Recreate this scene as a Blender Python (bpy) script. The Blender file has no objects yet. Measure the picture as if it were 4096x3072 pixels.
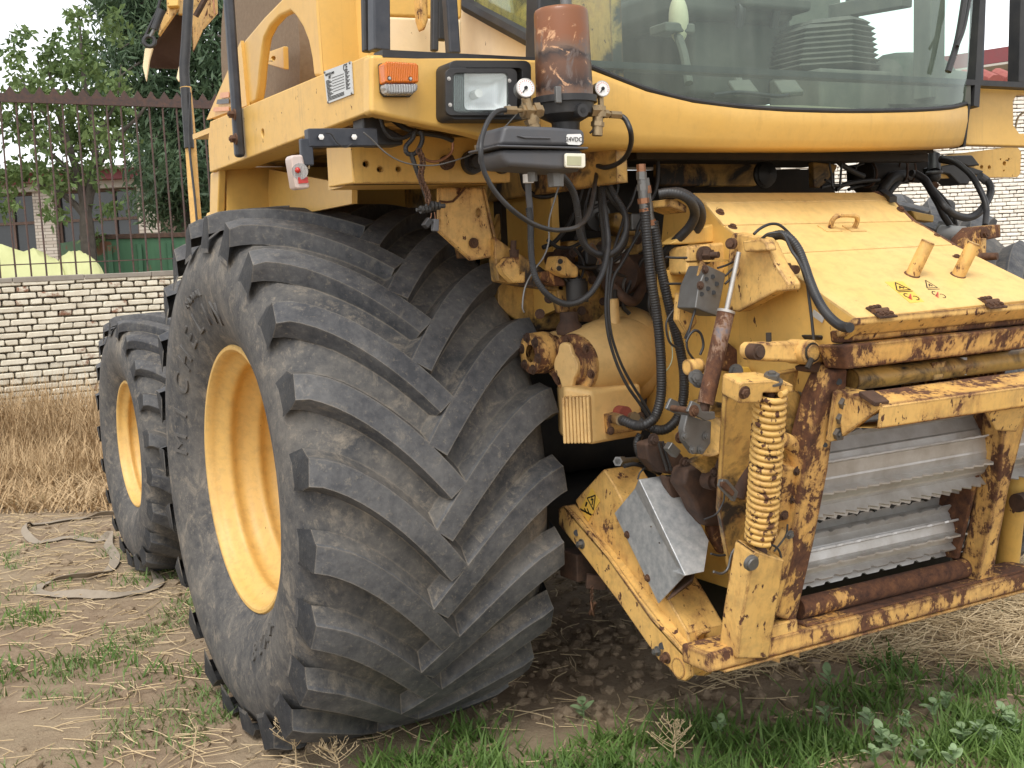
import bpy, bmesh, math, random
import numpy as np
from mathutils import Vector, Matrix, noise
from mathutils.geometry import tessellate_polygon

random.seed(7)
rng = np.random.default_rng(11)
scene = bpy.context.scene
COL = scene.collection

# ------------------------------------------------------------------ camera
F_PX, YAW, PITCH, ROLL = 4766.04, .51081, .10046, -.04906
CAM = np.array([-1.296, -4.4275, 1.717])
_f = np.array([math.sin(YAW) * math.cos(PITCH), math.cos(YAW) * math.cos(PITCH), -math.sin(PITCH)])
_r = np.array([math.cos(YAW), -math.sin(YAW), 0.0])
_u = np.cross(_r, _f)
_c, _s = math.cos(ROLL), math.sin(ROLL)
RIGHT, UP, FWD = _c * _r + _s * _u, -_s * _r + _c * _u, _f
cam_data = bpy.data.cameras.new('camera')
cam = bpy.data.objects.new('camera', cam_data)
COL.objects.link(cam)
m = Matrix.Identity(4)
for i in range(3):
    m[i][0], m[i][1], m[i][2], m[i][3] = RIGHT[i], UP[i], -FWD[i], CAM[i]
cam.matrix_world = m
cam_data.sensor_width = 36.0
cam_data.lens = F_PX / 4096 * 36.0
cam_data.clip_start, cam_data.clip_end = .05, 900
scene.camera = cam

# ------------------------------------------------------------------ sky, sun, exposure
SUN_EL, SUN_AZ = math.radians(58), math.radians(222)      # azimuth clockwise from +Y, the sun stands behind the camera's left shoulder
world = bpy.data.worlds.new('World')
scene.world = world
world.use_nodes = True
wn, wl = world.node_tree.nodes, world.node_tree.links
wn.clear()
sky = wn.new('ShaderNodeTexSky')
sky.sky_type = 'NISHITA'
sky.sun_disc = False
sky.sun_elevation, sky.sun_rotation = SUN_EL, SUN_AZ
sky.air_density, sky.dust_density, sky.ozone_density = 1.0, 1.0, 1.0
hsv = wn.new('ShaderNodeHueSaturation')
hsv.inputs['Saturation'].default_value = .12
bg = wn.new('ShaderNodeBackground')
bg.inputs['Strength'].default_value = .15
wo = wn.new('ShaderNodeOutputWorld')
wl.new(sky.outputs[0], hsv.inputs['Color'])
wl.new(hsv.outputs[0], bg.inputs['Color'])
wl.new(bg.outputs[0], wo.inputs['Surface'])
sun_data = bpy.data.lights.new('sun', 'SUN')
sun_data.energy, sun_data.angle, sun_data.color = 1.3, math.radians(28), (1.0, .96, .9)
sun = bpy.data.objects.new('sun', sun_data)
COL.objects.link(sun)
sun_dir = Vector((math.sin(SUN_AZ) * math.cos(SUN_EL), math.cos(SUN_AZ) * math.cos(SUN_EL), math.sin(SUN_EL)))
sun.rotation_euler = (-sun_dir).to_track_quat('-Z', 'Y').to_euler()
sun.location = sun_dir * 30
vs = scene.view_settings
vs.view_transform, vs.look, vs.gamma, vs.use_curve_mapping = 'Standard', 'None', 1.0, False
vs.exposure = .95
scene.cycles.max_bounces = 8
scene.cycles.transparent_max_bounces = 16
scene.cycles.use_denoising = True

# ------------------------------------------------------------------ measuring helpers (pixel of the 2212 px wide photo + a plane of the place -> a point)
K = 4096 / 2212
def ray(u, v):
    return FWD + RIGHT * ((u * K - 2048) / F_PX) - UP * ((v * K - 1536) / F_PX)
def P(u, v, x=None, y=None, z=None, d=None):
    r = ray(u, v)
    if x is not None: t = (x - CAM[0]) / r[0]
    elif y is not None: t = (y - CAM[1]) / r[1]
    elif z is not None: t = (z - CAM[2]) / r[2]
    else: t = d
    return Vector(CAM + r * t)
def proj(p):
    d = np.asarray(p, float) - CAM
    zz = d @ FWD
    return (2048 + F_PX * (d @ RIGHT) / zz) / K, (1536 - F_PX * (d @ UP) / zz) / K, zz
def ppm(p):                     # photo pixels (2212 wide) per metre at a point
    return F_PX / K / proj(p)[2]
V = Vector
X, Y, Z = V((1, 0, 0)), V((0, 1, 0)), V((0, 0, 1))

# ------------------------------------------------------------------ mesh builder
def frame_of(d):
    d = d.normalized()
    a = Z if abs(d.z) < .9 else X
    s = d.cross(a).normalized()
    return s, s.cross(d).normalized()
def spline(pts, n=8):
    pts = [V(p) for p in pts]
    if len(pts) < 3: return pts
    q = [pts[0] * 2 - pts[1]] + pts + [pts[-1] * 2 - pts[-2]]
    out = []
    for i in range(1, len(q) - 2):
        a, b, c, d = q[i - 1:i + 3]
        for k in range(n):
            t = k / n
            out.append(.5 * ((2 * b) + (c - a) * t + (2 * a - 5 * b + 4 * c - d) * t * t + (3 * b - a - 3 * c + d) * t ** 3))
    out.append(pts[-1])
    return out

class MB:
    def __init__(s):
        s.v, s.f, s.mi, s.m = [], [], [], 0
    def add(s, vs, fs):
        o = len(s.v)
        s.v.extend([tuple(p) for p in vs])
        for f in fs:
            s.f.append([i + o for i in f]); s.mi.append(s.m)
        return s
    def box(s, c, size, ax=None):
        c = V(c); ax = ax or (X, Y, Z)
        h = [ax[i] * (size[i] / 2) for i in range(3)]
        vs = [c + h[0] * a + h[1] * b + h[2] * d for a in (-1, 1) for b in (-1, 1) for d in (-1, 1)]
        return s.add(vs, [(0, 1, 3, 2), (4, 6, 7, 5), (0, 4, 5, 1), (2, 3, 7, 6), (0, 2, 6, 4), (1, 5, 7, 3)])
    def bar(s, a, b, w, h, side=None):
        a, b = V(a), V(b); d = (b - a)
        L = d.length; d.normalize()
        if side is None: sd, up = frame_of(d)
        else:
            sd = (V(side) - d * V(side).dot(d)).normalized(); up = sd.cross(d)
        return s.box((a + b) / 2, (L, w, h), (d, sd, up))
    def plate(s, pts, ext, holes=()):
        loops = [[V(p) for p in pts]] + [[V(p) for p in h] for h in holes]
        ext = V(ext)
        flat = [p for l in loops for p in l]
        n = len(flat)
        tris = tessellate_polygon(loops)
        if len(loops) == 1: fs = [list(range(n)), [i + n for i in range(n)][::-1]]
        else: fs = [list(t) for t in tris] + [[i + n for i in t][::-1] for t in tris]
        o = 0
        for l in loops:
            k = len(l)
            for i in range(k):
                j = (i + 1) % k
                fs.append([o + i, o + i + n, o + j + n, o + j])
            o += k
        return s.add(flat + [p + ext for p in flat], fs)
    def cyl(s, a, b, r0, r1=None, seg=16, caps=True):
        a, b = V(a), V(b); r1 = r0 if r1 is None else r1
        e, g = frame_of(b - a)
        vs = []
        for c, r in ((a, r0), (b, r1)):
            for i in range(seg):
                t = 2 * math.pi * i / seg
                vs.append(c + e * (r * math.cos(t)) + g * (r * math.sin(t)))
        fs = [(i, (i + 1) % seg, seg + (i + 1) % seg, seg + i) for i in range(seg)]
        if caps: fs += [list(range(seg))[::-1], list(range(seg, 2 * seg))]
        return s.add(vs, fs)
    def lathe(s, prof, o, ax, seg=48, closed=False):       # prof: (along, radius)
        o, ax = V(o), V(ax).normalized()
        e, g = frame_of(ax); vs = []; n = len(prof)
        for i in range(seg):
            t = 2 * math.pi * i / seg
            d = e * math.cos(t) + g * math.sin(t)
            vs += [o + ax * a + d * r for a, r in prof]
        fs = []
        for i in range(seg):
            j = (i + 1) % seg
            for k in range(n if closed else n - 1):
                l = (k + 1) % n
                fs.append((i * n + k, i * n + l, j * n + l, j * n + k))
        return s.add(vs, fs)
    def tube(s, pts, r, seg=10, corr=0.0, pitch=.012, sub=8, taper=None):
        pp = spline(pts, sub)
        if corr:                                     # ribs: resample at half the pitch
            L = [0]
            for a, b in zip(pp, pp[1:]): L.append(L[-1] + (b - a).length)
            n = max(4, int(L[-1] / (pitch / 4)))
            q, k = [], 0
            for i in range(n + 1):
                t = L[-1] * i / n
                while k < len(L) - 2 and L[k + 1] < t: k += 1
                w = (t - L[k]) / max(1e-9, L[k + 1] - L[k])
                q.append(pp[k].lerp(pp[k + 1], w))
            pp = q
        n = len(pp); vs = []
        d0 = (pp[1] - pp[0]).normalized(); e, g = frame_of(d0)
        for i, p in enumerate(pp):
            d = (pp[min(i + 1, n - 1)] - pp[max(i - 1, 0)]).normalized()
            e = (e - d * e.dot(d)).normalized(); g = d.cross(e)
            rr = r if taper is None else r + (taper - r) * i / (n - 1)
            if corr: rr = r * (1 - corr * (1, .5, 0, .5)[i % 4])
            for k in range(seg):
                t = 2 * math.pi * k / seg
                vs.append(p + e * (rr * math.cos(t)) + g * (rr * math.sin(t)))
        fs = [(i * seg + k, i * seg + (k + 1) % seg, (i + 1) * seg + (k + 1) % seg, (i + 1) * seg + k) for i in range(n - 1) for k in range(seg)]
        fs += [list(range(seg))[::-1], list(range((n - 1) * seg, n * seg))]
        return s.add(vs, fs)
    def bolt(s, p, d, r, h=None, washer=True):
        p, d = V(p), V(d).normalized(); h = h or r * .9
        if washer: s.cyl(p, p + d * (h * .25), r * 1.45, seg=16)
        s.cyl(p + d * (h * .25 if washer else 0), p + d * h, r, seg=6)
        s.cyl(p + d * h, p + d * (h * 1.25), r * .5, seg=8)
        return s
    def ring(s, c, ax, R, r, seg=24, rs=8):
        c, ax = V(c), V(ax).normalized(); e, g = frame_of(ax); vs = []
        for i in range(seg):
            t = 2 * math.pi * i / seg; d = e * math.cos(t) + g * math.sin(t)
            for k in range(rs):
                a = 2 * math.pi * k / rs
                vs.append(c + d * (R + r * math.cos(a)) + ax * (r * math.sin(a)))
        return s.add(vs, [(i * rs + k, ((i + 1) % seg) * rs + k, ((i + 1) % seg) * rs + (k + 1) % rs, i * rs + (k + 1) % rs) for i in range(seg) for k in range(rs)])
    def ball(s, c, r, ax=None, sc=(1, 1, 1), seg=20, rings=12):
        c = V(c); ax = ax or (X, Y, Z); vs = []; fs = []
        for i in range(rings + 1):
            ph = math.pi * i / rings
            for k in range(seg):
                t = 2 * math.pi * k / seg
                q = (math.sin(ph) * math.cos(t), math.sin(ph) * math.sin(t), math.cos(ph))
                vs.append(c + ax[0] * (q[0] * r * sc[0]) + ax[1] * (q[1] * r * sc[1]) + ax[2] * (q[2] * r * sc[2]))
        for i in range(rings):
            for k in range(seg):
                fs.append((i * seg + k, (i + 1) * seg + k, (i + 1) * seg + (k + 1) % seg, i * seg + (k + 1) % seg))
        return s.add(vs, fs)
    def loft(s, rows):                               # rows of equal length -> sheet
        n = len(rows[0]); vs = [p for r in rows for p in r]
        return s.add(vs, [(i * n + k, i * n + k + 1, (i + 1) * n + k + 1, (i + 1) * n + k) for i in range(len(rows) - 1) for k in range(n - 1)])
    def build(s, name, mats, parent=None, bevel=0, smooth=True, angle=35, solid=0, sub=0):
        me = bpy.data.meshes.new(name)
        me.from_pydata(s.v, [], s.f)
        mats = mats if isinstance(mats, (list, tuple)) else [mats]
        for mt in mats: me.materials.append(mt)
        if len(mats) > 1: me.polygons.foreach_set('material_index', s.mi)
        bm = bmesh.new(); bm.from_mesh(me)
        bmesh.ops.remove_doubles(bm, verts=bm.verts, dist=1e-6)
        bmesh.ops.recalc_face_normals(bm, faces=bm.faces)
        bm.to_mesh(me); bm.free()
        if smooth:
            me.polygons.foreach_set('use_smooth', [True] * len(me.polygons))
            me.set_sharp_from_angle(angle=math.radians(angle))
        o = bpy.data.objects.new(name, me)
        COL.objects.link(o)
        if parent: o.parent = parent
        if solid:
            md = o.modifiers.new('solid', 'SOLIDIFY'); md.thickness = solid; md.offset = 0
        if bevel:
            md = o.modifiers.new('bevel', 'BEVEL'); md.width = bevel; md.segments = 2
            md.limit_method = 'ANGLE'; md.angle_limit = math.radians(40); md.harden_normals = True
        return o

def tag(o, label=None, cat=None, group=None, kind=None):
    if label: o['label'] = label
    if cat: o['category'] = cat
    if group: o['group'] = group
    if kind: o['kind'] = kind
    return o
def empty(name, loc=(0, 0, 0), parent=None):
    o = bpy.data.objects.new(name, None)
    o.empty_display_size = .1
    COL.objects.link(o)
    o.location = loc
    if parent: o.parent = parent
    return o
def mesh_np(name, verts, faces_n, mats, parent=None, mi=None, smooth=False):     # big meshes of equal n-gons, fast
    verts = np.asarray(verts, np.float32).reshape(-1, 3); n = faces_n.shape[1]; nf = len(faces_n)
    me = bpy.data.meshes.new(name)
    me.vertices.add(len(verts)); me.vertices.foreach_set('co', verts.ravel())
    me.loops.add(nf * n); me.loops.foreach_set('vertex_index', faces_n.astype(np.int32).ravel())
    me.polygons.add(nf); me.polygons.foreach_set('loop_start', np.arange(0, nf * n, n, dtype=np.int32))
    for mt in (mats if isinstance(mats, (list, tuple)) else [mats]): me.materials.append(mt)
    if mi is not None: me.polygons.foreach_set('material_index', np.asarray(mi, np.int32))
    if smooth: me.polygons.foreach_set('use_smooth', np.ones(nf, bool))
    me.update(calc_edges=True); me.validate()
    o = bpy.data.objects.new(name, me); COL.objects.link(o)
    if parent: o.parent = parent
    return o
def text(name, body, size, origin, right, up, mat, parent, depth=.001, align='CENTER', font_scale=1.0):
    cu = bpy.data.curves.new(name, 'FONT')
    cu.body = body; cu.size = size; cu.extrude = depth; cu.align_x = align; cu.align_y = 'CENTER'
    cu.space_character = font_scale
    tmp = bpy.data.objects.new(name, cu)
    me = bpy.data.meshes.new_from_object(tmp)
    bpy.data.objects.remove(tmp); bpy.data.curves.remove(cu)
    me.materials.clear(); me.materials.append(mat)
    o = bpy.data.objects.new(name, me); COL.objects.link(o)
    r, u = V(right).normalized(), V(up).normalized(); n = r.cross(u).normalized(); u = n.cross(r)
    mt = Matrix.Identity(4)
    for i in range(3): mt[i][0], mt[i][1], mt[i][2], mt[i][3] = r[i], u[i], n[i], V(origin)[i]
    o.parent = parent
    o.matrix_world = mt
    return o

# ------------------------------------------------------------------ materials
class NT:
    def __init__(s, name):
        s.mat = bpy.data.materials.new(name); s.mat.use_nodes = True
        s.t = s.mat.node_tree; s.n = s.t.nodes; s.l = s.t.links
        s.b = s.n['Principled BSDF']; s.tc = s.n.new('ShaderNodeTexCoord')
    def link(s, a, b): s.l.new(a, b)
    def coord(s, scale=(1, 1, 1)):
        mp = s.n.new('ShaderNodeMapping'); mp.inputs['Scale'].default_value = scale
        s.link(s.tc.outputs['Object'], mp.inputs['Vector']); return mp.outputs[0]
    def noise(s, scale, detail=4, rough=.55, vec=None, dist=0):
        k = s.n.new('ShaderNodeTexNoise'); k.inputs['Scale'].default_value = scale
        k.inputs['Detail'].default_value = detail; k.inputs['Roughness'].default_value = rough; k.inputs['Distortion'].default_value = dist
        s.link(vec if vec is not None else s.tc.outputs['Object'], k.inputs['Vector']); return k.outputs['Fac']
    def ramp(s, fac, stops):
        k = s.n.new('ShaderNodeValToRGB'); cr = k.color_ramp
        while len(cr.elements) < len(stops): cr.elements.new(.5)
        for e, (p, c) in zip(cr.elements, stops):
            e.position = p; e.color = (c, c, c, 1) if not hasattr(c, '__len__') else (*c[:3], 1)
        s.link(fac, k.inputs[0]); return k.outputs[0]
    def mix(s, fac, a, b, mode='MIX'):
        k = s.n.new('ShaderNodeMix'); k.data_type = 'RGBA'; k.blend_type = mode
        for i, val in ((0, fac), (6, a), (7, b)):
            if hasattr(val, 'is_linked') or hasattr(val, 'links'): s.link(val, k.inputs[i])
            elif i == 0: k.inputs[0].default_value = val
            else: k.inputs[i].default_value = (*val[:3], 1)
        return k.outputs[2]
    def math(s, op, a, b=0.0, clamp=False):
        k = s.n.new('ShaderNodeMath'); k.operation = op; k.use_clamp = clamp
        for i, val in enumerate((a, b)):
            if hasattr(val, 'links'): s.link(val, k.inputs[i])
            else: k.inputs[i].default_value = val
        return k.outputs[0]
    def edge(s, radius):                             # how far a bevelled normal turns away: worn edges
        bv = s.n.new('ShaderNodeBevel'); bv.samples = 4; bv.inputs['Radius'].default_value = radius
        ge = s.n.new('ShaderNodeNewGeometry'); dt = s.n.new('ShaderNodeVectorMath'); dt.operation = 'DOT_PRODUCT'
        s.link(bv.outputs[0], dt.inputs[0]); s.link(ge.outputs['Normal'], dt.inputs[1])
        return s.math('SUBTRACT', 1.0, dt.outputs['Value'], True)
    def bump(s, h, strength=.3, dist=.003):
        k = s.n.new('ShaderNodeBump'); k.inputs['Strength'].default_value = strength; k.inputs['Distance'].default_value = dist
        s.link(h, k.inputs['Height']); s.link(k.outputs[0], s.b.inputs['Normal'])
    def out(s, col=None, rough=None, metal=None, spec=None):
        for nm, val in (('Base Color', col), ('Roughness', rough), ('Metallic', metal), ('Specular IOR Level', spec)):
            if val is None: continue
            if hasattr(val, 'links'): s.link(val, s.b.inputs[nm])
            else: s.b.inputs[nm].default_value = (*val, 1) if hasattr(val, '__len__') else val
        return s.mat

def paint(name, base, rust=0.0, edge=0.0, dirt=.25, rough=.42, streak=0.0, chips=0.0, scale=1.0, grease=0.0):
    t = NT(name)
    big = t.noise(2.2 * scale, 6, .6)
    col = t.mix(t.math('MULTIPLY', t.ramp(big, [(.35, 0), (.7, 1)]), .55), base, tuple(min(1, c * k) for c, k in zip(base, (1.06, 1.16, 1.55))))
    fine = t.noise(22 * scale, 8, .7)
    col = t.mix(t.math('MULTIPLY', t.ramp(fine, [(.45, 0), (.75, 1)]), dirt), col, (.17, .115, .06))
    if streak:
        st = t.noise(1, 6, .7, t.coord((34, 34, 2.2)))
        col = t.mix(t.math('MULTIPLY', t.ramp(st, [(.55, 0), (.72, 1)]), streak), col, (.16, .085, .035))
    if grease:
        gr = t.noise(5 * scale, 8, .65, dist=.6)
        col = t.mix(t.ramp(gr, [(.62 - grease * .3, 0), (.74 - grease * .3, 1)]), col, (.028, .022, .018))
    rc = t.mix(t.ramp(t.noise(26, 9, .75), [(.34, 0), (.68, 1)]), (.040, .018, .013), (.17, .072, .032))
    mask = None
    if rust or edge:
        n = t.math('ADD', t.math('MULTIPLY', t.noise(5.5 * scale, 12, .72, dist=.5), .66), t.math('MULTIPLY', t.noise(38 * scale, 8, .7, t.coord((1, 1, .38)), dist=.3), .34))
        h = n
        if edge:
            h = t.math('ADD', n, t.math('MULTIPLY', t.edge(.014 if rust < .5 else .026), edge * 1.3))
        th = .66 - rust * .23
        halo = t.ramp(h, [(th - .07, 0), (th + .01, 1)])
        col = t.mix(t.math('MULTIPLY', halo, .55), col, (.40, .20, .065))
        mask = t.ramp(h, [(th, 0), (th + .03, 1)])
    if chips:
        ch = t.ramp(t.noise(38, 5, .62, t.coord((1, 1, .55))), [(.745 - chips * .16, 0), (.76 - chips * .16, 1)])
        mask = ch if mask is None else t.math('MAXIMUM', mask, ch)
    if mask is not None:
        col = t.mix(mask, col, rc)
        rg = t.math('ADD', rough, t.math('MULTIPLY', mask, .45))
        t.bump(t.math('SUBTRACT', t.math('MULTIPLY', t.noise(60, 6, .7), .3), t.math('MULTIPLY', mask, .6)), .5, .0025)
        return t.out(col, rg)
    t.bump(t.noise(30, 4, .6), .06, .002)
    return t.out(col, t.math('ADD', rough - .08, t.math('MULTIPLY', fine, .2)))

YEL = (.66, .392, .092)
M = {}
M['yellow'] = paint('yellow_paint', YEL, dirt=.14, rough=.4, streak=.14, chips=.02)
M['yellow_chip'] = paint('yellow_paint_chipped', YEL, edge=.3, dirt=.22, chips=.42, rough=.45, streak=.22)
M['rim_yellow'] = paint('yellow_rim_paint', (.66, .405, .115), dirt=.34, rough=.5, chips=.2, scale=1.3)
M['yellow_pale'] = paint('pale_yellow_lid_paint', (.70, .455, .15), edge=.35, dirt=.30, chips=.25, streak=.12, rough=.5)
M['yellow_cream'] = paint('cream_faded_paint', (.74, .58, .34), dirt=.10, chips=.3, rough=.5)
M['yellow_worn'] = paint('worn_yellow_paint', (.70, .42, .12), rust=.44, edge=.75, dirt=.48, chips=.75, rough=.5, streak=.35)
M['yellow_rusty'] = paint('rusty_yellow_paint', (.70, .405, .11), rust=.70, edge=1.0, dirt=.5, chips=.7, rough=.55, streak=.4)
M['rust_mostly'] = paint('rust_with_paint_remains', (.66, .36, .09), rust=.95, edge=.5, dirt=.4, chips=.6, rough=.6)
M['yellow_grease'] = paint('greasy_yellow_paint', (.58, .34, .085), rust=.3, edge=.5, dirt=.5, chips=.4, rough=.5, grease=.55)
M['spring_yellow'] = paint('chipped_spring_paint', (.68, .41, .11), rust=.42, dirt=.5, chips=1.1, rough=.5, scale=1.9)
M['gear_yellow'] = paint('gearbox_paint', (.66, .42, .15), rust=.12, edge=.35, dirt=.3, chips=.25, rough=.55)

def simple(name, col, rough=.6, metal=0.0, var=.3, scale=12, bump=.1, col2=None, spec=.5):
    t = NT(name)
    c2 = col2 or tuple(c * 1.6 + .01 for c in col)
    c = t.mix(t.math('MULTIPLY', t.ramp(t.noise(scale, 8, .65), [(.35, 0), (.72, 1)]), var), col, c2)
    if bump: t.bump(t.noise(scale * 6, 5, .6), bump, .002)
    return t.out(c, rough, metal, spec)
M['black'] = simple('black_plastic', (.016, .016, .018), .5, var=.45, col2=(.06, .055, .047))
M['hose'] = simple('black_hose', (.014, .014, .016), .48, var=.5, scale=18, col2=(.06, .055, .048))
M['black_paint'] = simple('blue_black_paint', (.022, .026, .036), .42, var=.4, scale=20, col2=(.09, .09, .095))
M['dark'] = simple('dark_grease_and_shade', (.012, .010, .008), .8, var=.6, scale=8, col2=(.05, .035, .022))  # greasy metal, and also the dark sheets that stand for shade
M['dark_rust'] = simple('dark_rusty_metal', (.035, .02, .014), .8, var=.7, scale=16, col2=(.13, .065, .035), bump=.4)
M['bolt_rust'] = simple('rusty_bolt', (.06, .028, .016), .75, .2, .7, 40, .3, (.2, .1, .05))
M["steel"] = simple("worn_bright_steel", (.54, .525, .50), .4, .5, .6, 11, .25, (.27, .225, .18))
M['steel_dark'] = simple('dull_steel', (.2, .2, .195), .5, .7, .5, 14, .2, (.1, .085, .07))
M['zinc'] = simple('galvanised_sheet', (.36, .38, .395), .45, .55, .9, 34, .12, (.66, .66, .645))
M['brass'] = simple('dull_brass', (.34, .25, .14), .45, .7, .6, 30, .2, (.16, .11, .07))
M['copper'] = simple('copper_clamp', (.36, .17, .09), .45, .6, .6, 30, .2, (.15, .08, .05))
M['grey_plastic'] = simple('grey_pump_plastic', (.075, .078, .086), .5, var=.5, scale=10, col2=(.12, .1, .085))
M['white_label'] = simple('white_label', (.78, .77, .74), .5, var=.1, bump=0)
M['ink'] = simple('black_ink', (.01, .01, .01), .6, var=0, bump=0)
M['red_ink'] = simple('red_print', (.5, .06, .05), .6, var=0, bump=0)
M['decal_yellow'] = simple('yellow_decal', (.72, .46, .08), .45, var=.12, bump=0)
M['grey_stripe'] = simple('grey_sticker', (.1, .1, .105), .5, var=.2, bump=0)
M['red_stripe'] = simple('faded_red_sticker', (.60, .30, .17), .5, var=.2, bump=0)
M['plate_silver'] = simple('silver_data_plate', (.55, .56, .55), .45, .1, .3, 30, 0, (.45, .46, .45))
M['rubber_pad'] = simple('rubber_boot', (.07, .07, .06), .8, var=.5, col2=(.15, .14, .11))
M['cab_dust_dim'] = simple('dusty_cab_trim_shaded', (.085, .088, .075), .85, var=.6, scale=7, col2=(.17, .165, .13))  # dusty trim, base colour darkened to put in the cab's inner shade
M['cab_floor'] = simple('dusty_cab_floor', (.26, .25, .2), .9, var=.5, scale=6, col2=(.36, .34, .27))

def rubber(name, dark, lite, tan, amt, patch):
    t = NT(name)
    a = t.noise(3.2, 10, .68, dist=.3); b = t.noise(26, 8, .7); c = t.noise(85, 4, .7)
    f = t.math('ADD', t.math('MULTIPLY', a, .55), t.math('MULTIPLY', b, .45))
    col = t.mix(t.ramp(f, [(.40, 0), (.64, 1)]), dark, lite)
    col = t.mix(t.math('MULTIPLY', t.ramp(t.noise(9, 12, .78, dist=.5), [(patch, 0), (patch + .16, 1)]), amt), col, tan)
    col = t.mix(t.math('MULTIPLY', t.ramp(t.noise(46, 6, .75), [(.56, 0), (.70, 1)]), .5), col, tuple(k * .9 for k in tan))
    col = t.mix(t.ramp(c, [(.71, 0), (.77, 1)]), col, (.36, .33, .28))
    col = t.mix(t.math('MULTIPLY', t.ramp(t.math('MULTIPLY', t.edge(.012), t.math('ADD', b, .25)), [(.03, 0), (.22, 1)]), .55), col, tuple(k * .95 for k in tan))
    t.bump(t.math('ADD', t.math('MULTIPLY', c, .6), b), .55, .004)
    return t.out(col, .78, spec=.35)
M['rubber'] = rubber('dusty_tyre_rubber', (.050, .051, .054), (.15, .138, .122), (.32, .27, .205), .65, .522)
M['rubber_top'] = rubber('worn_lug_rubber', (.052, .054, .060), (.138, .136, .134), (.31, .27, .21), .45, .56)
M['rubber_end'] = rubber('scuffed_black_rubber', (.018, .019, .022), (.05, .05, .05), (.16, .14, .11), .4, .66)
M['rubber_lug'] = M['rubber']

def glass(name, tint, rough=.03, fac=.12, dust=.2, refl=1.0):
    mat = bpy.data.materials.new(name); mat.use_nodes = True
    n, l = mat.node_tree.nodes, mat.node_tree.links; n.clear()
    o = n.new('ShaderNodeOutputMaterial'); tr = n.new('ShaderNodeBsdfTransparent'); tr.inputs[0].default_value = (*tint, 1)
    gl = n.new('ShaderNodeBsdfGlossy'); gl.inputs['Roughness'].default_value = rough; gl.inputs[0].default_value = (.9, 1, .96, 1)
    df = n.new('ShaderNodeBsdfDiffuse'); df.inputs[0].default_value = (.43, .47, .40, 1)
    lw = n.new('ShaderNodeLayerWeight'); lw.inputs[0].default_value = .5
    pw = n.new('ShaderNodeMath'); pw.operation = 'POWER'; pw.inputs[1].default_value = 5.0; l.new(lw.outputs['Facing'], pw.inputs[0])
    fr = n.new('ShaderNodeMath'); fr.operation = 'MULTIPLY_ADD'; fr.inputs[1].default_value = .9; fr.inputs[2].default_value = .06; l.new(pw.outputs[0], fr.inputs[0])
    tc = n.new('ShaderNodeTexCoord'); nz = n.new('ShaderNodeTexNoise'); nz.inputs['Scale'].default_value = 6; nz.inputs['Detail'].default_value = 9
    mp = n.new('ShaderNodeMapping'); mp.inputs['Scale'].default_value = (3, 3, .5)
    mr = n.new('ShaderNodeMapRange'); mr.inputs[1].default_value = .3; mr.inputs[2].default_value = .8; mr.inputs[3].default_value = dust * .4; mr.inputs[4].default_value = dust * 1.6
    l.new(tc.outputs['Object'], mp.inputs[0]); l.new(mp.outputs[0], nz.inputs['Vector']); l.new(nz.outputs['Fac'], mr.inputs[0])
    m1 = n.new('ShaderNodeMixShader'); m2 = n.new('ShaderNodeMixShader')
    ad = n.new('ShaderNodeMath'); ad.operation = 'MULTIPLY'; ad.inputs[1].default_value = refl
    l.new(fr.outputs[0], ad.inputs[0])
    l.new(mr.outputs[0], m1.inputs[0]); l.new(tr.outputs[0], m1.inputs[1]); l.new(df.outputs[0], m1.inputs[2])
    l.new(ad.outputs[0], m2.inputs[0]); l.new(m1.outputs[0], m2.inputs[1]); l.new(gl.outputs[0], m2.inputs[2])
    l.new(m2.outputs[0], o.inputs[0])
    return mat
M['cab_glass'] = glass('dusty_green_cab_glass', (.80, .94, .86), dust=.085)
M['side_glass'] = glass('clean_green_side_glass', (.90, .97, .93), dust=.03, refl=.35)
M['pane'] = simple('dark_window_glass', (.02, .024, .028), .12, var=.2, bump=0, col2=(.06, .065, .07))
M['headlamp_glass'] = glass('headlamp_glass', (.99, 1, 1), .1, dust=.02, refl=.4)
M['rib_glass'] = glass('headlamp_rib_glass', (.99, 1, 1), .25, dust=.0, refl=.8)
def lens(name, col, rough=.15, trans=.6, bump_scale=0):
    t = NT(name)
    t.b.inputs['Transmission Weight'].default_value = trans
    if bump_scale:
        w = t.n.new('ShaderNodeTexWave'); w.inputs['Scale'].default_value = bump_scale; w.bands_direction = 'X'
        t.link(t.tc.outputs['Object'], w.inputs['Vector']); t.bump(w.outputs['Fac'], .5, .004)
    return t.out(col, rough)
M['amber'] = lens('amber_lens', (.85, .22, .01), .2, .35, 60)
M['clear_lens'] = lens('clear_ribbed_lens', (.62, .62, .61), .1, .55, 42)
M['lamp_white'] = lens('cloudy_lamp_plastic', (.75, .62, .56), .3, .35)
M['red_lens'] = lens('red_lens', (.55, .03, .02), .25, .2)
M['mirror'] = simple('headlamp_reflector', (.92, .92, .92), .3, .15, 0, bump=0)
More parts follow.
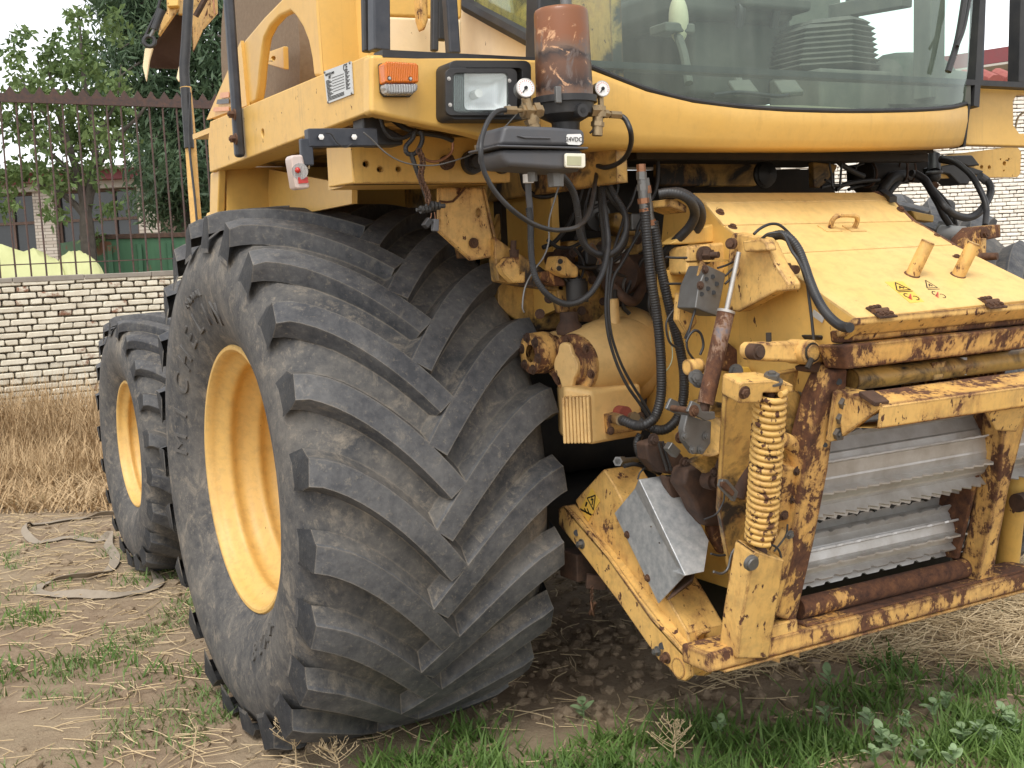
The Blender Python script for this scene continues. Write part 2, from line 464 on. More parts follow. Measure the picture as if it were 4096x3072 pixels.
def grease_can():
    t = NT('grease_stained_reservoir')
    sep = t.n.new('ShaderNodeSeparateXYZ'); t.link(t.tc.outputs['Object'], sep.inputs[0])
    n = t.noise(9, 9, .62, dist=1.2)
    hz = t.math('ADD', sep.outputs['Z'], t.math('MULTIPLY', t.math('SUBTRACT', n, .5), .09))
    f = t.math('MULTIPLY', t.math('SUBTRACT', hz, 2.165), 4.05)
    col = t.ramp(f, [(0, (.18, .10, .06)), (.09, (.13, .062, .032)), (.14, (.018, .008, .006)), (.26, (.09, .034, .012)), (.38, (.12, .047, .018)), (.48, (.022, .010, .006)), (.54, (.15, .085, .05)), (.70, (.21, .066, .016)), (.96, (.21, .075, .025))])
    col = t.mix(t.ramp(t.noise(16, 8, .7, dist=.8), [(.58, 0), (.64, 1)]), col, (.55, .30, .15))
    col = t.mix(t.ramp(t.noise(7, 8, .7, dist=1.0), [(.55, 0), (.60, 1)]), col, (.12, .085, .07))
    t.b.inputs['Coat Weight'].default_value = .18; t.b.inputs['Coat Roughness'].default_value = .08
    return t.out(col, .45)
M['reservoir'] = grease_can()
# ================================================================== THE SETTING
def soil_mat():
    t = NT('dry_soil')
    a = t.noise(.55, 8, .6, dist=.4); b = t.noise(7, 10, .7); c = t.noise(55, 6, .7)
    col = t.mix(t.ramp(b, [(.3, 0), (.7, 1)]), (.19, .132, .086), (.33, .25, .172))
    col = t.mix(t.math('MULTIPLY', t.ramp(a, [(.42, 0), (.62, 1)]), .5), col, (.38, .31, .205))
    col = t.mix(t.math('MULTIPLY', t.ramp(c, [(.5, 0), (.75, 1)]), .5), col, (.13, .08, .05))
    t.bump(t.math('ADD', b, t.math('MULTIPLY', c, .6)), .8, .02)
    return t.out(col, .95, spec=.15)
M['soil'] = soil_mat()

def ground_h(x, y):
    h = .020 * noise.noise((x * 1.1, y * 1.1, 0)) + .012 * noise.noise((x * 4, y * 4, 3)) + .007 * noise.noise((x * 13, y * 13, 7))
    h -= .012
    if abs(x - .36) < .5 and -1.0 < y < .9: h = min(h, .0)       # pressed down by the wheel
    return h
def axis_steps(lo, hi, flo, fhi, step):
    a = list(np.arange(flo, fhi, step)); s = step; b = fhi
    while b < hi: a.append(b); s *= 1.16; b += s
    a.append(hi); s = step; b = flo - step; pre = []
    while b > lo: pre.append(b); s *= 1.16; b -= s
    pre.append(lo)
    return np.array(pre[::-1] + a)
gx, gy = axis_steps(-250, 250, -3.2, 4.6, .045), axis_steps(-40, 420, -2.9, 8.0, .045)
gv = [(x, y, ground_h(x, y) if (-9 < x < 12 and -6 < y < 22) else -.012) for y in gy for x in gx]
nx = len(gx)
ii, jj = np.meshgrid(np.arange(nx - 1), np.arange(len(gy) - 1))
q = (jj * nx + ii).ravel()
ground = mesh_np('ground', gv, np.stack([q, q + 1, q + nx + 1, q + nx], 1), M['soil'], smooth=True)
tag(ground, kind='structure')

# ------------------------------------------------------------------ brick walls
def brick_mat(name, base, worn, expose, amount):
    t = NT(name)
    oi = t.n.new('ShaderNodeObjectInfo')
    geo = t.n.new('ShaderNodeNewGeometry')
    vec = t.n.new('ShaderNodeVectorMath'); vec.operation = 'ADD'
    t.link(geo.outputs['Position'], vec.inputs[0])
    n1 = t.noise(9, 8, .7, geo.outputs['Position']); n2 = t.noise(1.1, 4, .6, geo.outputs['Position'])
    col = t.mix(t.ramp(n1, [(.35, 0), (.7, 1)]), base, worn)
    wear = t.math('ADD', t.math('MULTIPLY', n1, .5), t.math('ADD', t.math('MULTIPLY', n2, .35), t.math('MULTIPLY', oi.outputs['Random'], .27)))
    col = t.mix(t.ramp(wear, [(amount, 0), (amount + .06, 1)]), col, expose)
    t.bump(n1, .5, .006)
    return t.out(col, .9, spec=.2)
M['brick'] = brick_mat('whitewashed_brick', (.70, .65, .53), (.54, .48, .37), (.24, .12, .075), .685)
M['brick_white'] = brick_mat('white_painted_brick', (.80, .76, .68), (.68, .62, .53), (.45, .38, .32), .74)
M['mortar'] = simple('dirty_mortar', (.26, .225, .175), .95, var=.6, scale=6, col2=(.42, .37, .30), bump=.4)
M['mortar_pale'] = simple('pale_mortar', (.30, .26, .21), .95, var=.6, scale=6, col2=(.5, .45, .38), bump=.3)
M['concrete'] = simple('weathered_concrete', (.30, .265, .22), .9, var=.6, scale=5, col2=(.16, .14, .115), bump=.3)

def brick_mesh(l, h, d, seed):
    r = random.Random(seed); mb = MB()
    mb.box((0, 0, 0), (l, d, h))
    o = mb.build('brick', M['brick'])
    me = o.data
    for v in me.vertices:
        v.co += V((r.uniform(-.011, .011), r.uniform(-.010, .005), r.uniform(-.006, .006)))
    bm = bmesh.new(); bm.from_mesh(me)
    bmesh.ops.bevel(bm, geom=bm.edges[:] , offset=.009, segments=1, affect='EDGES')
    bm.to_mesh(me); bm.free()
    bpy.data.objects.remove(o)
    return me
def lay_bricks(parent, A, B, z0, z1, course, pitch, mat, limit, jitter, seed, headers=True, view=(0, 2212)):
    A, B = V(A), V(B); d = (B - A); L = d.length; d.normalize()
    nrm = V((d.y, -d.x, 0))
    if nrm.dot(V(CAM) - A) < 0: nrm = -nrm
    mj = course * .21
    kinds = {}
    for k in range(4):
        for nm, l in (('s', pitch - mj), ('h', pitch / 2 - mj)):
            me = brick_mesh(l, course - mj, .1, seed * 10 + k + (5 if nm == 'h' else 0)); me.materials.clear(); me.materials.append(mat); kinds[nm, k] = me
    r = random.Random(seed)
    rot = Matrix((( d.x, -nrm.x, 0), (d.y, -nrm.y, 0), (0, 0, 1))).to_4x4()
    todo = []
    rows = int((z1 - z0) / course + .5)
    for i in range(rows):
        z = z0 + course * (i + .5)
        hd = headers and i % 2 == 1
        w = pitch / 2 if hd else pitch
        s = -(pitch * .25 if hd else (0 if i % 4 < 2 else pitch * .5)) - r.uniform(0, .02)
        while s < L:
            if not (headers is False and False):
                p = A + d * (s + w / 2) + Z * (z - A.z) + nrm * r.uniform(-jitter, jitter)
                todo.append((p, 'h' if hd else 's'))
            s += w
    vis = []
    for p, k in todo:
        u, v, dd = proj(p)
        vis.append((0 if (view[0] - 30 < u < view[1] + 30 and view[2] - 15 < v < view[3] + 15) else 1, dd, p, k))
    vis.sort(key=lambda a: (a[0], a[1]))
    rest = []
    for n, (hid, dd, p, k) in enumerate(vis):
        me = kinds[k, r.randrange(4)]
        ang = Matrix.Rotation(r.uniform(-.012, .012), 4, 'Y')
        mw = Matrix.Translation(p) @ rot @ ang
        if n < limit and not hid:
            o = bpy.data.objects.new('brick', me); COL.objects.link(o); o.parent = parent; o.matrix_world = mw
            o.matrix_parent_inverse = Matrix.Identity(4); o.matrix_basis = mw
        else: rest.append((me, mw))
    if rest:
        vs, fs, o = [], [], 0
        quads = []
        mb = MB()
        for me, mw in rest:
            mb.add([mw @ v.co for v in me.vertices], [list(p.vertices) for p in me.polygons])
        ob = mb.build('brickwork', mat, parent, smooth=False); tag(ob, kind='stuff')

DW = 12.9                                              # left wall: 12.9 m from the camera at the picture's edge
WA, WB = P(-90, 960, z=0), None
dirw = V((.98, .20, 0)).normalized()
wl0 = P(0, 600, d=DW); wl0.z = 0
wdir = (RIGHT * 1.68 + FWD * 1.15); wdir = V((wdir[0], wdir[1], 0)).normalized()
WALL_A, WALL_B = wl0 - wdir * 5.2, wl0 + wdir * 8.0
wnrm = V((wdir.y, -wdir.x, 0)); wnrm = wnrm if wnrm.dot(V(CAM) - WALL_A) > 0 else -wnrm
WALL_TOP = P(200, 592, d=13.6).z
wall = empty('brick_wall', WALL_A); wall.location = (0, 0, 0)
tag(wall, 'low whitewashed brick wall carrying the iron fence behind the dry grass', 'wall')
MB().box((WALL_A + WALL_B) / 2 + Z * (WALL_TOP / 2 - .04) - wnrm * .17, ((WALL_B - WALL_A).length, .24, WALL_TOP - .04), (wdir, wnrm, Z)).build('mortar_bed', M['mortar'], wall)
lay_bricks(wall, WALL_A, WALL_B, .02, WALL_TOP - .06, .0715, .285, M['brick'], 290, .007, 3, True, (0, 420, 570, 880))
mb = MB()
for i in range(17):
    a = WALL_A + wdir * (i * .76); mb.box(a + wdir * .375 + Z * (WALL_TOP - .03) - wnrm * .12, (.755, .36, .055 + .008 * (i % 2)), (wdir, wnrm, Z))
mb.build('coping', M['concrete'], wall, bevel=.01)

# ------------------------------------------------------------------ iron fence on the wall
M['iron'] = simple('rusty_brown_iron', (.065, .048, .045), .75, .2, .7, 25, .3, (.15, .075, .05))
fence = empty('iron_fence'); tag(fence, 'rusty iron bar fence with a saw toothed top rail standing on the low brick wall', 'fence')
FT = P(0, 214, d=12.9).z
f0 = WALL_A - wnrm * .14
L = (WALL_B - WALL_A).length
n = int(L / .162)
for i in range(n):
    a = f0 + wdir * (.05 + i * .162)
    j = random.uniform(-.012, .012)
    MB().tube([a + Z * (WALL_TOP - .02), a + wdir * j + Z * ((WALL_TOP + FT) / 2), a + wdir * (j * .3) + Z * FT], .011, 6, sub=2).build('bar', M['iron'], fence)
MB().bar(f0 + Z * (WALL_TOP + .14), f0 + wdir * L + Z * (WALL_TOP + .14), .03, .012).build('lower_rail', M['iron'], fence)
MB().bar(f0 + Z * FT, f0 + wdir * L + Z * FT, .045, .05).build('top_rail', M['iron'], fence)
mb = MB()
pts = [f0 + Z * (FT + .02)]
k = int(L / .155)
for i in range(k):
    s = i * .155
    pts += [f0 + wdir * (s + .02) + Z * (FT + .07), f0 + wdir * (s + .0775) + Z * (FT + .155), f0 + wdir * (s + .135) + Z * (FT + .07)]
pts += [f0 + wdir * L + Z * (FT + .02)]
mb.plate(pts, wnrm * .006).build('spike_strip', M['iron'], fence, smooth=False)

# ------------------------------------------------------------------ far house on the left, with red eaves
M['fascia'] = simple('dark_red_fascia', (.20, .045, .05), .7, var=.5, scale=5, col2=(.13, .06, .06))
M['plaster'] = simple('pale_plaster', (.45, .42, .37), .9, var=.5, scale=3, col2=(.33, .30, .26))
M['wood'] = simple('weathered_brown_wood', (.10, .065, .05), .8, var=.6, scale=20, col2=(.2, .13, .1))
def far_brick(name):
    t = NT(name); b = t.n.new('ShaderNodeTexBrick')
    b.inputs['Scale'].default_value = 1.0; b.inputs['Brick Width'].default_value = .28; b.inputs['Row Height'].default_value = .072; b.inputs['Mortar Size'].default_value = .008
    b.inputs['Color1'].default_value = (.52, .47, .40, 1); b.inputs['Color2'].default_value = (.42, .36, .30, 1); b.inputs['Mortar'].default_value = (.2, .17, .14, 1)
    mp = t.n.new('ShaderNodeMapping'); mp.inputs['Rotation'].default_value = (math.radians(90), 0, 0)
    t.link(t.tc.outputs['Object'], mp.inputs[0]); t.link(mp.outputs[0], b.inputs['Vector'])
    return t.out(b.outputs[0], .9)
M['far_brick'] = far_brick('far_white_brickwork')
house = empty('brick_house'); tag(house, 'single storey house of pale brick with dark windows and a maroon fascia', 'house')
DH = 27
hd = V((RIGHT[0], RIGHT[1], 0)).normalized(); hn = -V((FWD[0], FWD[1], 0)).normalized()
def H(u, v): return P(u, v, d=DH)
hz = lambda v: H(150, v).z
def hbox(name, u0, u1, z0, z1, off, depth, mat, parent=house, bev=0):
    a, b = H(u0, 480), H(u1, 480); a.z = b.z = 0
    return MB().box((a + b) / 2 + Z * ((z0 + z1) / 2) + hn * (off + depth / 2), ((b - a).length, depth, z1 - z0), (hd, hn, Z)).build(name, mat, parent, bevel=bev)
zt = hz(410)
hbox('back_wall', -160, 352, 0, hz(378), -.5, .2, M['plaster'])
hbox('lintel', -160, 352, hz(412), hz(396), .0, .25, M['plaster'])
hbox('fascia', -170, 343, hz(396), hz(376), .25, .3, M['fascia'])
hbox('roof_slab', -172, 346, hz(376), hz(370), -1.5, 2.3, M['concrete'])
for a, b in ((80, 124), (304, 350), (-150, -90)):
    hbox('pillar', a, b, 0, hz(412), -.25, .4, M['far_brick'])
for a, b in ((-88, 78), (126, 302)):
    w = empty('window', parent=house)
    hbox('sill', a, b, 0, hz(578), -.2, .25, M['plaster'], w)
    hbox('pane', a, b, hz(578), hz(412), -.16, .03, M['pane'], w)
    cuts = (a, a + (b - a) * .33, a + (b - a) * .68, b - 6)
    for c in cuts: hbox('frame', c, c + 5, hz(578), hz(412), -.12, .06, M['wood'], w)
    hbox('frame', a, b, hz(480), hz(474), -.115, .06, M['wood'], w)
    hbox('frame', a, b, hz(418), hz(412), -.11, .06, M['wood'], w)
# small dark gate shed right of the house
shed = empty('dark_shed'); tag(shed, 'small dark weathered shed right of the pale brick house behind the fence', 'shed')
for k in range(5):
    hbox('plank', 352 + k * 16, 367.4 + k * 16, 0, hz(428 + (k % 2)), .1 + .02 * (k % 2), .08, M['wood'], shed)
hbox('side_wall', 352, 432, 0, hz(430), -.6, .6, M['dark'], shed)
rz = hz(428)
hbox('roof', 346, 440, rz, rz + .08, -.7, .95, M['concrete'], shed)

# green skip and the tarpaulin heap between the fence and the house
def green_mat():
    t = NT('chipped_green_paint')
    n = t.noise(2.2, 9, .7)
    sep = t.n.new('ShaderNodeSeparateXYZ'); t.link(t.tc.outputs['Object'], sep.inputs[0])
    col = t.mix(t.ramp(t.noise(1, 6, .6, t.coord((8, 8, 1))), [(.3, 0), (.7, 1)]), (.035, .10, .05), (.06, .15, .075))
    col = t.mix(t.ramp(n, [(.60, 0), (.63, 1)]), col, (.16, .07, .035))
    return t.out(col, .65)
M['green'] = green_mat()
DS = 17
skip = empty('green_skip'); tag(skip, 'green steel skip with a chipped rusty rim standing behind the brick wall', 'skip')
def S(u, v): return P(u, v, d=DS)
a0, a1, zt = S(178, 560), S(470, 560), S(300, 512).z
sn = wnrm
def sk(p, z): q = V(p); q.z = z; return q
mb = MB()
mb.plate([sk(a0 + wdir * .5, .35), sk(a1, .35), sk(a1, zt - .04), sk(a0, zt)], -sn * .04)
mb.build('front_panel', M['green'], skip, bevel=.005)
MB().plate([sk(a0 + wdir * .5 - sn * 1.3, .35), sk(a1 - sn * 1.3, .35), sk(a1 - sn * 1.3, zt), sk(a0 - sn * 1.3, zt)], -sn * .04).build('back_panel', M['green'], skip)
MB().plate([sk(a0 + wdir * .5 - sn * .05, .35), sk(a0 - sn * .05, zt), sk(a0 - sn * 1.3, zt), sk(a0 + wdir * .5 - sn * 1.3, .35)], wdir * .04).build('end_panel', M['green'], skip)
MB().bar(sk(a0, zt + .03) - sn * .02, sk(a1, zt - .01) - sn * .02, .09, .07).build('rim', M['dark_rust'], skip, bevel=.01)
for i in range(4):
    p = a0 + (a1 - a0) * (.2 + .22 * i) + sn * .025
    MB().bar(sk(p, .35), sk(p, zt - .1), .06, .05, wdir).build('rib', M['green'], skip)
mb = MB()
for s in (.15, .85):
    p = a0 + (a1 - a0) * s
    mb.box(sk(p - sn * .65, .17), (.2, 1.1, .36), (wdir, sn, Z))
mb.build('skid', M['dark_rust'], skip)
M['tarp'] = simple('yellow_green_tarpaulin', (.43, .44, .20), .7, var=.5, scale=3, col2=(.56, .57, .30), bump=.6)
DT = 15.4
def heap(u0, u1, vtop, name, label, seed):
    a, b = P(u0, 560, d=DT), P(u1, 560, d=DT); rows = []
    for j in range(15):
        row = []
        for i in range(25):
            s, t = i / 24, j / 14
            p = a.lerp(b, s) - wnrm * ((t - .3) * 1.6); p.z = 0
            e = (1 - .07 * abs(2 * s - 1) ** 1.6 - .9 * max(0, abs(2 * s - 1) - .9) * 10 * .9) * math.sin(math.pi * min(1, .12 + t * .88)) ** .5
            h = P((u0 + u1) / 2, vtop, d=DT).z
            p.z = h * e * (1 + .05 * noise.noise((s * 5 + seed, t * 3, 1))) + .035 * noise.noise((s * 14, t * 9, seed)) + .02 * abs(noise.noise((s * 30, t * 16, seed + 3)))
            row.append(p)
        rows.append(row)
    o = MB().loft(rows).build(name, M['tarp'], smooth=True, solid=.01)
    return tag(o, label, 'tarpaulin', 'tarpaulins on heaps behind the wall')
heap(-120, 150, 538, 'tarpaulin', 'broad yellow green tarpaulin over a heap behind the fence at the far left', 1)
heap(120, 225, 543, 'tarpaulin', 'narrow pointed yellow green tarpaulin heap beside the green skip', 5)

# ------------------------------------------------------------------ white brick building on the right
DB = 22.6
bd = V((RIGHT[0], RIGHT[1], 0)).normalized(); bd = (bd + V((FWD[0], FWD[1], 0)) * .06).normalized(); bn = V((bd.y, -bd.x, 0)); bn = bn if bn.dot(V(CAM)) > 0 else -bn
if bn.dot(V(CAM) - P(1950, 500, d=DB)) < 0: bn = -bn
BA = P(1690, 500, d=DB); BA.z = 0
BB = BA + bd * 7.2
bz1 = P(2150, 193, d=DB + .6).z
bldg = empty('white_brick_building'); tag(bldg, 'tall white painted brick building with red eaves tiles behind the right front wheel', 'building')
MB().box((BA + BB) / 2 + Z * (bz1 / 2) - bn * .24, ((BB - BA).length, .35, bz1), (bd, bn, Z)).build('wall', M['mortar_pale'], bldg)
lay_bricks(bldg, BA, BB, .9, bz1 - .12, .0728, .29, M['brick_white'], 295, .004, 9, True, (1900, 2212, 330, 480))
M['tile'] = simple('red_roof_tile', (.28, .07, .06), .7, var=.5, scale=8, col2=(.4, .16, .12))
for i in range(22):
    p = BA + bd * (.16 + i * .325) + Z * (bz1 + .02) + bn * .1
    MB().cyl(p - bn * .5 + Z * .22, p + bn * .1, .14, .15, 10).build('tile', M['tile'], bldg)
bldg2 = empty('red_eaved_building'); tag(bldg2, 'distant building with a deep maroon fascia and pale soffit at the right edge', 'building')
D2 = 34
c0, c1 = P(2040, 500, d=D2), P(2420, 500, d=D2); c0.z = c1.z = 0
e2 = (c1 - c0).normalized(); n2 = V((e2.y, -e2.x, 0)); n2 = n2 if n2.dot(V(CAM) - c0) > 0 else -n2
zz = [P(2160, v, d=D2).z for v in (122, 152, 166)]
ed = (e2 + n2 * .55).normalized()
MB().plate([c0 + Z * zz[1], c0 + ed * 7 + Z * (zz[1] + .25), c0 + ed * 7 + Z * (zz[0] + .25), c0 + Z * zz[0]], -n2 * .2).build('fascia', M['fascia'], bldg2)
MB().plate([c0 + Z * zz[1], c0 + ed * 7 + Z * (zz[1] + .2), c0 + ed * 7 - n2 * 3 + Z * (zz[1] + .2), c0 - n2 * 2 + Z * zz[1]], -Z * .06).build('soffit', M['plaster'], bldg2)
MB().box((c0 + c1) / 2 - n2 * 1.2 + Z * (zz[1] / 2), ((c1 - c0).length, .3, zz[1] - .07), (e2, n2, Z)).build('wall', M['plaster'], bldg2)
MB().box(c0 + e2 * 2.1 - n2 * .9 + Z * (zz[1] - .8), (.8, .12, 1.2), (e2, n2, Z)).build('window', M['pane'], bldg2)

# ------------------------------------------------------------------ trees behind the fence
def leaf_mat(name, a, b, tr=.35):
    t = NT(name); geo = t.n.new('ShaderNodeNewGeometry')
    rp = t.n.new('ShaderNodeObjectInfo')
    n = t.noise(1.3, 3, .5); n2 = t.noise(31, 2, .5)
    col = t.mix(t.ramp(t.math('ADD', t.math('MULTIPLY', n, .5), t.math('MULTIPLY', n2, .5)), [(.36, 0), (.66, 1)]), a, b)
    t.out(col, .55, spec=.35)
    tl = t.n.new('ShaderNodeBsdfTranslucent'); mx = t.n.new('ShaderNodeMixShader'); mx.inputs[0].default_value = tr
    t.link(col, tl.inputs[0]); t.link(t.b.outputs[0], mx.inputs[1]); t.link(tl.outputs[0], mx.inputs[2])
    t.link(mx.outputs[0], t.n['Material Output'].inputs[0])
    return t.mat
M['leaf_light'] = leaf_mat('fresh_green_leaf', (.075, .13, .04), (.21, .28, .10))
M['leaf_dark'] = leaf_mat('dark_green_leaf', (.048, .088, .052), (.135, .20, .10))
M['bark'] = simple('grey_brown_bark', (.055, .045, .036), .9, var=.6, scale=14, col2=(.13, .11, .09), bump=.5)
def leaf_cloud(name, mat, parent, centres, n_each, rad, size, aspect, droop, seed):
    r = np.random.default_rng(seed); vs = []
    for (c, rr, k) in centres:
        n_ = int(n_each * k)
        dirs = r.normal(size=(n_, 3)); dirs /= np.linalg.norm(dirs, axis=1)[:, None]
        pos = np.array(c) + dirs * (rr * r.random(n_) ** .45)[:, None] * np.array([1, 1, .8])
        ax = r.normal(size=(n_, 3)); ax[:, 2] -= droop; ax /= np.linalg.norm(ax, axis=1)[:, None]
        sd = np.cross(ax, r.normal(size=(n_, 3))); sd /= np.linalg.norm(sd, axis=1)[:, None]
        ln = size * (.6 + .8 * r.random(n_))[:, None]; w = ln * aspect
        vs.append(np.stack([pos, pos + ax * ln * .5 + sd * w * .5, pos + ax * ln, pos + ax * ln * .5 - sd * w * .5], 1))
    vs = np.concatenate(vs); k = len(vs)
    return mesh_np(name, vs.reshape(-1, 3), np.arange(k * 4).reshape(k, 4), mat, parent)
def tree(name, label, base, limbs, leafspec, mat, group=None):
    t = empty(name, (0, 0, 0)); tag(t, label, 'tree', 'trees behind the fence')
    mb = MB()
    for pts, r0, r1 in limbs: mb.tube(pts, r0, 8, sub=5, taper=r1)
    mb.build('trunk', M['bark'], t)
    leaf_cloud('crown', mat, t, *leafspec)
    return t
DTR = 16.6
T = lambda u, v, dd=0: P(u, v, d=DTR + dd)
b0 = T(196, 580); b0.z = 0
r_ = random.Random(4)
limbs = [([b0, T(190, 520), T(186, 470), T(176, 400), T(150, 320), T(120, 220), T(100, 120)], .12, .015),
         ([T(186, 470), T(160, 440), T(120, 410), T(75, 395)], .06, .02), ([T(186, 460), T(200, 380), T(205, 300), T(180, 160), T(172, 40)], .075, .012),
         ([T(178, 410), T(130, 350), T(70, 300), T(20, 240)], .045, .01), ([T(200, 380), T(250, 300), T(300, 250), T(330, 200)], .045, .01),
         ([T(150, 320), T(90, 240), T(40, 160)], .03, .008), ([T(205, 300), T(250, 220), T(262, 140)], .03, .008)]
cen = []
for (u, v, rr, k) in ((170, 45, .26, .35), (172, 90, .34, .6), (235, 40, .22, .25), (250, 70, .3, .3), (55, 80, .2, .3), (95, 100, .2, .3), (65, 150, .35, .5), (130, 140, .45, .9), (190, 150, .5, 1.0), (40, 200, .4, .7), (100, 210, .5, 1.1),
                      (165, 220, .55, 1.3), (230, 190, .45, .8), (20, 280, .4, .8), (85, 290, .5, 1.2), (150, 300, .55, 1.4), (215, 290, .5, 1.1), (262, 240, .4, .7), (60, 360, .4, .8), (120, 380, .45, 1.0), (190, 370, .45, .9), (10, 380, .35, .6),
                      (20, 120, .2, .25), (255, 330, .4, .5), (110, 450, .3, .35), (230, 440, .25, .25), (20, 450, .25, .3), (-40, 240, .5, 1), (-50, 340, .5, 1), (-40, 430, .4, .6), (205, 505, .2, .2)):
    for q_ in range(3):
        cen.append((T(u + r_.uniform(-22, 22), v + r_.uniform(-18, 18), r_.uniform(-.7, .7)), rr * r_.uniform(.5, .8), k * .42))
tree('young_tree', 'young broadleaf tree with a forked trunk and sparse light green crown behind the fence', b0, limbs, (cen, 205, 0, .115, .5, .5, 21), M['leaf_light'])
DT2 = 20.5
T = lambda u, v, dd=0: P(u, v, d=DT2 + dd)
b0 = T(420, 580); b0.z = 0
limbs = [([b0, T(415, 480), T(405, 350), T(395, 200), T(385, 60), T(380, -60)], .22, .04)]
cen = []
for i in range(26):
    v = -70 + i * 21
    for s in (-1, 1):
        half = 205 - abs(v - 190) * .28 if v < 360 else 165 - (v - 360) * .9
        half = max(30, half) * r_.uniform(.8, 1.1) * (.5 if s < 0 and v > 215 else 1)
        tip = T(408 + s * half, v + r_.uniform(0, 55), r_.uniform(-2, 2)); root = T(398, v - 10)
        limbs.append(([root, root.lerp(tip, .5) + Z * .2, tip], .045, .008))
        for k in range(6):
            t_ = .18 + .82 * k / 5
            c = root.lerp(tip, t_) + Z * (.2 * math.sin(math.pi * t_))
            c += V((r_.uniform(-.3, .3), r_.uniform(-.6, .6), r_.uniform(-.2, .2)))
            cen.append((c, r_.uniform(.34, .6), r_.uniform(.5, 1.1)))
for (u, v) in ((560, 20), (580, 80), (545, 130), (520, 60), (600, -20), (250, -10), (262, 60), (500, 200), (480, 280)):
    for k in range(3): cen.append((T(u + r_.uniform(-20, 20), v + r_.uniform(-20, 20), r_.uniform(-1, 1)), .5, .9))
tree('dark_tree', 'tall dense dark green tree with layered drooping boughs behind the spout', b0, limbs, (cen, 125, 0, .19, .22, .9, 33), M['leaf_dark'])
DT3 = 40                                               # a bare pale twiggy tree in the gap
T = lambda u, v, dd=0: P(u, v, d=DT3 + dd)
bt = empty('bare_tree'); tag(bt, 'leafless pale twiggy tree in the gap between the two green trees', 'tree', 'trees behind the fence')
mb = MB(); b0 = T(412, 480); b0.z = 0
mb.tube([b0, T(410, 420), T(405, 370)], .12, 6, sub=3, taper=.05)
mb.build('trunk', M['bark'], bt)
mb = MB()
for i in range(26):
    a = T(408 + r_.uniform(-6, 6), 395 - r_.uniform(0, 40)); e = T(412 + r_.uniform(-70, 60), 330 + r_.uniform(-60, 40), r_.uniform(-1, 1))
    mb.tube([a, a.lerp(e, .5) + Z * r_.uniform(0, .5), e], .03, 5, sub=3, taper=.008)
mb.build('twigs', M['bark'], bt)

# ------------------------------------------------------------------ grass, straw, clods, weeds
M['grass'] = leaf_mat('green_grass_blade', (.07, .15, .028), (.21, .32, .085), .4)
M['grass_dull'] = leaf_mat('dull_green_grass', (.11, .19, .05), (.22, .27, .10), .25)
M['straw'] = simple('dry_straw', (.46, .34, .19), .8, var=.8, scale=3, col2=(.62, .50, .32), bump=0)
M['dry_grass'] = simple('dry_standing_grass', (.38, .25, .125), .85, var=.9, scale=2.5, col2=(.54, .40, .23), bump=0)
def interp(u, pts):
    return float(np.interp(u, [p[0] for p in pts], [p[1] for p in pts]))
def noise2(p, s, o=0): return noise.noise((p[0] * s + o, p[1] * s - o, o))
EDGE = [(780, 1660), (840, 1610), (930, 1585), (1000, 1540), (1060, 1530), (1140, 1590), (1250, 1600), (1330, 1575), (1420, 1540), (1580, 1545), (1700, 1500), (1800, 1470), (1900, 1430), (2000, 1420), (2100, 1440), (2212, 1430), (2750, 1400)]
def blades(name, pts, h0, h1, w, lean, mat, nseg=3, bendy=1.0, seed=1):
    r = np.random.default_rng(seed); pts = np.array(pts); n_ = len(pts)
    h = (h0 + (h1 - h0) * r.random(n_) ** 1.5)[:, None]
    az = r.random(n_) * 2 * np.pi; dr = np.stack([np.cos(az), np.sin(az), np.zeros(n_)], 1)
    sd = np.stack([-np.sin(az + r.normal(size=n_) * .7), np.cos(az), np.zeros(n_)], 1)
    le = (lean * (.2 + r.random(n_)))[:, None]; bd_ = (bendy * r.random(n_))[:, None]
    vs, ww = [], w * (.6 + .8 * r.random(n_))[:, None]
    for k in range(nseg + 1):
        t = k / nseg
        c = pts + dr * h * (le * t + bd_ * .5 * t * t) + np.array([0, 0, 1]) * h * (t - .32 * bd_ * t * t)
        hw = ww * (1 - t ** 1.6) * .5 + .0003
        vs += [c - sd * hw, c + sd * hw]
    vs = np.stack(vs, 1); k2 = 2 * (nseg + 1)
    base = (np.arange(n_) * k2)[:, None, None]
    fq = np.array([(2 * k, 2 * k + 1, 2 * k + 3, 2 * k + 2) for k in range(nseg)])[None]
    return tag(mesh_np(name, vs.reshape(-1, 3), (base + fq).reshape(-1, 4), mat), kind='stuff')
def scatter(n, density, u0, u1, v0, v1, seed):        # candidate places on the ground, kept by a density map of the place
    r = random.Random(seed); out = []
    corners = [P(a, b, z=0) for a in (u0, u1) for b in (v0, v1)]
    x0, x1 = min(c.x for c in corners), max(c.x for c in corners); y0, y1 = min(c.y for c in corners), max(c.y for c in corners)
    tries = 0
    while len(out) < n and tries < n * 60:
        tries += 1
        x, y = r.uniform(x0, x1), r.uniform(y0, y1)
        u, v, dd = proj((x, y, 0))
        if dd < .6 or not (u0 <= u <= u1 and v0 <= v <= v1): continue
        if r.random() < density(u, v, (x, y)): out.append((x, y, ground_h(x, y)))
    return out
def d_green(u, v, p):
    e = interp(u, EDGE) + 14 * noise2(p, 6, 3)
    if v > e - 6: 
        k = min(1, (v - e + 26) / 90)
        return k * max(.06, min(1, .42 + 1.5 * noise2(p, 3.2, 1) + .9 * noise2(p, 9, 5))) * (.35 if u > 1950 and noise2(p, 2, 8) > -.1 else 1)
    return 0
green_pts = scatter(10800, d_green, 780, 2700, 1400, 1900, 5)
blades('grass', green_pts, .03, .118, .009, .8, M['grass'], 3, 1.0, 2)
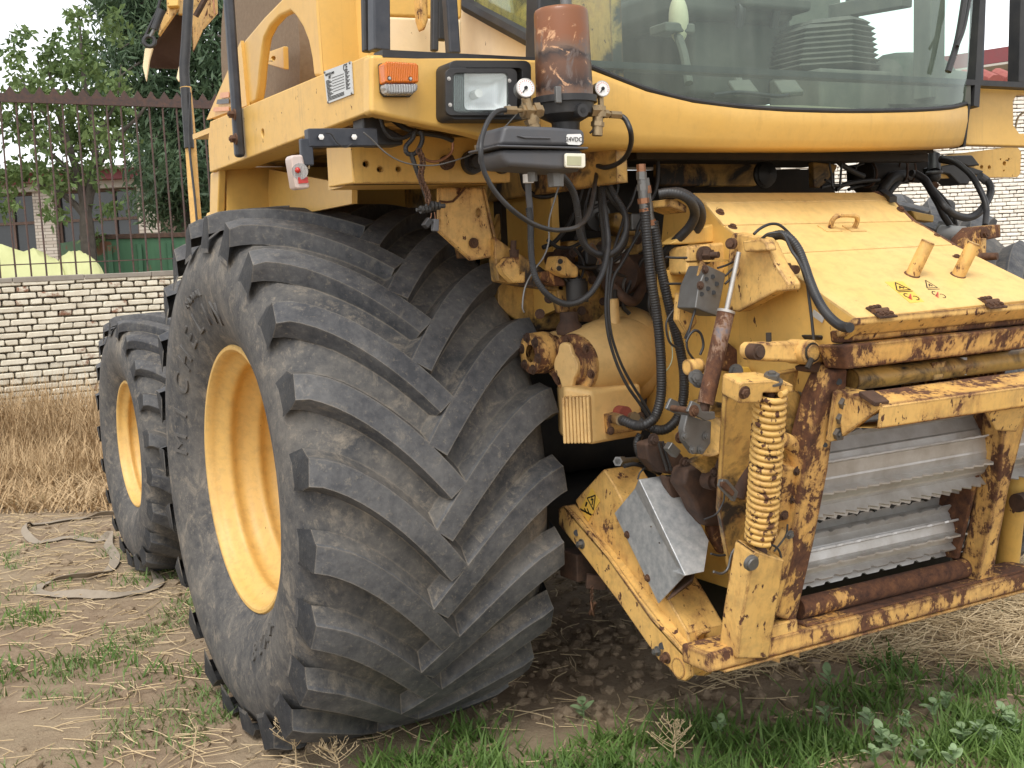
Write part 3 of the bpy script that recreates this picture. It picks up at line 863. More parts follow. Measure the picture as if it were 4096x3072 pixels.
def d_patch(u, v, p):
    if u < 760 and v > 1000:
        n_ = noise2(p, 1.6, 4) + .6 * noise2(p, 5, 2)
        band = .9 if v > 1330 else (.55 if v > 1150 or v < 1110 else .25)
        if 700 < u and v > 1560: band = .4
        return band * max(0, min(1, (n_ - .12) * 3)) * (1.0 if v > 1000 else 0)
    if u > 1500 and v < interp(u, EDGE):
        return .30 * max(0, min(1, (noise2(p, 3, 6) - .1) * 3))
    return 0
blades('grass_patches', scatter(9000, d_patch, -520, 2500, 1000, 1850, 8), .02, .075, .006, .8, M['grass_dull'], 2, 1.0, 3)
blades('grass_tufts', scatter(700, lambda u, v, p: .5 * max(0, min(1, (noise2(p, 2.1, 9) - .15) * 2.5)) if u < 560 and v > 1250 else 0, -40, 560, 1250, 1850, 12), .03, .09, .008, .6, M['grass'], 3, 1.0, 5)
# dry standing grass along the wall
def d_dry(u, v, p):
    if u > 420: return 0
    lim = interp(u, [(-60, 1075), (100, 1060), (230, 1035), (400, 1000)])
    return 1 if v < lim + 12 * noise2(p, 2, 1) else 0
blades('dry_grass', scatter(20000, d_dry, -420, 430, 962, 1085, 15), .10, .48, .010, .4, M['dry_grass'], 3, .9, 6)
blades('dry_grass_tall', scatter(12000, lambda u, v, p: 1 if u < 420 and v < 1000 + 10 * noise2(p, 2, 4) else 0, -420, 430, 958, 1010, 17), .3, .95, .011, .28, M['dry_grass'], 3, .8, 8)
blades('dry_grass_edge', scatter(9000, lambda u, v, p: 1 if u < 300 and 1000 < v < 1110 else 0, -420, 300, 990, 1110, 16), .05, .28, .010, 1.2, M['dry_grass'], 3, 1.4, 7)
# loose straw lying about
def straw(name, pts, l0, l1, r0, seed, lift=.03, mat=None):
    r = random.Random(seed); mb = MB()
    for p in pts:
        a = r.uniform(0, 2 * math.pi); L_ = r.uniform(l0, l1); d = V((math.cos(a), math.sin(a), 0)); s = V((-d.y, d.x, 0))
        p = V(p) + Z * .004; c = s * r.uniform(-.25, .25) * L_
        h = r.random() ** 2 * lift; h2 = r.random() ** 2 * lift
        mb.tube([p - d * L_ * .5 + Z * h, p + c * .5 + Z * (h + h2) * .5, p + d * L_ * .5 + Z * h2], r0 * r.uniform(.6, 1.2), 4, sub=2)
    return tag(mb.build(name, mat or M['straw'], smooth=False), kind='stuff')
def d_straw(u, v, p):
    k = .5 + .9 * noise2(p, 1.5, 11)
    if v < 1110: return 0
    if 980 < u < 1160 and 1400 < v < 1540: return .9
    if u > 1750 and v < 1480: return .8
    if u < 700: return max(.08, k) * (.7 if v < 1250 else 1)
    return max(.25 if v > 1500 else .1, k * .8)
straw('loose_straw', scatter(2900, d_straw, -520, 2600, 1100, 1850, 21), .04, .22, .0021, 3)
straw('straw_bed', scatter(1500, lambda u, v, p: 1 if v > interp(u, [(1480, 1480), (1700, 1390), (2212, 1290), (2400, 1270)]) + 5 and v < interp(u, [(1480, 1500), (1760, 1430), (1950, 1440), (2212, 1450), (2400, 1450)]) else 0, 1480, 2400, 1270, 1500, 22), .06, .30, .0022, 4, .09)
straw('trodden_straw', scatter(1700, lambda u, v, p: 1 if u < 420 and v > 1040 else 0, -520, 420, 1040, 1450, 23), .04, .16, .0026, 5, .015)
# soil clods
def clods(name, pts, r0, r1, seed):
    r = random.Random(seed); vs, fs = [], []
    bm = bmesh.new(); bmesh.ops.create_icosphere(bm, subdivisions=1, radius=1)
    bv = [v.co.copy() for v in bm.verts]; bf = [[v.index for v in f.verts] for f in bm.faces]; bm.free()
    mb = MB()
    for p in pts:
        R = r0 + (r1 - r0) * r.random() ** 4.5
        sc = V((R * r.uniform(.8, 1.3), R * r.uniform(.8, 1.3), R * r.uniform(.5, .9)))
        mb.add([V(p) + V((q.x * sc.x, q.y * sc.y, q.z * sc.z)) * r.uniform(.8, 1.2) + Z * R * .2 for q in bv], bf)
    return tag(mb.build(name, M['soil'], smooth=False), kind='stuff')
def d_clod(u, v, p):
    if 1000 < u < 1800 and 1180 < v < 1560: return 1
    if 380 < u < 720 and 1150 < v < 1650: return .5
    return .10
clods('soil_clods', scatter(5200, d_clod, -60, 2400, 1100, 1850, 31), .003, .036, 6)

# ------------------------------------------------------------------ broadleaf weeds, dead stalks, strap
M['weed'] = leaf_mat('pale_green_weed_leaf', (.20, .31, .13), (.34, .43, .25), .25)
def leaf_mesh(L_, w):
    rows = []
    for i in range(6):
        t = i / 5; hw = w * (math.sin(math.pi * (t * .86 + .07)) ** .8) * (1 - .15 * t)
        rows.append([V((-hw, L_ * t, .12 * L_ * math.sin(t * 2.4) + .12 * w)), V((0, L_ * t, .12 * L_ * math.sin(t * 2.4))), V((hw, L_ * t, .12 * L_ * math.sin(t * 2.4) + .12 * w))])
    o = MB().loft(rows).build('leaf', M['weed'], angle=180); me = o.data; bpy.data.objects.remove(o); return me
LEAF = [leaf_mesh(.05, .017), leaf_mesh(.062, .020), leaf_mesh(.04, .016)]
SPOTS = [(1555, 1395 + 190), (1785, 1500 + 60), (1790, 1480), (1880, 1570), (1905, 1605), (1960, 1570), (2020, 1545), (2045, 1530), (2080, 1600), (2120, 1595), (2150, 1610), (2165, 1560), (2190, 1580), (1930, 1625), (1990, 1640), (2060, 1650), (1260, 1545), (1890, 1650)]
r_ = random.Random(40)
for i, (u, v) in enumerate(SPOTS):
    p = P(u, v + 12, z=0); w = empty('broadleaf_weed', p)
    tag(w, 'small pale green broadleaf weed in the grass before the harvester', 'weed', 'broadleaf weeds in the foreground grass')
    s_ = MB().tube([(0, 0, -.01), (.004, 0, .03), (0, .004, .07)], .0025, 5, sub=2).build('stem', M['weed'], w)
    for k in range(7):
        o = bpy.data.objects.new('leaf', r_.choice(LEAF)); COL.objects.link(o); o.parent = w
        o.location = (0, 0, .02 + .05 * k / 6)
        o.rotation_euler = (r_.uniform(.0, .7), r_.uniform(-.3, .3), k * 2.4 + r_.uniform(-.4, .4)); o.scale = (.72 + .25 * r_.random(),) * 3
def stalk(u, v, h, label, n, seed, lean):
    r = random.Random(seed); p = P(u, v, z=0); w = empty('dead_stalk', p)
    tag(w, label, 'dead plant', 'dead stalks at the front of the ground')
    top = V((lean[0], lean[1], h))
    MB().tube([(0, 0, -.02), top * .5 + V((.01, 0, 0)), top], .003, 6, sub=6, taper=.0012).build('stem', M['straw'], w)
    mb = MB()
    for i in range(n):
        t = r.uniform(.35, 1); a = top * t; az = r.uniform(0, 6.28); L_ = .035 + .05 * (1 - t) * 1.6
        e = a + V((math.cos(az) * L_, math.sin(az) * L_, L_ * .8)); mb.tube([a, a.lerp(e, .5) - Z * .004, e], .0011, 4, sub=2)
        for k in range(3):
            b = a.lerp(e, .4 + .25 * k); e2_ = b + V((r.uniform(-1, 1), r.uniform(-1, 1), r.uniform(.2, 1))) * .016; mb.tube([b, e2_], .0011, 4)
    mb.build('twigs', M['straw'], w)
stalk(640, 1655, .17, 'bushy dry seed stalk in front of the big tyre', 30, 3, (-.02, 0))
stalk(735, 1668, .09, 'short dry seed stalk right of the bushy one in front of the tyre', 16, 4, (-.03, 0))
stalk(1452, 1665, .16, 'dry feathery stalk standing in the green grass at the bottom centre', 20, 6, (.02, .01))
stalk(402, 1690, .20, 'thin bent dry stem left of the big tyre at the picture bottom', 3, 7, (.05, 0))
M['strap'] = simple('grey_webbing', (.30, .25, .19), .9, var=.5, scale=30, col2=(.20, .16, .12), bump=.2)
sp = [(250, 1108), (205, 1112), (160, 1116), (100, 1125), (60, 1130), (54, 1145), (85, 1162), (150, 1152), (215, 1160), (238, 1150), (234, 1172), (248, 1195), (238, 1222), (190, 1242), (110, 1250), (80, 1262), (85, 1272), (140, 1280), (230, 1284), (300, 1272), (340, 1258), (338, 1240), (320, 1228)]
pp = spline([P(u, v + 6, z=.0) for u, v in sp], 7)
rows = []
for i, p in enumerate(pp):
    d = (pp[min(i + 1, len(pp) - 1)] - pp[max(i - 1, 0)]).normalized(); s = V((-d.y, d.x, 0))
    tw = max(0, .5 * math.sin(i * .21 + 1)) + .06; wdt = .066
    off = s * (wdt * .5 * (1 - .75 * tw)) + Z * (wdt * .5 * tw)
    c = V((p.x, p.y, ground_h(p.x, p.y) + .012 + wdt * .5 * tw))
    rows.append([c - off, c, c + off])
o = MB().loft(rows).build('webbing_strap', M['strap'], solid=.003, smooth=False)
tag(o, 'dirty grey webbing strap lying in loops on the soil by the rear wheel', 'strap')
# ================================================================== THE HARVESTER
HV = empty('forage_harvester')
tag(HV, 'big worn yellow self propelled forage harvester without its header parked on the soil', 'harvester')
CR = {2: (432, 0, 1 / 3, 1 / 3), 3: (918, 0, 1 / 3, 1 / 3), 4: (1404, 0, .3652, .3652), 5: (1026, 378, 1 / 3, 1 / 3), 6: (1458, 378, .3408, .3408),
      7: (1188, 864, .3906, .3906), 8: (1620, 810, .3256, .3256), 9: (1782, 297, .1944, .1944), 0: (0, 0, 1, 1)}
def uv(c, a, b): q = CR[c]; return q[0] + q[2] * a, q[1] + q[3] * b
def C(c, a_px, b_px, **k): return P(*uv(c, a_px, b_px), **k)
def CP_(c, pts, **k): return [C(c, a, b, **k) for a, b in pts]
TILT, TC = .284, -1.529
def PF(u, v, off=0):
    r = ray(u, v); n_ = np.array([0, 1, TILT])
    return V(CAM + r * ((TC + off - n_ @ CAM) / (n_ @ r)))
def CF(c, a_px, b_px, off=0): return PF(*uv(c, a_px, b_px), off)
FN = V((0, -1, -TILT)).normalized()                     # frame plane, outward
FU = V((0, -TILT, 1)).normalized()                      # up along the frame
def hose(c, pts, ys, rpx, corr=0, name='hydraulic_hose', mat=None, parent=None, seg=10):
    ys = [ys] * len(pts) if not hasattr(ys, '__len__') else np.interp(np.linspace(0, 1, len(pts)), np.linspace(0, 1, len(ys)), ys)
    q = [C(c, a, b, y=yy) for (a, b), yy in zip(pts, ys)]
    r = rpx / ppm(q[len(q) // 2])
    mb = MB(); mb.tube(q, r, seg, corr=corr, pitch=max(.0065, r * .5), sub=8)
    return mb.build(name, mat or M['hose'], parent or HV, angle=60)

# ------------------------------------------------------------------ wheels
def make_wheel(cx, cy, cz, R, rimr, x0, x1, side, label, letters=None, phase=0.0, N=23, half=False):
    wh = empty('wheel', (0, 0, 0), HV); wh['label'] = label
    W = x1 - x0; k = W / .93; s = R / 1.03
    xm = (x0 + x1) / 2
    prof = [(.02, rimr - .015), (-.015, rimr + .015), (-.05, rimr + .06 * s), (-.085, rimr + .15 * s), (-.104, .74 * s), (-.101, .80 * s), (-.088, .862 * s), (-.062, .912 * s), (-.018, .945 * s), (.08, .963 * s), (.22, .971 * s), (.365, .974 * s)]
    pr = [(x0 + .10 * k + a * k, r) for a, r in prof]
    prof_rx = ([r for a, r in pr], [a for a, r in pr])
    pr += [(2 * xm - a, r) for a, r in pr[:-1][::-1]]
    mb = MB()
    mb.lathe(pr, (0, cy, cz), X, 160)
    def surf(x):                                   # lug-top radius over x
        t = min(1, abs(x - xm) / (W / 2))
        return R * (1 - .026 * t ** 3)
    def pt(x, th, r): return V((x, cy - r * math.cos(th), cz + r * math.sin(th)))
    pitch = 2 * math.pi / N
    for sd in ((-1, 1)):
        for j in range(N):
            th0 = phase + j * pitch + (pitch / 2 if sd > 0 else 0)
            ns = 11; rows = []
            for i in range(ns + 1):
                t = i / ns
                x = xm + sd * (-.03 * k + t * (W / 2 - .010 * k + .03 * k))
                th = th0 + math.radians(22.5) * (1 - (1 - t) ** 1.55)
                t1 = min(t, .97); t2 = t1 + .02
                dth = math.radians(22.5) * ((1 - t1) ** 1.55 - (1 - t2) ** 1.55) * R; dx = sd * .02 * (W / 2)
                n_ = math.hypot(dth, dx); px, pth = -dth / n_ * sd * sd, dx / n_ * 1.0
                wt = (.038 + .009 * t) * s; wb = wt + .012 * s; wbu = wt + .040 * s
                top = surf(x) * (1 if t < .99 else .990); bot = (.955 - .02 * max(0, t - .75) * 4) * s
                # perpendicular in (x, arc) space
                ux, ua = -dth / n_, dx / n_
                if sd < 0: ux, ua = dth / n_, -dx / n_
                row = []
                for q, r_l in ((-wb, bot), (-wt * 1.06, top - .014 * s), (-wt * .97, top), (wt * .97, top), (wt * 1.08, top - .014 * s), (wbu, bot)):
                    xx = x + ux * q * (1 if t < .9 else .75); aa = th + ua * q / R
                    row.append(pt(xx, aa, r_l))
                rows.append(row)
            # lug end going down the shoulder
            xe = xm + sd * (W / 2 + .002 * k)
            th = th0 + math.radians(22.5)
            row = []
            for q, r_l in ((-wb * 1.05, .865 * s), (-wt * 1.05, .875 * s), (-wt, .88 * s), (wt, .88 * s), (wt * 1.1, .875 * s), (wbu * .9, .865 * s)):
                row.append(pt(xe, th - (-1 if sd < 0 else -1) * 0 + (dx / n_ * (1 if sd > 0 else -1)) * q / R, r_l))
            rows.append(row)
            n0 = len(mb.v); i0 = len(mb.mi)
            mb.loft(rows)
            nq = len(mb.mi) - i0
            for qi in range(nq): mb.mi[i0 + qi] = 2 if qi >= nq - 5 else (0 if qi % 5 == 4 else 1)
            mb.f.append([n0 + i for i in range(6)][::-1]); mb.mi.append(0)
            l0 = n0 + len(rows) * 6 - 6
            mb.f.append([l0 + i for i in range(6)]); mb.mi.append(0)
    gl = 0.0
    nv = []
    for p in mb.v:
        z = p[2]; x, y = p[0], p[1]
        if z < gl + .004:
            z = gl + .004 - .006
        nv.append((x, y, z))
    mb.v = nv
    mb.build('tyre', [M['rubber'], M['rubber_top'], M['rubber_end']], wh, angle=32, bevel=.005)
    # rim: lip, stepped barrel, disc
    f = rimr / .51
    sx = -1 if side < 0 else 1
    xr = x0 + .10 * k if side < 0 else x1 - .10 * k
    rp = [(.03, .52), (-.006, .522), (-.016, .514), (-.015, .502), (-.004, .492), (.014, .489)] + [(.014 + .34 * q / 40, .489 - .085 * q / 40 - .0115 * (1 - math.cos(2 * math.pi * q / 13.3)) * .5 - .004 * (1 - math.cos(2 * math.pi * q / 13.3)) ** 2) for q in range(1, 41)] + [(.385, .395), (.39, .16), (.36, .15), (.36, 0.001)]
    mb = MB(); mb.lathe([(a * k, r * f) for a, r in rp], (xr, cy, cz), X * (-sx), 96)
    mb.build('rim', M['rim_yellow'], wh, angle=40)
    mb = MB()
    for i in range(10):
        a = 2 * math.pi * i / 10
        mb.bolt((xr - sx * .36 * k, cy + .2 * f * math.cos(a), cz + .2 * f * math.sin(a)), X * sx, .016)
    mb.build('wheel_bolts', M['bolt_rust'], wh)
    for (txt, a0, rad, size, step) in letters or ():
        for i, ch in enumerate(txt):
            if ch == ' ': continue
            a = math.radians(a0 - step * i)
            xa, xb = float(np.interp(rad - size * .35, *prof_rx)), float(np.interp(rad + size * .35, *prof_rx))
            ctr = V(((xa + xb) / 2 - .002, cy - rad * math.cos(a), cz + rad * math.sin(a)))
            rt = V((0, math.sin(a) * -1, -math.cos(a))); upv = V(((xb - xa) / (size * .7), -math.cos(a), math.sin(a)))
            o = text('raised_letter', ch, size, ctr, rt, upv, M['rubber_text'], wh, .006)
    return wh
M['rubber_text'] = simple('raised_rubber_lettering', (.075, .073, .07), .75, var=.7, scale=14, col2=(.15, .135, .12), bump=.1)
make_wheel(0, 0, .95, 1.03, .505, -.10, .83, -1, 'huge front tyre with deep chevron lugs and a bright yellow rim', [('MICHELIN', 173, .635, .13, 12.5), ('XM28', 318, .64, .10, 8.5), ('RADIAL', 112, .72, .04, 3.2)], math.radians(2.6))
make_wheel(0, 0, .95, 1.03, .505, 2.74, 3.67, 1, 'far side front tyre mostly hidden behind the feeder housing', None, math.radians(1))
make_wheel(0, 2.797, .765, .77, .37, .085, .70, -1, 'smaller dusty rear tyre with a yellow rim', None, math.radians(3), 21)
MB().cyl((.38, 0, .95), (2.9, 0, .95), .16, seg=20).build('front_axle', M['dark'], HV)
MB().cyl((.4, 2.797, .765), (2.6, 2.797, .765), .1, seg=16).build('rear_axle', M['dark'], HV)

# ------------------------------------------------------------------ side beam and platform front
BX, FY = .02, -1.40
pl = [P(793, 118, x=BX), P(453, 262, x=BX), P(449, 306, x=BX), P(453, 373, x=BX), P(799, 242, x=BX)]
zb = P(567, 288, x=BX); hole = [zb + Y * (.013 * math.cos(a)) + Z * (.016 * math.sin(a)) for a in np.linspace(0, 2 * math.pi, 12, endpoint=False)]
MB().plate(pl, X * .05, [hole]).build('side_beam', M['yellow_chip'], HV, bevel=.006)
MB().plate([p + X * .052 - Z * .0 for p in (pl[3] + Z * .03, pl[4] + Z * .03)] + [p for p in (pl[4] + X * .14 + Z * .03, pl[3] + X * .14 + Z * .03)], Z * -.025).build('beam_flange', M['yellow'], HV, bevel=.004)
# headlight panel: slanted lower edge, slightly chamfered corner
top = [(800, 117), (1000, 121), (1170, 128)]; bot = [(800, 244), (930, 272), (1010, 288), (1090, 310), (1170, 319)]
MB().plate([P(a, b, y=FY) for a, b in top] + [P(a, b, y=FY) for a, b in bot[::-1]], Y * .06).build('headlight_panel', M['yellow'], HV, bevel=.012)
# cab sill, bowed in plan, from the panel to the right hand end
ST = [(1166, 127, -1.405), (1230, 128, -1.415), (1290, 149, -1.43), (1400, 193, -1.46), (1500, 218, -1.49), (1600, 231, -1.515), (1700, 238, -1.53), (1800, 241, -1.535), (1900, 241, -1.525), (2000, 238, -1.49), (2060, 233, -1.44), (2092, 225, -1.38)]
SB = [(1166, 319), (1230, 320), (1290, 320), (1400, 321), (1500, 321), (1600, 321), (1700, 321), (1800, 321), (1900, 321), (2000, 320), (2055, 319), (2081, 317)]
r0 = [P(u, v, y=y) for u, v, y in ST]; r1 = [P(u, v, y=ST[i][2] + .03) for i, (u, v) in enumerate(SB)]
rows = []
for t, back in ((-.06, .10), (0, .022), (.04, .004), (.12, 0), (.4, -.006), (.75, 0), (.93, .004), (.985, .02), (1.0, .05), (1.0, .5)):
    rows.append([a.lerp(b, max(0, t)) + Y * back - Z * (.0 if t < 1 or back < .2 else -.03) for a, b in zip(r0, r1)])
MB().loft(rows).build('cab_sill', M['yellow'], HV, angle=60)
MB().tube([p + Y * .012 + Z * .004 for p in r0[1:]], .008, 8, sub=4).build('windscreen_gasket', M['black'], HV)
# right end: gap and right platform
a, b = r0[-1], r1[-1]
MB().plate([a, a + V((.02, .08, .02)), b + V((.02, .08, 0)), b], X * .012).build('sill_gap_dark_strip', M['black'], HV)  # black strip standing for the dark of the open gap
RY = -1.30
rp = CP_(4, [(1893, 492), (2400, 510), (2400, 872), (1872, 858)], y=RY)
slot = CP_(4, [(2175, 560), (2330, 560), (2330, 790), (2185, 788), (2155, 745), (2153, 600)], y=RY)
MB().plate(rp, Y * .05, [slot]).build('right_platform_panel', M['yellow'], HV, bevel=.008)
MB().plate([p + Y * .16 for p in slot], Y * .01).build('slot_backing', M['dark'], HV)
MB().cyl(zb + X * .02, zb + X * .03, .02, seg=14).build('beam_hole_shade', M['dark_rust'], HV)  # dark disc added behind the beam hole in place of its shade
hose(4, [(2160, 760), (2180, 690), (2230, 660), (2300, 670)], RY + .05, 2.2, name='slot_hose', mat=M['brass'])
for p in (r0[-1],): pass
# dark underside of the cab and platform deck
MB().plate([V((.08, FY + .06, 2.145)), V((2.45, FY + .1, 2.09)), V((2.45, .2, 2.12)), V((.08, .2, 2.15))], Z * .03).build('deck_plate', M['yellow_grease'], HV)
MB().bar(V((.05, FY + .03, 2.30)), V((2.9, FY + .06, 2.30)), .06, .02).build('deck_edge', M['black'], HV)
MB().plate([V((.03, FY + .05, 2.262)), V((.75, FY + .05, 2.285)), V((.75, .5, 2.29)), V((.03, .5, 2.285))], Z * .02).build('deck_top', M['yellow'], HV)

# lower box under the platform, left and right
LBY = -1.05
f = CP_(2, [(975, 935), (1340, 880), (2010, 900), (2010, 1180), (1660, 1182), (1003, 1187)], y=LBY)
hl = []
for (hx, hy, hr) in ((1075, 1062, 21), (1165, 1098, 19), (1285, 1096, 17)):
    hl.append([C(2, hx + hr * math.cos(t), hy + hr * math.sin(t), y=LBY) for t in np.linspace(0, 2 * math.pi, 14, endpoint=False)])
MB().plate(f, Y * .03, hl).build('light_box_front', M['yellow_chip'], HV, bevel=.006)
xl = f[0].x
lf = [V((xl, LBY + .002, f[0].z)), V((f[-1].x - .004, LBY + .002, f[-1].z)), P(709, 405, x=xl), P(704, 318, x=xl)]
MB().plate(lf, X * .03).build('light_box_side', M['yellow'], HV, bevel=.005)
MB().plate([f[-1] + V((.03, .034, .002)), f[3] + V((0, .034, .002)), f[3] + V((0, .3, .002)), f[-1] + V((.03, .3, .002))], Z * .02).build('light_box_bottom', M['yellow'], HV)
MB().plate([p + Y * .07 for p in f], Y * .01).build('light_box_dark_sheet', M['dark'], HV)  # dark sheet added so the holes in the front look shaded
for i, (hx, hy, hr, mt) in enumerate(((300, 1055, 78, 'black'), (135, 1055, 48, 'dark_rust'), (495, 1058, 70, 'black'))):
    c = C(3, hx, hy, y=LBY - .004); r = hr / 3 / ppm(c); mb = MB()
    mb.cyl(c, c - Y * .02, r, r * .94, 24); mb.cyl(c - Y * .02, c - Y * .045, r * .6, r * .5, 20)
    for q in (-.6, .6): mb.bolt(c - Y * .02 + Z * r * q * .9 + X * r * q * .5, -Y, .008)
    mb.build('rubber_plug', M[mt], HV)
rb = CP_(9, [(1240, 210), (2130, 95), (2180, 160), (2172, 400), (2140, 440), (1250, 455)], y=-.95)
hl = [[C(9, hx + hr * math.cos(t), hy + hr * 1.3 * math.sin(t), y=-.95) for t in np.linspace(0, 2 * math.pi, 12, endpoint=False)] for hx, hy, hr in ((1742, 328, 17), (1828, 331, 17), (1995, 288, 19), (1952, 243, 9), (2043, 240, 9), (1990, 368, 9))]
MB().plate(rb, Y * .03, hl).build('right_light_box', M['yellow_chip'], HV, bevel=.006)
MB().plate([p + Y * .2 for p in rb], Y * .02).build('right_light_box_back', M['dark'], HV)

# fender shell behind and inside the big tyre
MB().plate([V((.90, -.85, 1.55)), V((.90, .6, 1.2)), V((.90, .6, 2.12)), V((.90, -.85, 2.12))], X * .03).build('fender_inner_wall', M['yellow'], HV)
p0, p1 = P(455, 470, x=.06), P(455, 372, x=.06)
MB().plate([V((.07, .21, 1.97)), V((.9, .21, 1.97)), V((.9, .21, 2.145)), V((.07, .21, 2.145))], Y * .03).build('fender_back_wall', M['yellow'], HV)
fe = [P(454, 374, x=.035), P(452, 480, x=.035), P(469, 480, x=.035), P(473, 366, x=.035)]
MB().plate(fe, X * .03).build('fender_edge_strip', M['yellow'], HV, bevel=.006)
MB().cyl(P(482, 372, x=.10), P(478, 480, x=.10), .022, seg=14).build('fender_tube', M['yellow'], HV)
MB().plate([fe[3] + X * .2, fe[2] + X * .2, P(760, 440, x=.235), P(760, 400, x=.235)], X * .02).build('fender_panel', M['yellow'], HV)

# side cover with the arched air intake
SX = .10
outer = [P(453, 258, x=SX), P(527, 87, x=SX), P(569, 37, x=SX), P(605, 0, x=SX), P(660, -60, x=SX), P(690, -60, x=SX), P(697, 165, x=SX), P(560, 222, x=SX)]
arch = CP_(2, [(360, 655), (375, 560), (385, 440), (400, 320), (412, 250), (450, 175), (510, 110), (585, 75), (620, 110), (665, 180), (700, 270), (722, 380), (735, 500)], x=SX)
sil = [P(453, 258, x=SX), P(494, 165, x=SX), P(527, 87, x=SX), P(569, 37, x=SX), P(605, 0, x=SX), P(660, -60, x=SX), P(682, -60, x=SX), P(686, 30, x=SX), P(697, 166, x=SX)]
MB().plate(sil + [arch[-1], arch[-2], arch[-3], arch[-4], arch[-5], arch[-6], arch[-7]] + arch[:6][::-1] + [P(540, 226, x=SX)], X * .035).build('intake_cover', M['yellow'], HV, bevel=.012)
MB().plate([P(452, 259, x=SX + .0), P(527, 88, x=SX), P(540, 228, x=SX)], -X * .012).build('cover_flap', M['yellow'], HV)
e0, e1 = P(682, -60, x=SX), P(697, 166, x=SX)
d0, d1 = P(757, -60, x=SX + .13), P(769, 136, x=SX + .13)
MB().plate([e0, e1, d1, d0], X * .04).build('corner_cover', M['yellow'], HV, bevel=.01)
MB().plate([d0, d1, P(795, 126, x=SX + .16), P(790, -60, x=SX + .16)], X * .03).build('corner_cover', M['yellow'], HV, bevel=.006)
c = C(2, 700, 400, x=SX + .42)
MB().cyl(V((SX + .22, c.y + .06, 2.62)), V((SX + .5, c.y + .06, 2.62)), .52, .56, 40).build('rotary_screen', simple('rusty_mesh_screen', (.17, .115, .07), .8, var=.5, scale=60, col2=(.26, .19, .12), bump=.6), HV)
bpts = CP_(2, [(385, 355), (540, 300), (545, 450), (380, 400)], x=SX + .14)
MB().plate(bpts, X * .02, [[C(2, 475 + 14 * math.cos(t), 378 + 14 * math.sin(t), x=SX + .14) for t in np.linspace(0, 6.28, 10, endpoint=False)]]).build('screen_bracket', M['yellow'], HV, bevel=.004)
MB().box((SX + .75, arch[7].y + .3, 2.6), (.04, 2.2, 1.3)).build('intake_back', M['yellow_grease'], HV)
for v0, h, mt in ((198, 12, 'red_stripe'), (213, 10, 'grey_stripe'), (230, 9, 'red_stripe')):
    q = [P(476 - (v0 - 198) * .45, v0 + 2, x=SX - .02), P(494, v0, x=SX - .02), P(494, v0 + h, x=SX - .02), P(474 - (v0 - 198) * .45, v0 + h + 2, x=SX - .02)]
    MB().plate(q, X * .002).build('cover_sticker', M[mt], HV)

# posts, rails and the rear part of the cab
def post(name, c, a, b, w, d, mat, y, bev=.006): 
    p, q = C(c, *a, y=y), C(c, *b, y=y)
    return MB().bar(p, q, w, d, X).build(name, M[mat], HV, bevel=bev)
post('corner_post', 2, (1158, -160), (1162, 335), .052, .05, 'black_paint', -1.2)
post('corner_post', 2, (1078, -160), (1087, 340), .03, .03, 'black', -1.12)
post('handrail', 3, (64, -160), (60, 335), .022, .022, 'black', -1.18)
post('handrail', 3, (98, -160), (108, 265), .034, .03, 'black', -1.0)
post('cab_rail', 3, (150, -160), (182, 352), .038, .035, 'black_paint', -1.15)
MB().plate(CP_(2, [(1195, 105), (1700, 125), (1700, 380), (1195, 370)], y=-.85), Y * .04).build('cab_rear_panel', M['yellow_cream'], HV, bevel=.01)
MB().plate(CP_(2, [(1190, -200), (1700, -200), (1700, 122), (1195, 102)], y=-.80), Y * .04).build('cab_rear_panel', M['yellow'], HV, bevel=.01)
mb = MB(); mb.plate([C(3, a, b, y=-.95) for a, b in ((-35, -60), (20, -60), (25, 130), (0, 200), (-25, 120))], Y * .05)
mb.build('amber_cover', M['yellow_worn'], HV, bevel=.008)
CX = .70
dp = CP_(3, [(200, -120), (330, -120), (330, 40), (480, 130), (740, 285), (760, 420), (205, 400)], x=CX)
dp = [P(985, 118, x=CX), P(985, -60, x=CX), P(1003, -60, x=CX), P(1006, 2, x=CX), P(1030, 22, x=CX), P(1085, 52, x=CX), P(1175, 100, x=CX), P(1190, 132, x=CX)]
MB().plate(dp, X * .04).build('cab_door', M['yellow_cream'], HV, bevel=.006)
fr = [P(1004, -60, x=CX - .01), P(1007, 4, x=CX - .01), P(1032, 24, x=CX - .01), P(1087, 54, x=CX - .01), P(1180, 104, x=CX - .01)]
MB().tube(fr, .026, 8, sub=5).build('door_window_frame', M['black'], HV)
MB().plate([P(1008, -60, x=CX + .02), P(1010, 2, x=CX + .02), P(1034, 22, x=CX + .02), P(1180, 100, x=CX + .02), P(1180, -60, x=CX + .02)], X * .006).build('door_window', M['cab_glass'], HV)
p, q = C(3, 790, -150, y=-1.32), C(3, 780, 420, y=-1.32)
MB().bar(p, q, .10, .08, X).build('cab_pillar', M['black'], HV, bevel=.01)

# windscreen, bowed, leaning out slightly to the top
gl0 = [p + Y * .014 for p in r0[1:]]
GT = []
for i, p in enumerate(gl0):
    GT.append(V((1.53 + (p.x - 1.53) * 1.03, p.y - .06, 3.0)))
MB().loft([gl0, GT]).build('windscreen', M['cab_glass'], HV, angle=60)
ge, gt = gl0[-1], GT[-1]
MB().loft([[ge, ge + V((.05, .25, 0)), ge + V((.06, 1.3, .02))], [gt, gt + V((.05, .25, 0)), gt + V((.06, 1.3, 0))]]).build('right_cab_window', M['side_glass'], HV)
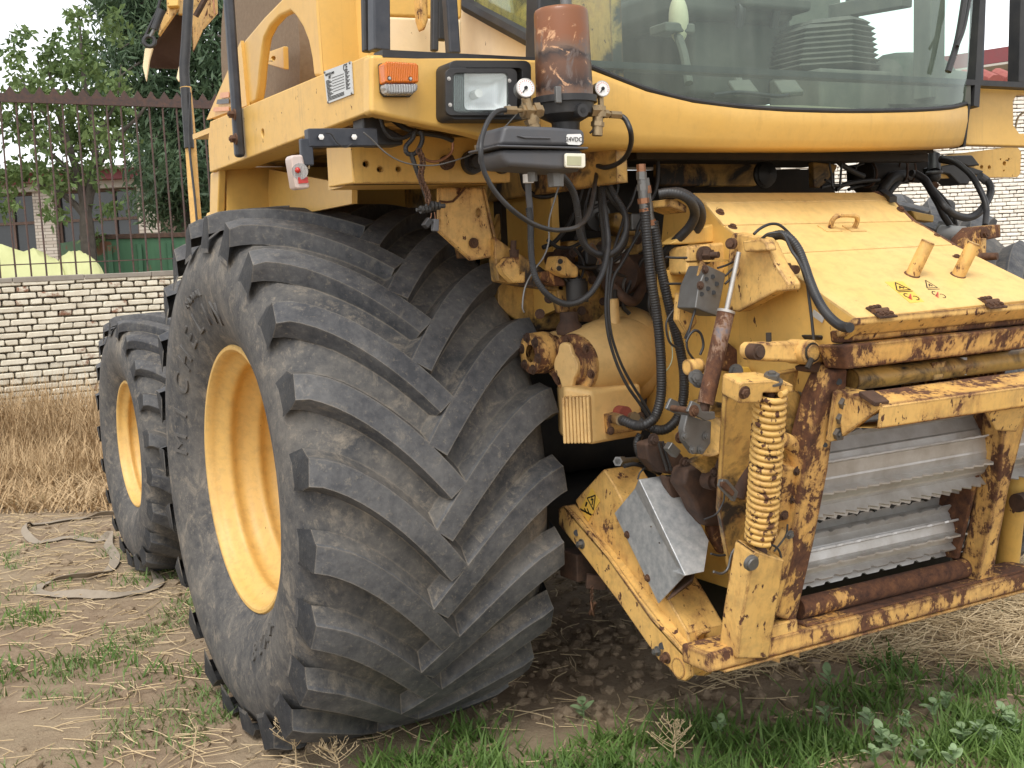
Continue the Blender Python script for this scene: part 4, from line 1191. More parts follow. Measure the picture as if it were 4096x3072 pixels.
# cab interior
MB().plate([V((.74, -1.36, 2.185)), V((1.5, -1.46, 2.185)), V((2.36, -1.36, 2.185)), V((2.36, .2, 2.2)), V((.74, .2, 2.2))], -Z * .02).build('cab_floor', M['cab_floor'], HV)
zc = lambda u, v, y: P(u, v, y=y)
BYK = .15
bw = [zc(1290, 215, BYK), zc(1290, -80, BYK), zc(1815, -80, BYK), zc(1815, 215, BYK)]
MB().plate(bw, Y * .03).build('cab_back_wall', M['cab_dust_dim'], HV)
def bar_px(name, a, b, w, d, mat, y): return MB().bar(P(*a, x=2.40), P(*b, x=2.40), w, d, Y).build(name, M[mat], HV, bevel=.006)
bar_px('rear_window_post', (1840, -80), (1842, 215), .03, .05, 'cab_dust_dim', BYK)
bar_px('rear_window_post', (2008, -80), (2006, 215), .085, .08, 'cab_dust_dim', BYK)
bar_px('rear_window_rail', (1800, 27), (1960, -2), .06, .06, 'cab_dust_dim', BYK)
MB().plate([P(1800, 160, x=2.39), P(2085, 178, x=2.39), P(2085, 225, x=2.39), P(1800, 225, x=2.39)], X * .03).build('cab_rear_ledge', M['cab_dust_dim'], HV)
M['seat_cloth'] = simple('dark_seat_cloth', (.05, .052, .045), .9, var=.6, scale=8, col2=(.11, .11, .09), bump=.3)
st_ = empty('operator_seat', (0, 0, 0), HV)
MB().box(zc(1520, 110, -.45) + V((0, 0, -.02)), (.52, .5, .42)).build('seat_base', M['seat_cloth'], st_, bevel=.03)
mb = MB(); c = zc(1500, 35, -.5); mb.box(c, (.6, .55, .13)); mb.build('cushion', M['seat_cloth'], st_, bevel=.04)
mb = MB(); c = zc(1500, -50, -.2); mb.box(c, (.56, .16, .6)); mb.build('backrest', M['seat_cloth'], st_, bevel=.05)
for uu in (1590, 1665):
    MB().tube([zc(uu, 8, -.75), zc(uu + 12, 15, -.8), zc(uu + 6, 60, -.78)], .018, 8).build('armrest_arm', M['black'], st_)
MB().box(zc(1650, 15, -.75), (.34, .18, .05)).build('armrest', M['seat_cloth'], st_, bevel=.015)
# steering column boot with its bellows
bt_ = empty('column_boot', (0, 0, 0), HV)
mb = MB(); c = zc(1795, 190, -.85)
mb.box(c + V((0, 0, -.05)), (.40, .30, .20)); mb.build('boot_base', M['cab_dust_dim'], bt_, bevel=.02)
n = 9
for k in range(n):
    cz_ = zc(1790, 148 - k * 11.3, -.85); w = .37 - .009 * k - (.05 if k == n - 1 else 0)
    mb = MB()
    a_, b_ = w / 2, .15
    pts = [V((-a_, b_, .0)), V((-a_, -b_ * .2, 0)), V((-a_ * .1, -b_, 0)), V((a_ * .92, -b_ * .75, 0)), V((a_, -b_ * .5, 0)), V((a_, b_, 0))]
    up = [cz_ + p * .82 + Z * .018 for p in pts]; mid = [cz_ + p for p in pts]; lo = [cz_ + p * .82 - Z * .018 for p in pts]
    m0 = len(mb.v)
    mb.loft([lo + [lo[0]], mid + [mid[0]], up + [up[0]]]); mb.f += [[m0 + i for i in range(6)], [m0 + 14 + i for i in range(6)]]; mb.mi += [0, 0]
    mb.build('bellows_fold', M['rubber_pad'], bt_, smooth=False)
# pedals, lever, bag and rag on the floor
mb = MB(); mb.tube([zc(1462, 70, -1.0), zc(1478, 120, -1.05), zc(1488, 180, -1.1)], .016, 8); mb.build('control_lever', M['cab_dust_dim'], HV)
MB().ball(zc(1466, 42, -1.0), .05, sc=(.7, .7, 1.7)).build('lever_grip', simple('cream_grip', (.5, .47, .33), .7, var=.3), HV)
MB().box(zc(1452, 65, -.98), (.13, .1, .035)).build('lever_plate', M['cab_dust_dim'], HV, bevel=.008)
for uu in (1592, 1690):
    MB().tube([zc(uu, 160, -1.0), zc(uu + 8, 188, -1.08), zc(uu + 14, 203, -1.13)], .014, 8).build('pedal_arm', M['cab_dust_dim'], HV)
    MB().bar(zc(uu + 4, 178, -1.06), zc(uu + 22, 203, -1.18), .08, .02).build('pedal', M['cab_dust_dim'], HV, bevel=.006)
mb = MB(); mb.tube([zc(1540, 205, -1.25), zc(1600, 200, -1.2), zc(1680, 208, -1.22), zc(1720, 200, -1.1)], .008, 6); mb.build('floor_cable', M['black'], HV)
mb = MB(); mb.ball(zc(1965, 190, -.9), .22, sc=(1.15, .7, .72))
for i, p in enumerate(mb.v): mb.v[i] = tuple(V(p) + V((1, 1, 1)) * .05 * noise.noise(V(p) * 5))
mb.build('seat_bag', M['cab_dust_dim'], HV, angle=180)
mb = MB(); mb.ball(zc(2050, 205, -.95), .16, sc=(1.2, .8, .7))
for i, p in enumerate(mb.v): mb.v[i] = tuple(V(p) + V((1, 1, 1)) * .06 * noise.noise(V(p) * 6))
mb.build('rag', M['cab_dust_dim'], HV, angle=180)
wp = empty('windscreen_wiper', (0, 0, 0), HV)
wy = -1.50
MB().tube([zc(2092, -60, wy), zc(2070, 80, wy), zc(2048, 155, wy)], .012, 6).build('wiper_blade', M['black'], wp)
MB().tube([zc(2104, -60, wy + .015), zc(2085, 50, wy), zc(2068, 100, wy - .02)], .007, 6).build('wiper_arm', M['black'], wp)
MB().bar(zc(2117, -60, -1.33), zc(2100, 232, -1.36), .03, .04, X).build('right_cab_pillar', M['black'], HV)
post('right_handrail', 4, (1945, -100), (1925, 492), .045, .045, 'black_paint', -1.1)
post('right_mirror_post', 4, (2205, -100), (2190, 500), .09, .06, 'black', -1.1)

# ------------------------------------------------------------------ lamps, plate, light bracket
il = empty('indicator_lamp', (0, 0, 0), HV)
iy = FY - .05
MB().plate(CP_(2, [(1150, 420), (1165, 413), (1365, 424), (1375, 440), (1375, 610), (1350, 632), (1185, 632), (1160, 600)], y=FY - .002), -Y * .012).build('lamp_base', M['black'], il, bevel=.003)
MB().plate(CP_(2, [(1152, 430), (1168, 414), (1362, 426), (1374, 445), (1375, 552), (1160, 552)], y=FY - .014), -Y * .045).build('amber_lens', M['amber'], il, bevel=.012)
MB().plate(CP_(2, [(1160, 554), (1375, 554), (1374, 600), (1340, 624), (1190, 624), (1164, 598)], y=FY - .014), -Y * .042).build('clear_lens', M['clear_lens'], il, bevel=.01)
for a, b in ((1226, 508), (1362, 511)): MB().bolt(C(2, a, b, y=FY - .058), -Y, .0042, .004).build('lens_screw', M['steel'], il)
hl_ = empty('headlight', (0, 0, 0), HV)
rnd = lambda x0, y0, x1, y1, r, y, c=3: [C(c, cx + r * math.cos(t), cy + r * math.sin(t), y=y) for cx, cy, t0 in ((x1 - r, y1 - r, 0), (x0 + r, y1 - r, 90), (x0 + r, y0 + r, 180), (x1 - r, y0 + r, 270)) for t in [math.radians(t0 + k * 22.5) for k in range(5)]]
o_ = rnd(70, 425, 592, 800, 45, FY - .002)
MB().plate([p for p in o_], -Y * .085, [rnd(166, 472, 534, 738, 26, FY - .002)[::-1]]).build('housing', M['black'], hl_, bevel=.012)
fy = FY - .088
hc_ = C(3, 350, 605, y=fy + .01)
MB().plate(rnd(122, 447, 585, 752, 42, fy), -Y * .012, [rnd(172, 478, 528, 732, 26, fy)[::-1]]).build('bezel', M['black'], hl_, bevel=.003)
hw_, hh_ = .062, .046
mb = MB()
rows_ = []
for k in range(6):
    t_ = k / 5; rr_ = rnd(168 + 125 * (1 - t_), 474 + 85 * (1 - t_), 532 - 125 * (1 - t_), 736 - 85 * (1 - t_), 18 + 10 * t_, fy + .004 + .045 * (1 - t_ ** 2))
    rows_.append(rr_ + [rr_[0]])
mb.loft(rows_); n0_ = 0
mb.f.append(list(range(len(rows_[0]) - 1))); mb.mi.append(0)
mb.build('reflector', M['mirror'], hl_, angle=70)
MB().cyl(hc_ + Y * .035, hc_ - Y * .0, .012, seg=14).build('lamp_bulb', M['white_label'], hl_)
MB().plate(rnd(174, 480, 526, 730, 26, fy - .008), -Y * .012).build('lens', M['headlamp_glass'], hl_, bevel=.002)
mb = MB()
w0, w1 = rnd(180, 486, 520, 724, 20, fy - .02), None
for k in range(26):
    a, b = C(3, 192 + k * 12.6, 495, y=fy - .0195), C(3, 194 + k * 12.6, 715, y=fy - .0195); mb.bar(a, b, .0026, .003, X)
mb.build('lens_ribs', M['rib_glass'], hl_)
for a, b in ((155, 510), (547, 523), (163, 680), (545, 690)): MB().bolt(C(3, a, b, y=fy - .012), -Y, .0038, .004).build('bezel_screw', M['steel'], hl_)

dpl = empty('data_plate', (0, 0, 0), HV)
a, b, c_, d_ = [C(2, *q, x=BX - .001) for q in ((808, 463), (985, 398), (998, 608), (832, 672))]
MB().plate([a, b, c_, d_], -X * .003).build('plate', M['plate_silver'], dpl)
def on(s, t, e=.0045): return a.lerp(b, s).lerp(d_.lerp(c_, s), t) - X * e
ru, uu_ = (b - a), (a - d_)
text('print', 'CE', .026, on(.80, .13), ru, uu_, M['ink'], dpl, .0004)
text('print', 'NEW HOLLAND', .0095, on(.06, .14), ru, uu_, M['ink'], dpl, .0004, 'LEFT')
text('print', '187', .013, on(.16, .24), ru, uu_, M['ink'], dpl, .0004, 'LEFT')
mb = MB()
for i in range(13):
    t = .32 + i * .040; mb.bar(on(.05, t, .0036), on(.05 + .12 + .05 * ((i * 7) % 3), t, .0036), .0022, .0006, Z)
for i in range(6):
    t = .29 + i * .085; mb.bar(on(.28, t, .0036), on(.72, t, .0036), .0012, .0006, Z)
for i in range(14):
    t = .24 + i * .042; mb.bar(on(.77, t, .0036), on(.84 + .04 * ((i * 5) % 3), t, .0036), .0022, .0006, Z)
for i in range(3): mb.bar(on(.05, .84 + .04 * i, .0036), on(.68, .84 + .04 * i, .0036), .002, .0006, Z)
mb.build('printed_lines', M['ink'], dpl)
for u, v in ((.04, .04), (.96, .03), (.96, .97), (.04, .97)): MB().ball(on(u, v, .003), .004, seg=8, rings=6).build('rivet', M['steel_dark'], dpl)

hr = empty('handrail_post', (0, 0, 0), HV)
p, q = P(490, -60, x=BX - .022), P(518, 340, x=BX - .022)
MB().bar(p, q, .036, .036, X).build('tube', M['black_paint'], hr, bevel=.012)
for u, v in ((504, 247), (507, 300)): MB().bolt(P(u + 3, v, x=BX - .042), -X, .014, .02).build('bolt', M['bolt_rust'], hr)
# marker light on its arm
ml = empty('marker_light', (0, 0, 0), HV)
MB().bar(C(2, 690, 897, y=-1.30), C(2, 1140, 892, y=-1.30), .05, .035, Z).build('arm', M['black_paint'], ml, bevel=.004)
for u in (784, 998): MB().bolt(C(2, u, 888, y=-1.325), -Y, .008, .004, False).build('rivet', M['white_label'], ml)
MB().bar(C(2, 684, 900, y=-1.305), C(2, 695, 1075, y=-1.305), .035, .02, X).build('bracket', M['black_paint'], ml, bevel=.004)
lp = CP_(2, [(585, 1018), (600, 1005), (668, 1000), (715, 1205), (710, 1220), (628, 1226), (616, 1210)], y=-1.32)
MB().plate(lp, Y * .05).build('lamp_body', M['lamp_white'], ml, bevel=.008)
MB().cyl(C(2, 648, 1110, y=-1.32), C(2, 648, 1110, y=-1.326), .022, seg=16).build('bulb_window', M['clear_lens'], ml)
MB().plate(CP_(2, [(632, 1150), (695, 1148), (700, 1185), (638, 1190)], y=-1.3205), -Y * .004).build('red_window', M['red_lens'], ml)
MB().ball(C(2, 633, 1103, y=-1.327), .008, seg=8, rings=6).build('red_bulb', M['red_lens'], ml)
hose(2, [(760, 925), (725, 950), (712, 1020), (705, 1095)], -1.31, 2.3, name='lamp_cable', mat=M['brass'])
hose(2, [(815, 862), (850, 870), (890, 925), (940, 955), (990, 930)], -1.33, 1.2, name='lamp_wire', mat=M['black'])
# black harness connectors under the headlight panel
mb = MB(); c = C(2, 1105, 850, y=-1.25)
mb.plate(CP_(2, [(1055, 745), (1150, 740), (1175, 800), (1320, 880), (1320, 940), (1130, 940), (1060, 900)], y=-1.25), Y * .08); mb.build('harness_connector', M['black'], HV, bevel=.006)
hose(2, [(1170, 750), (1190, 830), (1240, 890), (1330, 890), (1400, 840)], -1.28, 5, .12, 'wiring_conduit')
hose(2, [(1240, 770), (1330, 830), (1440, 860), (1560, 880), (1640, 910)], -1.22, 6, 0, 'wiring_conduit')
hose(2, [(1430, 850), (1440, 910), (1400, 990), (1345, 995), (1335, 950), (1375, 900), (1390, 860)], -1.32, 5.5, .12, 'wiring_conduit')
hose(2, [(1365, 990), (1400, 1090), (1430, 1170), (1470, 1280), (1490, 1320)], -1.32, 5.5, .08, 'wiring_conduit')
hose(2, [(1640, 925), (1630, 985), (1570, 1035), (1490, 1045), (1420, 1000)], -1.30, 3, name='fuel_line', mat=M['copper'])
hose(2, [(1060, 858), (1110, 900), (1210, 995), (1330, 1055), (1480, 1073), (1600, 1055), (1790, 985), (1960, 850)], -1.38, 1.6, name='thin_wire', mat=M['steel_dark'])
mb = MB(); q = [C(2, 1420 + 50 * t + 14 * math.sin(t * 9), 980 + 330 * t, y=-1.335) for t in np.linspace(0, 1, 26)]
for i, p in enumerate(q): mb.ring(p, X if i % 2 else Y, .0085, .0022, 10, 5)
mb.build('rusty_chain', M['bolt_rust'], HV)
mb = MB()
for a, b, r in ((1525, 1335, 34), (1465, 1358, 26)):
    c = C(2, a, b, y=-1.33); rr = r / 3 / ppm(c)
    for k in range(3): mb.cyl(c + X * (.012 * k - .018), c + X * (.012 * k - .010), rr * (1 - .12 * k), seg=16)
    mb.cyl(c - X * .03, c + X * .03, rr * .45, seg=12)
mb.build('grommet', M['black'], HV)
for pts in ([(1500, 1380), (1495, 1410), (1475, 1440)], [(1520, 1375), (1525, 1420)]):
    hose(2, pts, -1.33, .9, name='bare_wire', mat=M['copper'])
MB().bar(C(2, 1490, 1420, y=-1.33), C(2, 1455, 1470, y=-1.33), .022, .018).build('plug', M['black'], HV, bevel=.003)
MB().bar(C(2, 1525, 1420, y=-1.33), C(2, 1522, 1500, y=-1.33), .018, .018).build('plug', M['grey_plastic'], HV, bevel=.003)

# ------------------------------------------------------------------ central lubrication unit
LU = empty('lubrication_unit', (0, 0, 0), HV)
ly = -1.56
top_, bot_ = C(3, 915, 62, y=ly), C(3, 905, 642, y=ly)
s = 1 / ppm(top_) / 3
h_ = (top_ - bot_).length; ax = Z
base = V((bot_.x, ly, bot_.z)); h_ = top_.z - bot_.z
R0, R1 = 186 * s, 176 * s
MB().lathe([(0, R0), (h_ * .08, R0), (h_ * .5, (R0 + R1) / 2), (h_ * .93, R1), (h_ * .965, R1 * .985), (h_ * .985, R1 * .95), (h_, R1 * .86), (h_ + .001, .001)], base, Z, 56).build('grease_reservoir', M['reservoir'], LU, angle=60)
mb = MB(); mb.lathe([(-.014, R0 * .6), (-.014, R0 * 1.13), (.004, R0 * 1.13), (.004, R0 * .9)], base, Z, 48); mb.build('reservoir_flange', M['black'], LU)
MB().box(C(3, 862, 615, y=ly - R0), (.018, .012, .045)).build('flange_clip', M['steel_dark'], LU, bevel=.003)
dp = C(3, 905, 795, y=ly).z - base.z
MB().lathe([(-.014, R0 * 1.02), (dp * .7, R0 * .98), (dp * .86, R0 * .72), (dp, R0 * .5), (dp - .05, R0 * .46)], base, Z, 40).build('pump_base', M['black'], LU, bevel=.002)
c = C(3, 1005, 720, y=ly - R0 * .95)
mb = MB(); mb.cyl(c + Y * .02, c - Y * .015, .018, seg=20); mb.build('blank_port', M['black'], LU)
MB().cyl(c - Y * .014, c - Y * .0165, .008, seg=6).build('port_socket', M['ink'], LU)
MB().cyl(top_ + V((0, 0, -.005)), top_ + Z * .10, .016, seg=12).build('breather', M['steel_dark'], LU)
MB().cyl(top_ + V((0, 0, -.002)), top_ + Z * .012, .022, seg=12).build('breather_nut', M['steel_dark'], LU)
# motor housing
hy0 = ly - .085
up_ = CP_(3, [(515, 822), (545, 812), (810, 820), (1020, 838), (1040, 850), (1040, 945), (482, 940)], y=hy0)
lo_ = CP_(3, [(490, 966), (1034, 966), (1028, 1090), (1005, 1110), (830, 1100), (640, 1085), (540, 1080), (500, 1030)], y=hy0)
MB().plate(up_, Y * .15).build('motor_housing', M['grey_plastic'], LU, bevel=.014)
MB().plate(lo_, Y * .145).build('motor_housing_lower', M['grey_plastic'], LU, bevel=.016)
MB().plate(CP_(3, [(470, 937), (1062, 952), (1060, 966), (472, 952)], y=hy0 - .012), Y * .17).build('housing_flange', M['grey_plastic'], LU, bevel=.003)
MB().plate(CP_(3, [(600, 880), (820, 890), (815, 900), (650, 897)], y=hy0 - .006), Y * .01).build('housing_rib', M['grey_plastic'], LU, bevel=.004)
MB().plate(CP_(3, [(925, 870), (1008, 868), (1016, 880), (1016, 930), (1002, 940), (930, 936), (919, 925), (919, 880)], y=hy0 - .002), Y * .004).build('voltage_label', M['white_label'], LU)
text('print', '24VDC', .0175, C(3, 967, 904, y=hy0 - .004), X, Z, M['ink'], LU, .0004)
MB().plate(CP_(3, [(905, 995), (1028, 997), (1030, 1080), (1015, 1092), (905, 1088), (898, 1075), (898, 1005)], y=hy0 - .003), -Y * .010).build('display_bezel', simple('cream_plastic', (.72, .68, .55), .5, var=.15), LU, bevel=.003)
MB().plate(CP_(3, [(920, 1012), (1012, 1014), (1010, 1072), (918, 1070)], y=hy0 - .0125), -Y * .002).build('display', simple('dim_display', (.40, .39, .24), .35, var=.2), LU)
for a, b, w in ((695, 1105, .03), (845, 1140, .05)):
    p = C(3, a, b, y=ly); MB().cyl(p + Z * .03, p - Z * .03, w * .5, w * .45, 8).build('cable_gland', M['steel_dark'], LU)
# gauges
def gauge(c3, r3, yy, tilt, lab):
    g = empty('pressure_gauge', (0, 0, 0), LU)
    c = C(3, *c3, y=yy); r = r3 / 3 / ppm(c); d = V(tilt).normalized()
    MB().cyl(c - d * .035, c, r * .97, seg=28).build('gauge_case', M['steel_dark'], g, bevel=.002)
    MB().ring(c, d, r * .93, r * .09, 32, 8).build('gauge_rim', M['steel'], g)
    MB().cyl(c + d * .0005, c + d * .002, r * .88, seg=28).build('dial', M['white_label'], g)
    e, k = frame_of(d); mb = MB()
    for i in range(15):
        t = math.radians(-45 + i * 18); q = e * math.cos(t) + k * math.sin(t); mb.bar(c + q * r * .66 + d * .003, c + q * r * .8 + d * .003, .0013, .0006, d.cross(q))
    mb.build('dial_marks', M['red_ink'], g)
    q = (e * .6 + k * -.8); mb = MB(); mb.bar(c - q * r * .2 + d * .004, c + q * r * .62 + d * .004, .003, .001, d.cross(q)); mb.cyl(c + d * .002, c + d * .006, .005, seg=10); mb.build('needle', M['ink'], g)
    MB().cyl(c - d * .015 - Z * r * .9, c - d * .015 - Z * (r + .03), .009, seg=8).build('gauge_stem', M['brass'], g)
gauge((652, 570), 62, ly - .06, (-.25, -1, .05), '')
gauge((1150, 575), 52, ly - .03, (-.15, -1, .05), '')
mb = MB(); yb = ly - .05
def fit(a, b, r, yy=yb, seg=6): mb.cyl(C(3, *a, y=yy), C(3, *b, y=yy), r, seg=seg)
fit((655, 640), (690, 760), .013, seg=12); fit((625, 720), (755, 720), .017); fit((640, 720), (660, 720), .024); fit((700, 718), (735, 716), .023); fit((690, 750), (708, 850), .017, seg=12); fit((690, 770), (698, 800), .021); fit((700, 815), (706, 840), .020, seg=14)
fit((520, 714), (590, 716), .012); fit((590, 716), (625, 718), .007, seg=10)
mb.build('brass_fitting', M['brass'], LU)
mb = MB(); yb = ly - .02
fit((1070, 718), (1150, 720), .018); fit((1130, 690), (1135, 760), .018, seg=14); fit((1150, 735), (1185, 740), .012); fit((1200, 742), (1268, 746), .011); fit((1185, 741), (1205, 742), .007, seg=10)
fit((1120, 760), (1117, 880), .015, seg=12); fit((1120, 790), (1118, 820), .019)
mb.build('brass_fitting', M['brass'], LU)
MB().bar(C(3, 1130, 700, y=ly - .05), C(3, 1135, 770, y=ly - .05), .02, .015).build('relief_valve', M['dark'], LU)
hose(3, [(1135, 770), (1110, 820), (1070, 862)], ly - .05, 2.5, name='valve_lever', mat=M['dark'], parent=LU)
# grease hoses
hose(3, [(535, 712), (470, 722), (415, 775), (375, 870), (362, 960), (370, 1060), (400, 1150), (460, 1250), (560, 1355), (680, 1440), (800, 1485), (900, 1490), (985, 1470), (1045, 1410), (1080, 1310), (1100, 1200), (1120, 1080)], [ly - .05, ly - .14, ly - .14, ly - .05, -1.2], 5.6, 0, 'grease_hose')
hose(3, [(1258, 745), (1300, 775), (1332, 850), (1335, 930), (1305, 1010), (1245, 1062), (1170, 1085), (1120, 1075)], [ly - .02, ly - .06, -1.4, -1.25], 5.6, 0, 'grease_hose')
hose(3, [(600, 735), (520, 820), (450, 880), (390, 940), (345, 975)], [ly, -1.42], 1.5, 0, 'thin_wire', M['steel_dark'])
MB().cyl(C(3, 345, 940, y=-1.42), C(3, 348, 985, y=-1.42), .012, seg=8).build('line_clip', M['brass'], HV)
# ------------------------------------------------------------------ machinery and dark filler sheets behind the feeder
MB().box((1.72, -.5, 1.70), (1.68, .06, .72)).build('dark_gap_sheet', M['dark'], HV)  # added dark sheet, stands for deep shade and blocks the sky behind
MB().box((1.42, .35, 1.25), (1.0, .1, 1.9)).build('bulkhead_dark_fill', M['dark'], HV)  # back wall coloured dark to fill the shaded space under the platform
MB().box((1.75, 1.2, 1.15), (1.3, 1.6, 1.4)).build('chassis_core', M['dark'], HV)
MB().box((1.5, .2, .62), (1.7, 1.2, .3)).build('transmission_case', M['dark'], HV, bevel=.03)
MB().bar(C(3, 560, 1225, y=-.5), C(3, 430, 1560, y=-.5), .03, .03).build('stay_rod', M['yellow_grease'], HV)
MB().bar(C(3, 610, 1225, y=-.5), C(3, 480, 1560, y=-.5), .03, .03).build('stay_rod', M['yellow_grease'], HV)
# yellow frame plates beside the tyre
MB().plate(CP_(3, [(90, 1215), (372, 1215), (430, 1500), (470, 1660), (300, 1690), (90, 1500)], y=-.92), Y * .02,
           [[C(3, 347 + 14 * math.cos(t), 1377 + 27 * math.sin(t), y=-.92) for t in np.linspace(0, 6.28, 14, endpoint=False)]]).build('frame_plate', M['yellow_worn'], HV, bevel=.004)
MB().plate([C(3, 372, 1215, y=-.92), C(3, 470, 1660, y=-.92), C(3, 470, 1660, y=-.92) + Y * .3, C(3, 372, 1215, y=-.92) + Y * .3], X * .01).build('frame_plate_flange', M['yellow_grease'], HV)
mb = MB(); p = C(3, 95, 1305, y=-.925); mb.tube([p, C(3, 180, 1305, y=-.925), C(3, 260, 1215, y=-.925)], .004, 5, sub=2); mb.build('weld_seam', M['bolt_rust'], HV)
MB().bolt(C(3, 315, 1575, y=-.925), -Y, .012).build('bolt', M['bolt_rust'], HV)
MB().plate(CP_(5, [(130, 400), (260, 490), (420, 590), (580, 700), (580, 760), (300, 720), (150, 690), (130, 520)], y=-.95), Y * .05).build('frame_bracket', M['yellow_grease'], HV, bevel=.006)
MB().plate(CP_(5, [(215, 530), (290, 530), (295, 640), (330, 620), (325, 700), (250, 700), (190, 640), (165, 590)], y=-1.0), Y * .04).build('hinge_bracket', M['yellow_worn'], HV, bevel=.005)
mb = MB(); p0, p1 = C(5, 250, 425, y=-.98), C(5, 245, 620, y=-.98); mb.cyl(p1, p0, .010, seg=12); mb.cyl(p0 - Z * .03, p0 - Z * .075, .017, .014, 8); mb.build('hinge_pin', M['dark_rust'], HV)
mb = MB(); p = C(5, 520, 545, y=-.8); mb.cyl(p, p - Y * .06, .046, seg=24); mb.cyl(p - Y * .06, p - Y * .085, .02, seg=8); mb.build('pulley_hub', M['dark_rust'], HV)
MB().plate(CP_(5, [(545, 520), (600, 530), (640, 570), (680, 600), (675, 665), (620, 665), (570, 650), (520, 615)], y=-1.05), Y * .08).build('clamp_block', M['yellow_worn'], HV, bevel=.01)
for a, b in ((553, 560), (545, 605)): MB().cyl(C(5, a, b, y=-1.051), C(5, a, b, y=-1.056), .009, seg=10).build('hole_plug', M['dark'], HV)
MB().plate(CP_(5, [(430, 630), (500, 620), (580, 680), (590, 720), (520, 720), (440, 680)], y=-1.0), Y * .06).build('rusty_bracket', M['rust_mostly'], HV, bevel=.006)
mb = MB(); p = C(5, 660, 730, y=-1.0); mb.cyl(p - Z * .05, p + Z * .02, .038, seg=28); mb.cyl(p + Z * .02, p + Z * .03, .032, seg=28); mb.cyl(p + Z * .03, p + Z * .038, .011, seg=8); mb.build('mount_cap', M['black'], HV)
MB().plate(CP_(5, [(715, 610), (760, 620), (900, 800), (860, 960), (700, 950), (640, 870), (760, 760)], y=-.9), Y * .05).build('support_plate', M['yellow_grease'], HV, bevel=.006)
MB().plate(CP_(5, [(520, 620), (600, 700), (620, 880), (570, 900), (540, 800)], y=-.95), Y * .05).build('support_plate', M['yellow_grease'], HV, bevel=.006)
mb = MB(); p = C(5, 770, 270, y=-.7); mb.cyl(p, p - Y * .03, .055, seg=28); mb.cyl(p - Y * .03, p - Y * .05, .016, seg=8); mb.build('pulley', M['steel_dark'], HV)
MB().plate(CP_(5, [(905, 245), (1000, 240), (1080, 260), (1080, 390), (1000, 390), (900, 330)], y=-.85), Y * .1).build('valve_body', M['yellow_grease'], HV, bevel=.008)
MB().box(C(5, 1035, 305, y=-.95), (.06, .05, .06)).build('solenoid', M['steel_dark'], HV, bevel=.006)
mb = MB(); p = C(5, 1000, 640, y=-.95); mb.cyl(p + X * .10, p - X * .07 - Y * .05, .07, .065, 24); mb.cyl(p - X * .07 - Y * .05, p - X * .09 - Y * .06, .076, .076, 24); mb.build('hydraulic_motor', M['dark_rust'], HV)
mb = MB(); mb.tube([C(5, 900, 720, y=-1.05), C(5, 960, 790, y=-1.08), C(5, 1030, 820, y=-1.08), C(5, 1080, 740, y=-1.05), C(5, 1100, 640, y=-1.0)], .017, 12); mb.build('oil_pipe', M['dark_rust'], HV)
mb = MB(); mb.ring(C(5, 1020, 740, y=-1.03), V((.3, -1, .1)), .05, .005); mb.build('hose_clamp', M['steel_dark'], HV)
for i in range(9):
    a0 = (690 + i * 9, 500 - i * 8); hose(5, [a0, (760, 440 + i * 6), (800 + i * 4, 520 + i * 9), (780 + i * 9, 600)], -.98, 1.1, name='bare_wire', mat=(M['brass'], M['steel_dark'], M['copper'])[i % 3])
MB().box(C(5, 925, 525, y=-1.0), (.05, .04, .05)).build('wire_wrap', M['plate_silver'], HV, bevel=.01)
MB().box(C(5, 760, 520, y=-.95), (.09, .06, .07)).build('junction_box', M['black'], HV, bevel=.01)

# ------------------------------------------------------------------ gearbox
GB = empty('gearbox', (0, 0, 0), HV)
gy = -1.0
gc = C(5, 960, 1170, y=gy); gr = 320 / 3 / ppm(gc)
gax = V((-.95, -.31, -.03)).normalized()
c1 = C(5, 672, 1222, y=gy - .06)
bodyc = C(5, 985, 1165, y=gy + .06)
MB().ball(bodyc, gr, (X, Y, Z), (.88, .95, 1.0), 40, 24).build('body', M['gear_yellow'], GB, angle=80)
MB().lathe([(-.30, gr * .80), (-.12, gr * .80), (-.05, gr * .74), (.04, gr * .62), (.05, gr * .60)], c1 - gax * .03, gax, 48).build('neck', M['gear_yellow'], GB, angle=60)
MB().lathe([(.02, .05), (.0, gr * .58), (.03, gr * .60), (.036, gr * .58), (.036, gr * .40), (.05, gr * .36), (.055, .001)], c1, gax, 48).build('flange', M['yellow_rusty'], GB, angle=40)
e, k = frame_of(gax)
for i in range(6):
    t = math.radians(20 + i * 60); MB().bolt(c1 + gax * .034 + (e * math.cos(t) + k * math.sin(t)) * gr * .49, gax, .011).build('bolt', M['bolt_rust'], GB)
cap = [c1 + gax * .05 + (e * math.cos(t) * gr * .30 + k * math.sin(t) * gr * (.30 if abs(math.sin(t)) < .8 else .46)) for t in np.linspace(0, 2 * math.pi, 28, endpoint=False)]
MB().plate(cap, gax * .02).build('cover', M['gear_yellow'], GB, bevel=.006)
sc_ = C(5, 520, 1165, y=gy + .05)
MB().lathe([(0, .05), (0, 155 / 3 / ppm(sc_)), (.05, 160 / 3 / ppm(sc_)), (.3, 170 / 3 / ppm(sc_))], sc_, X, 36).build('side_barrel', M['gear_yellow'], GB)
s2 = C(5, 440, 1150, y=gy + .05); rr = 132 / 3 / ppm(s2)
MB().lathe([(-.05, .03), (-.05, rr), (.0, rr * 1.04), (.02, rr), (.02, rr * .8), (.14, rr * .8)], s2, X, 36).build('side_flange', M['yellow_rusty'], GB)
for i in range(6):
    t = math.radians(15 + i * 60); MB().bolt(s2 + V((-.05, math.cos(t) * rr * .8, math.sin(t) * rr * .8)), -X, .012).build('bolt', M['dark_rust'], GB)
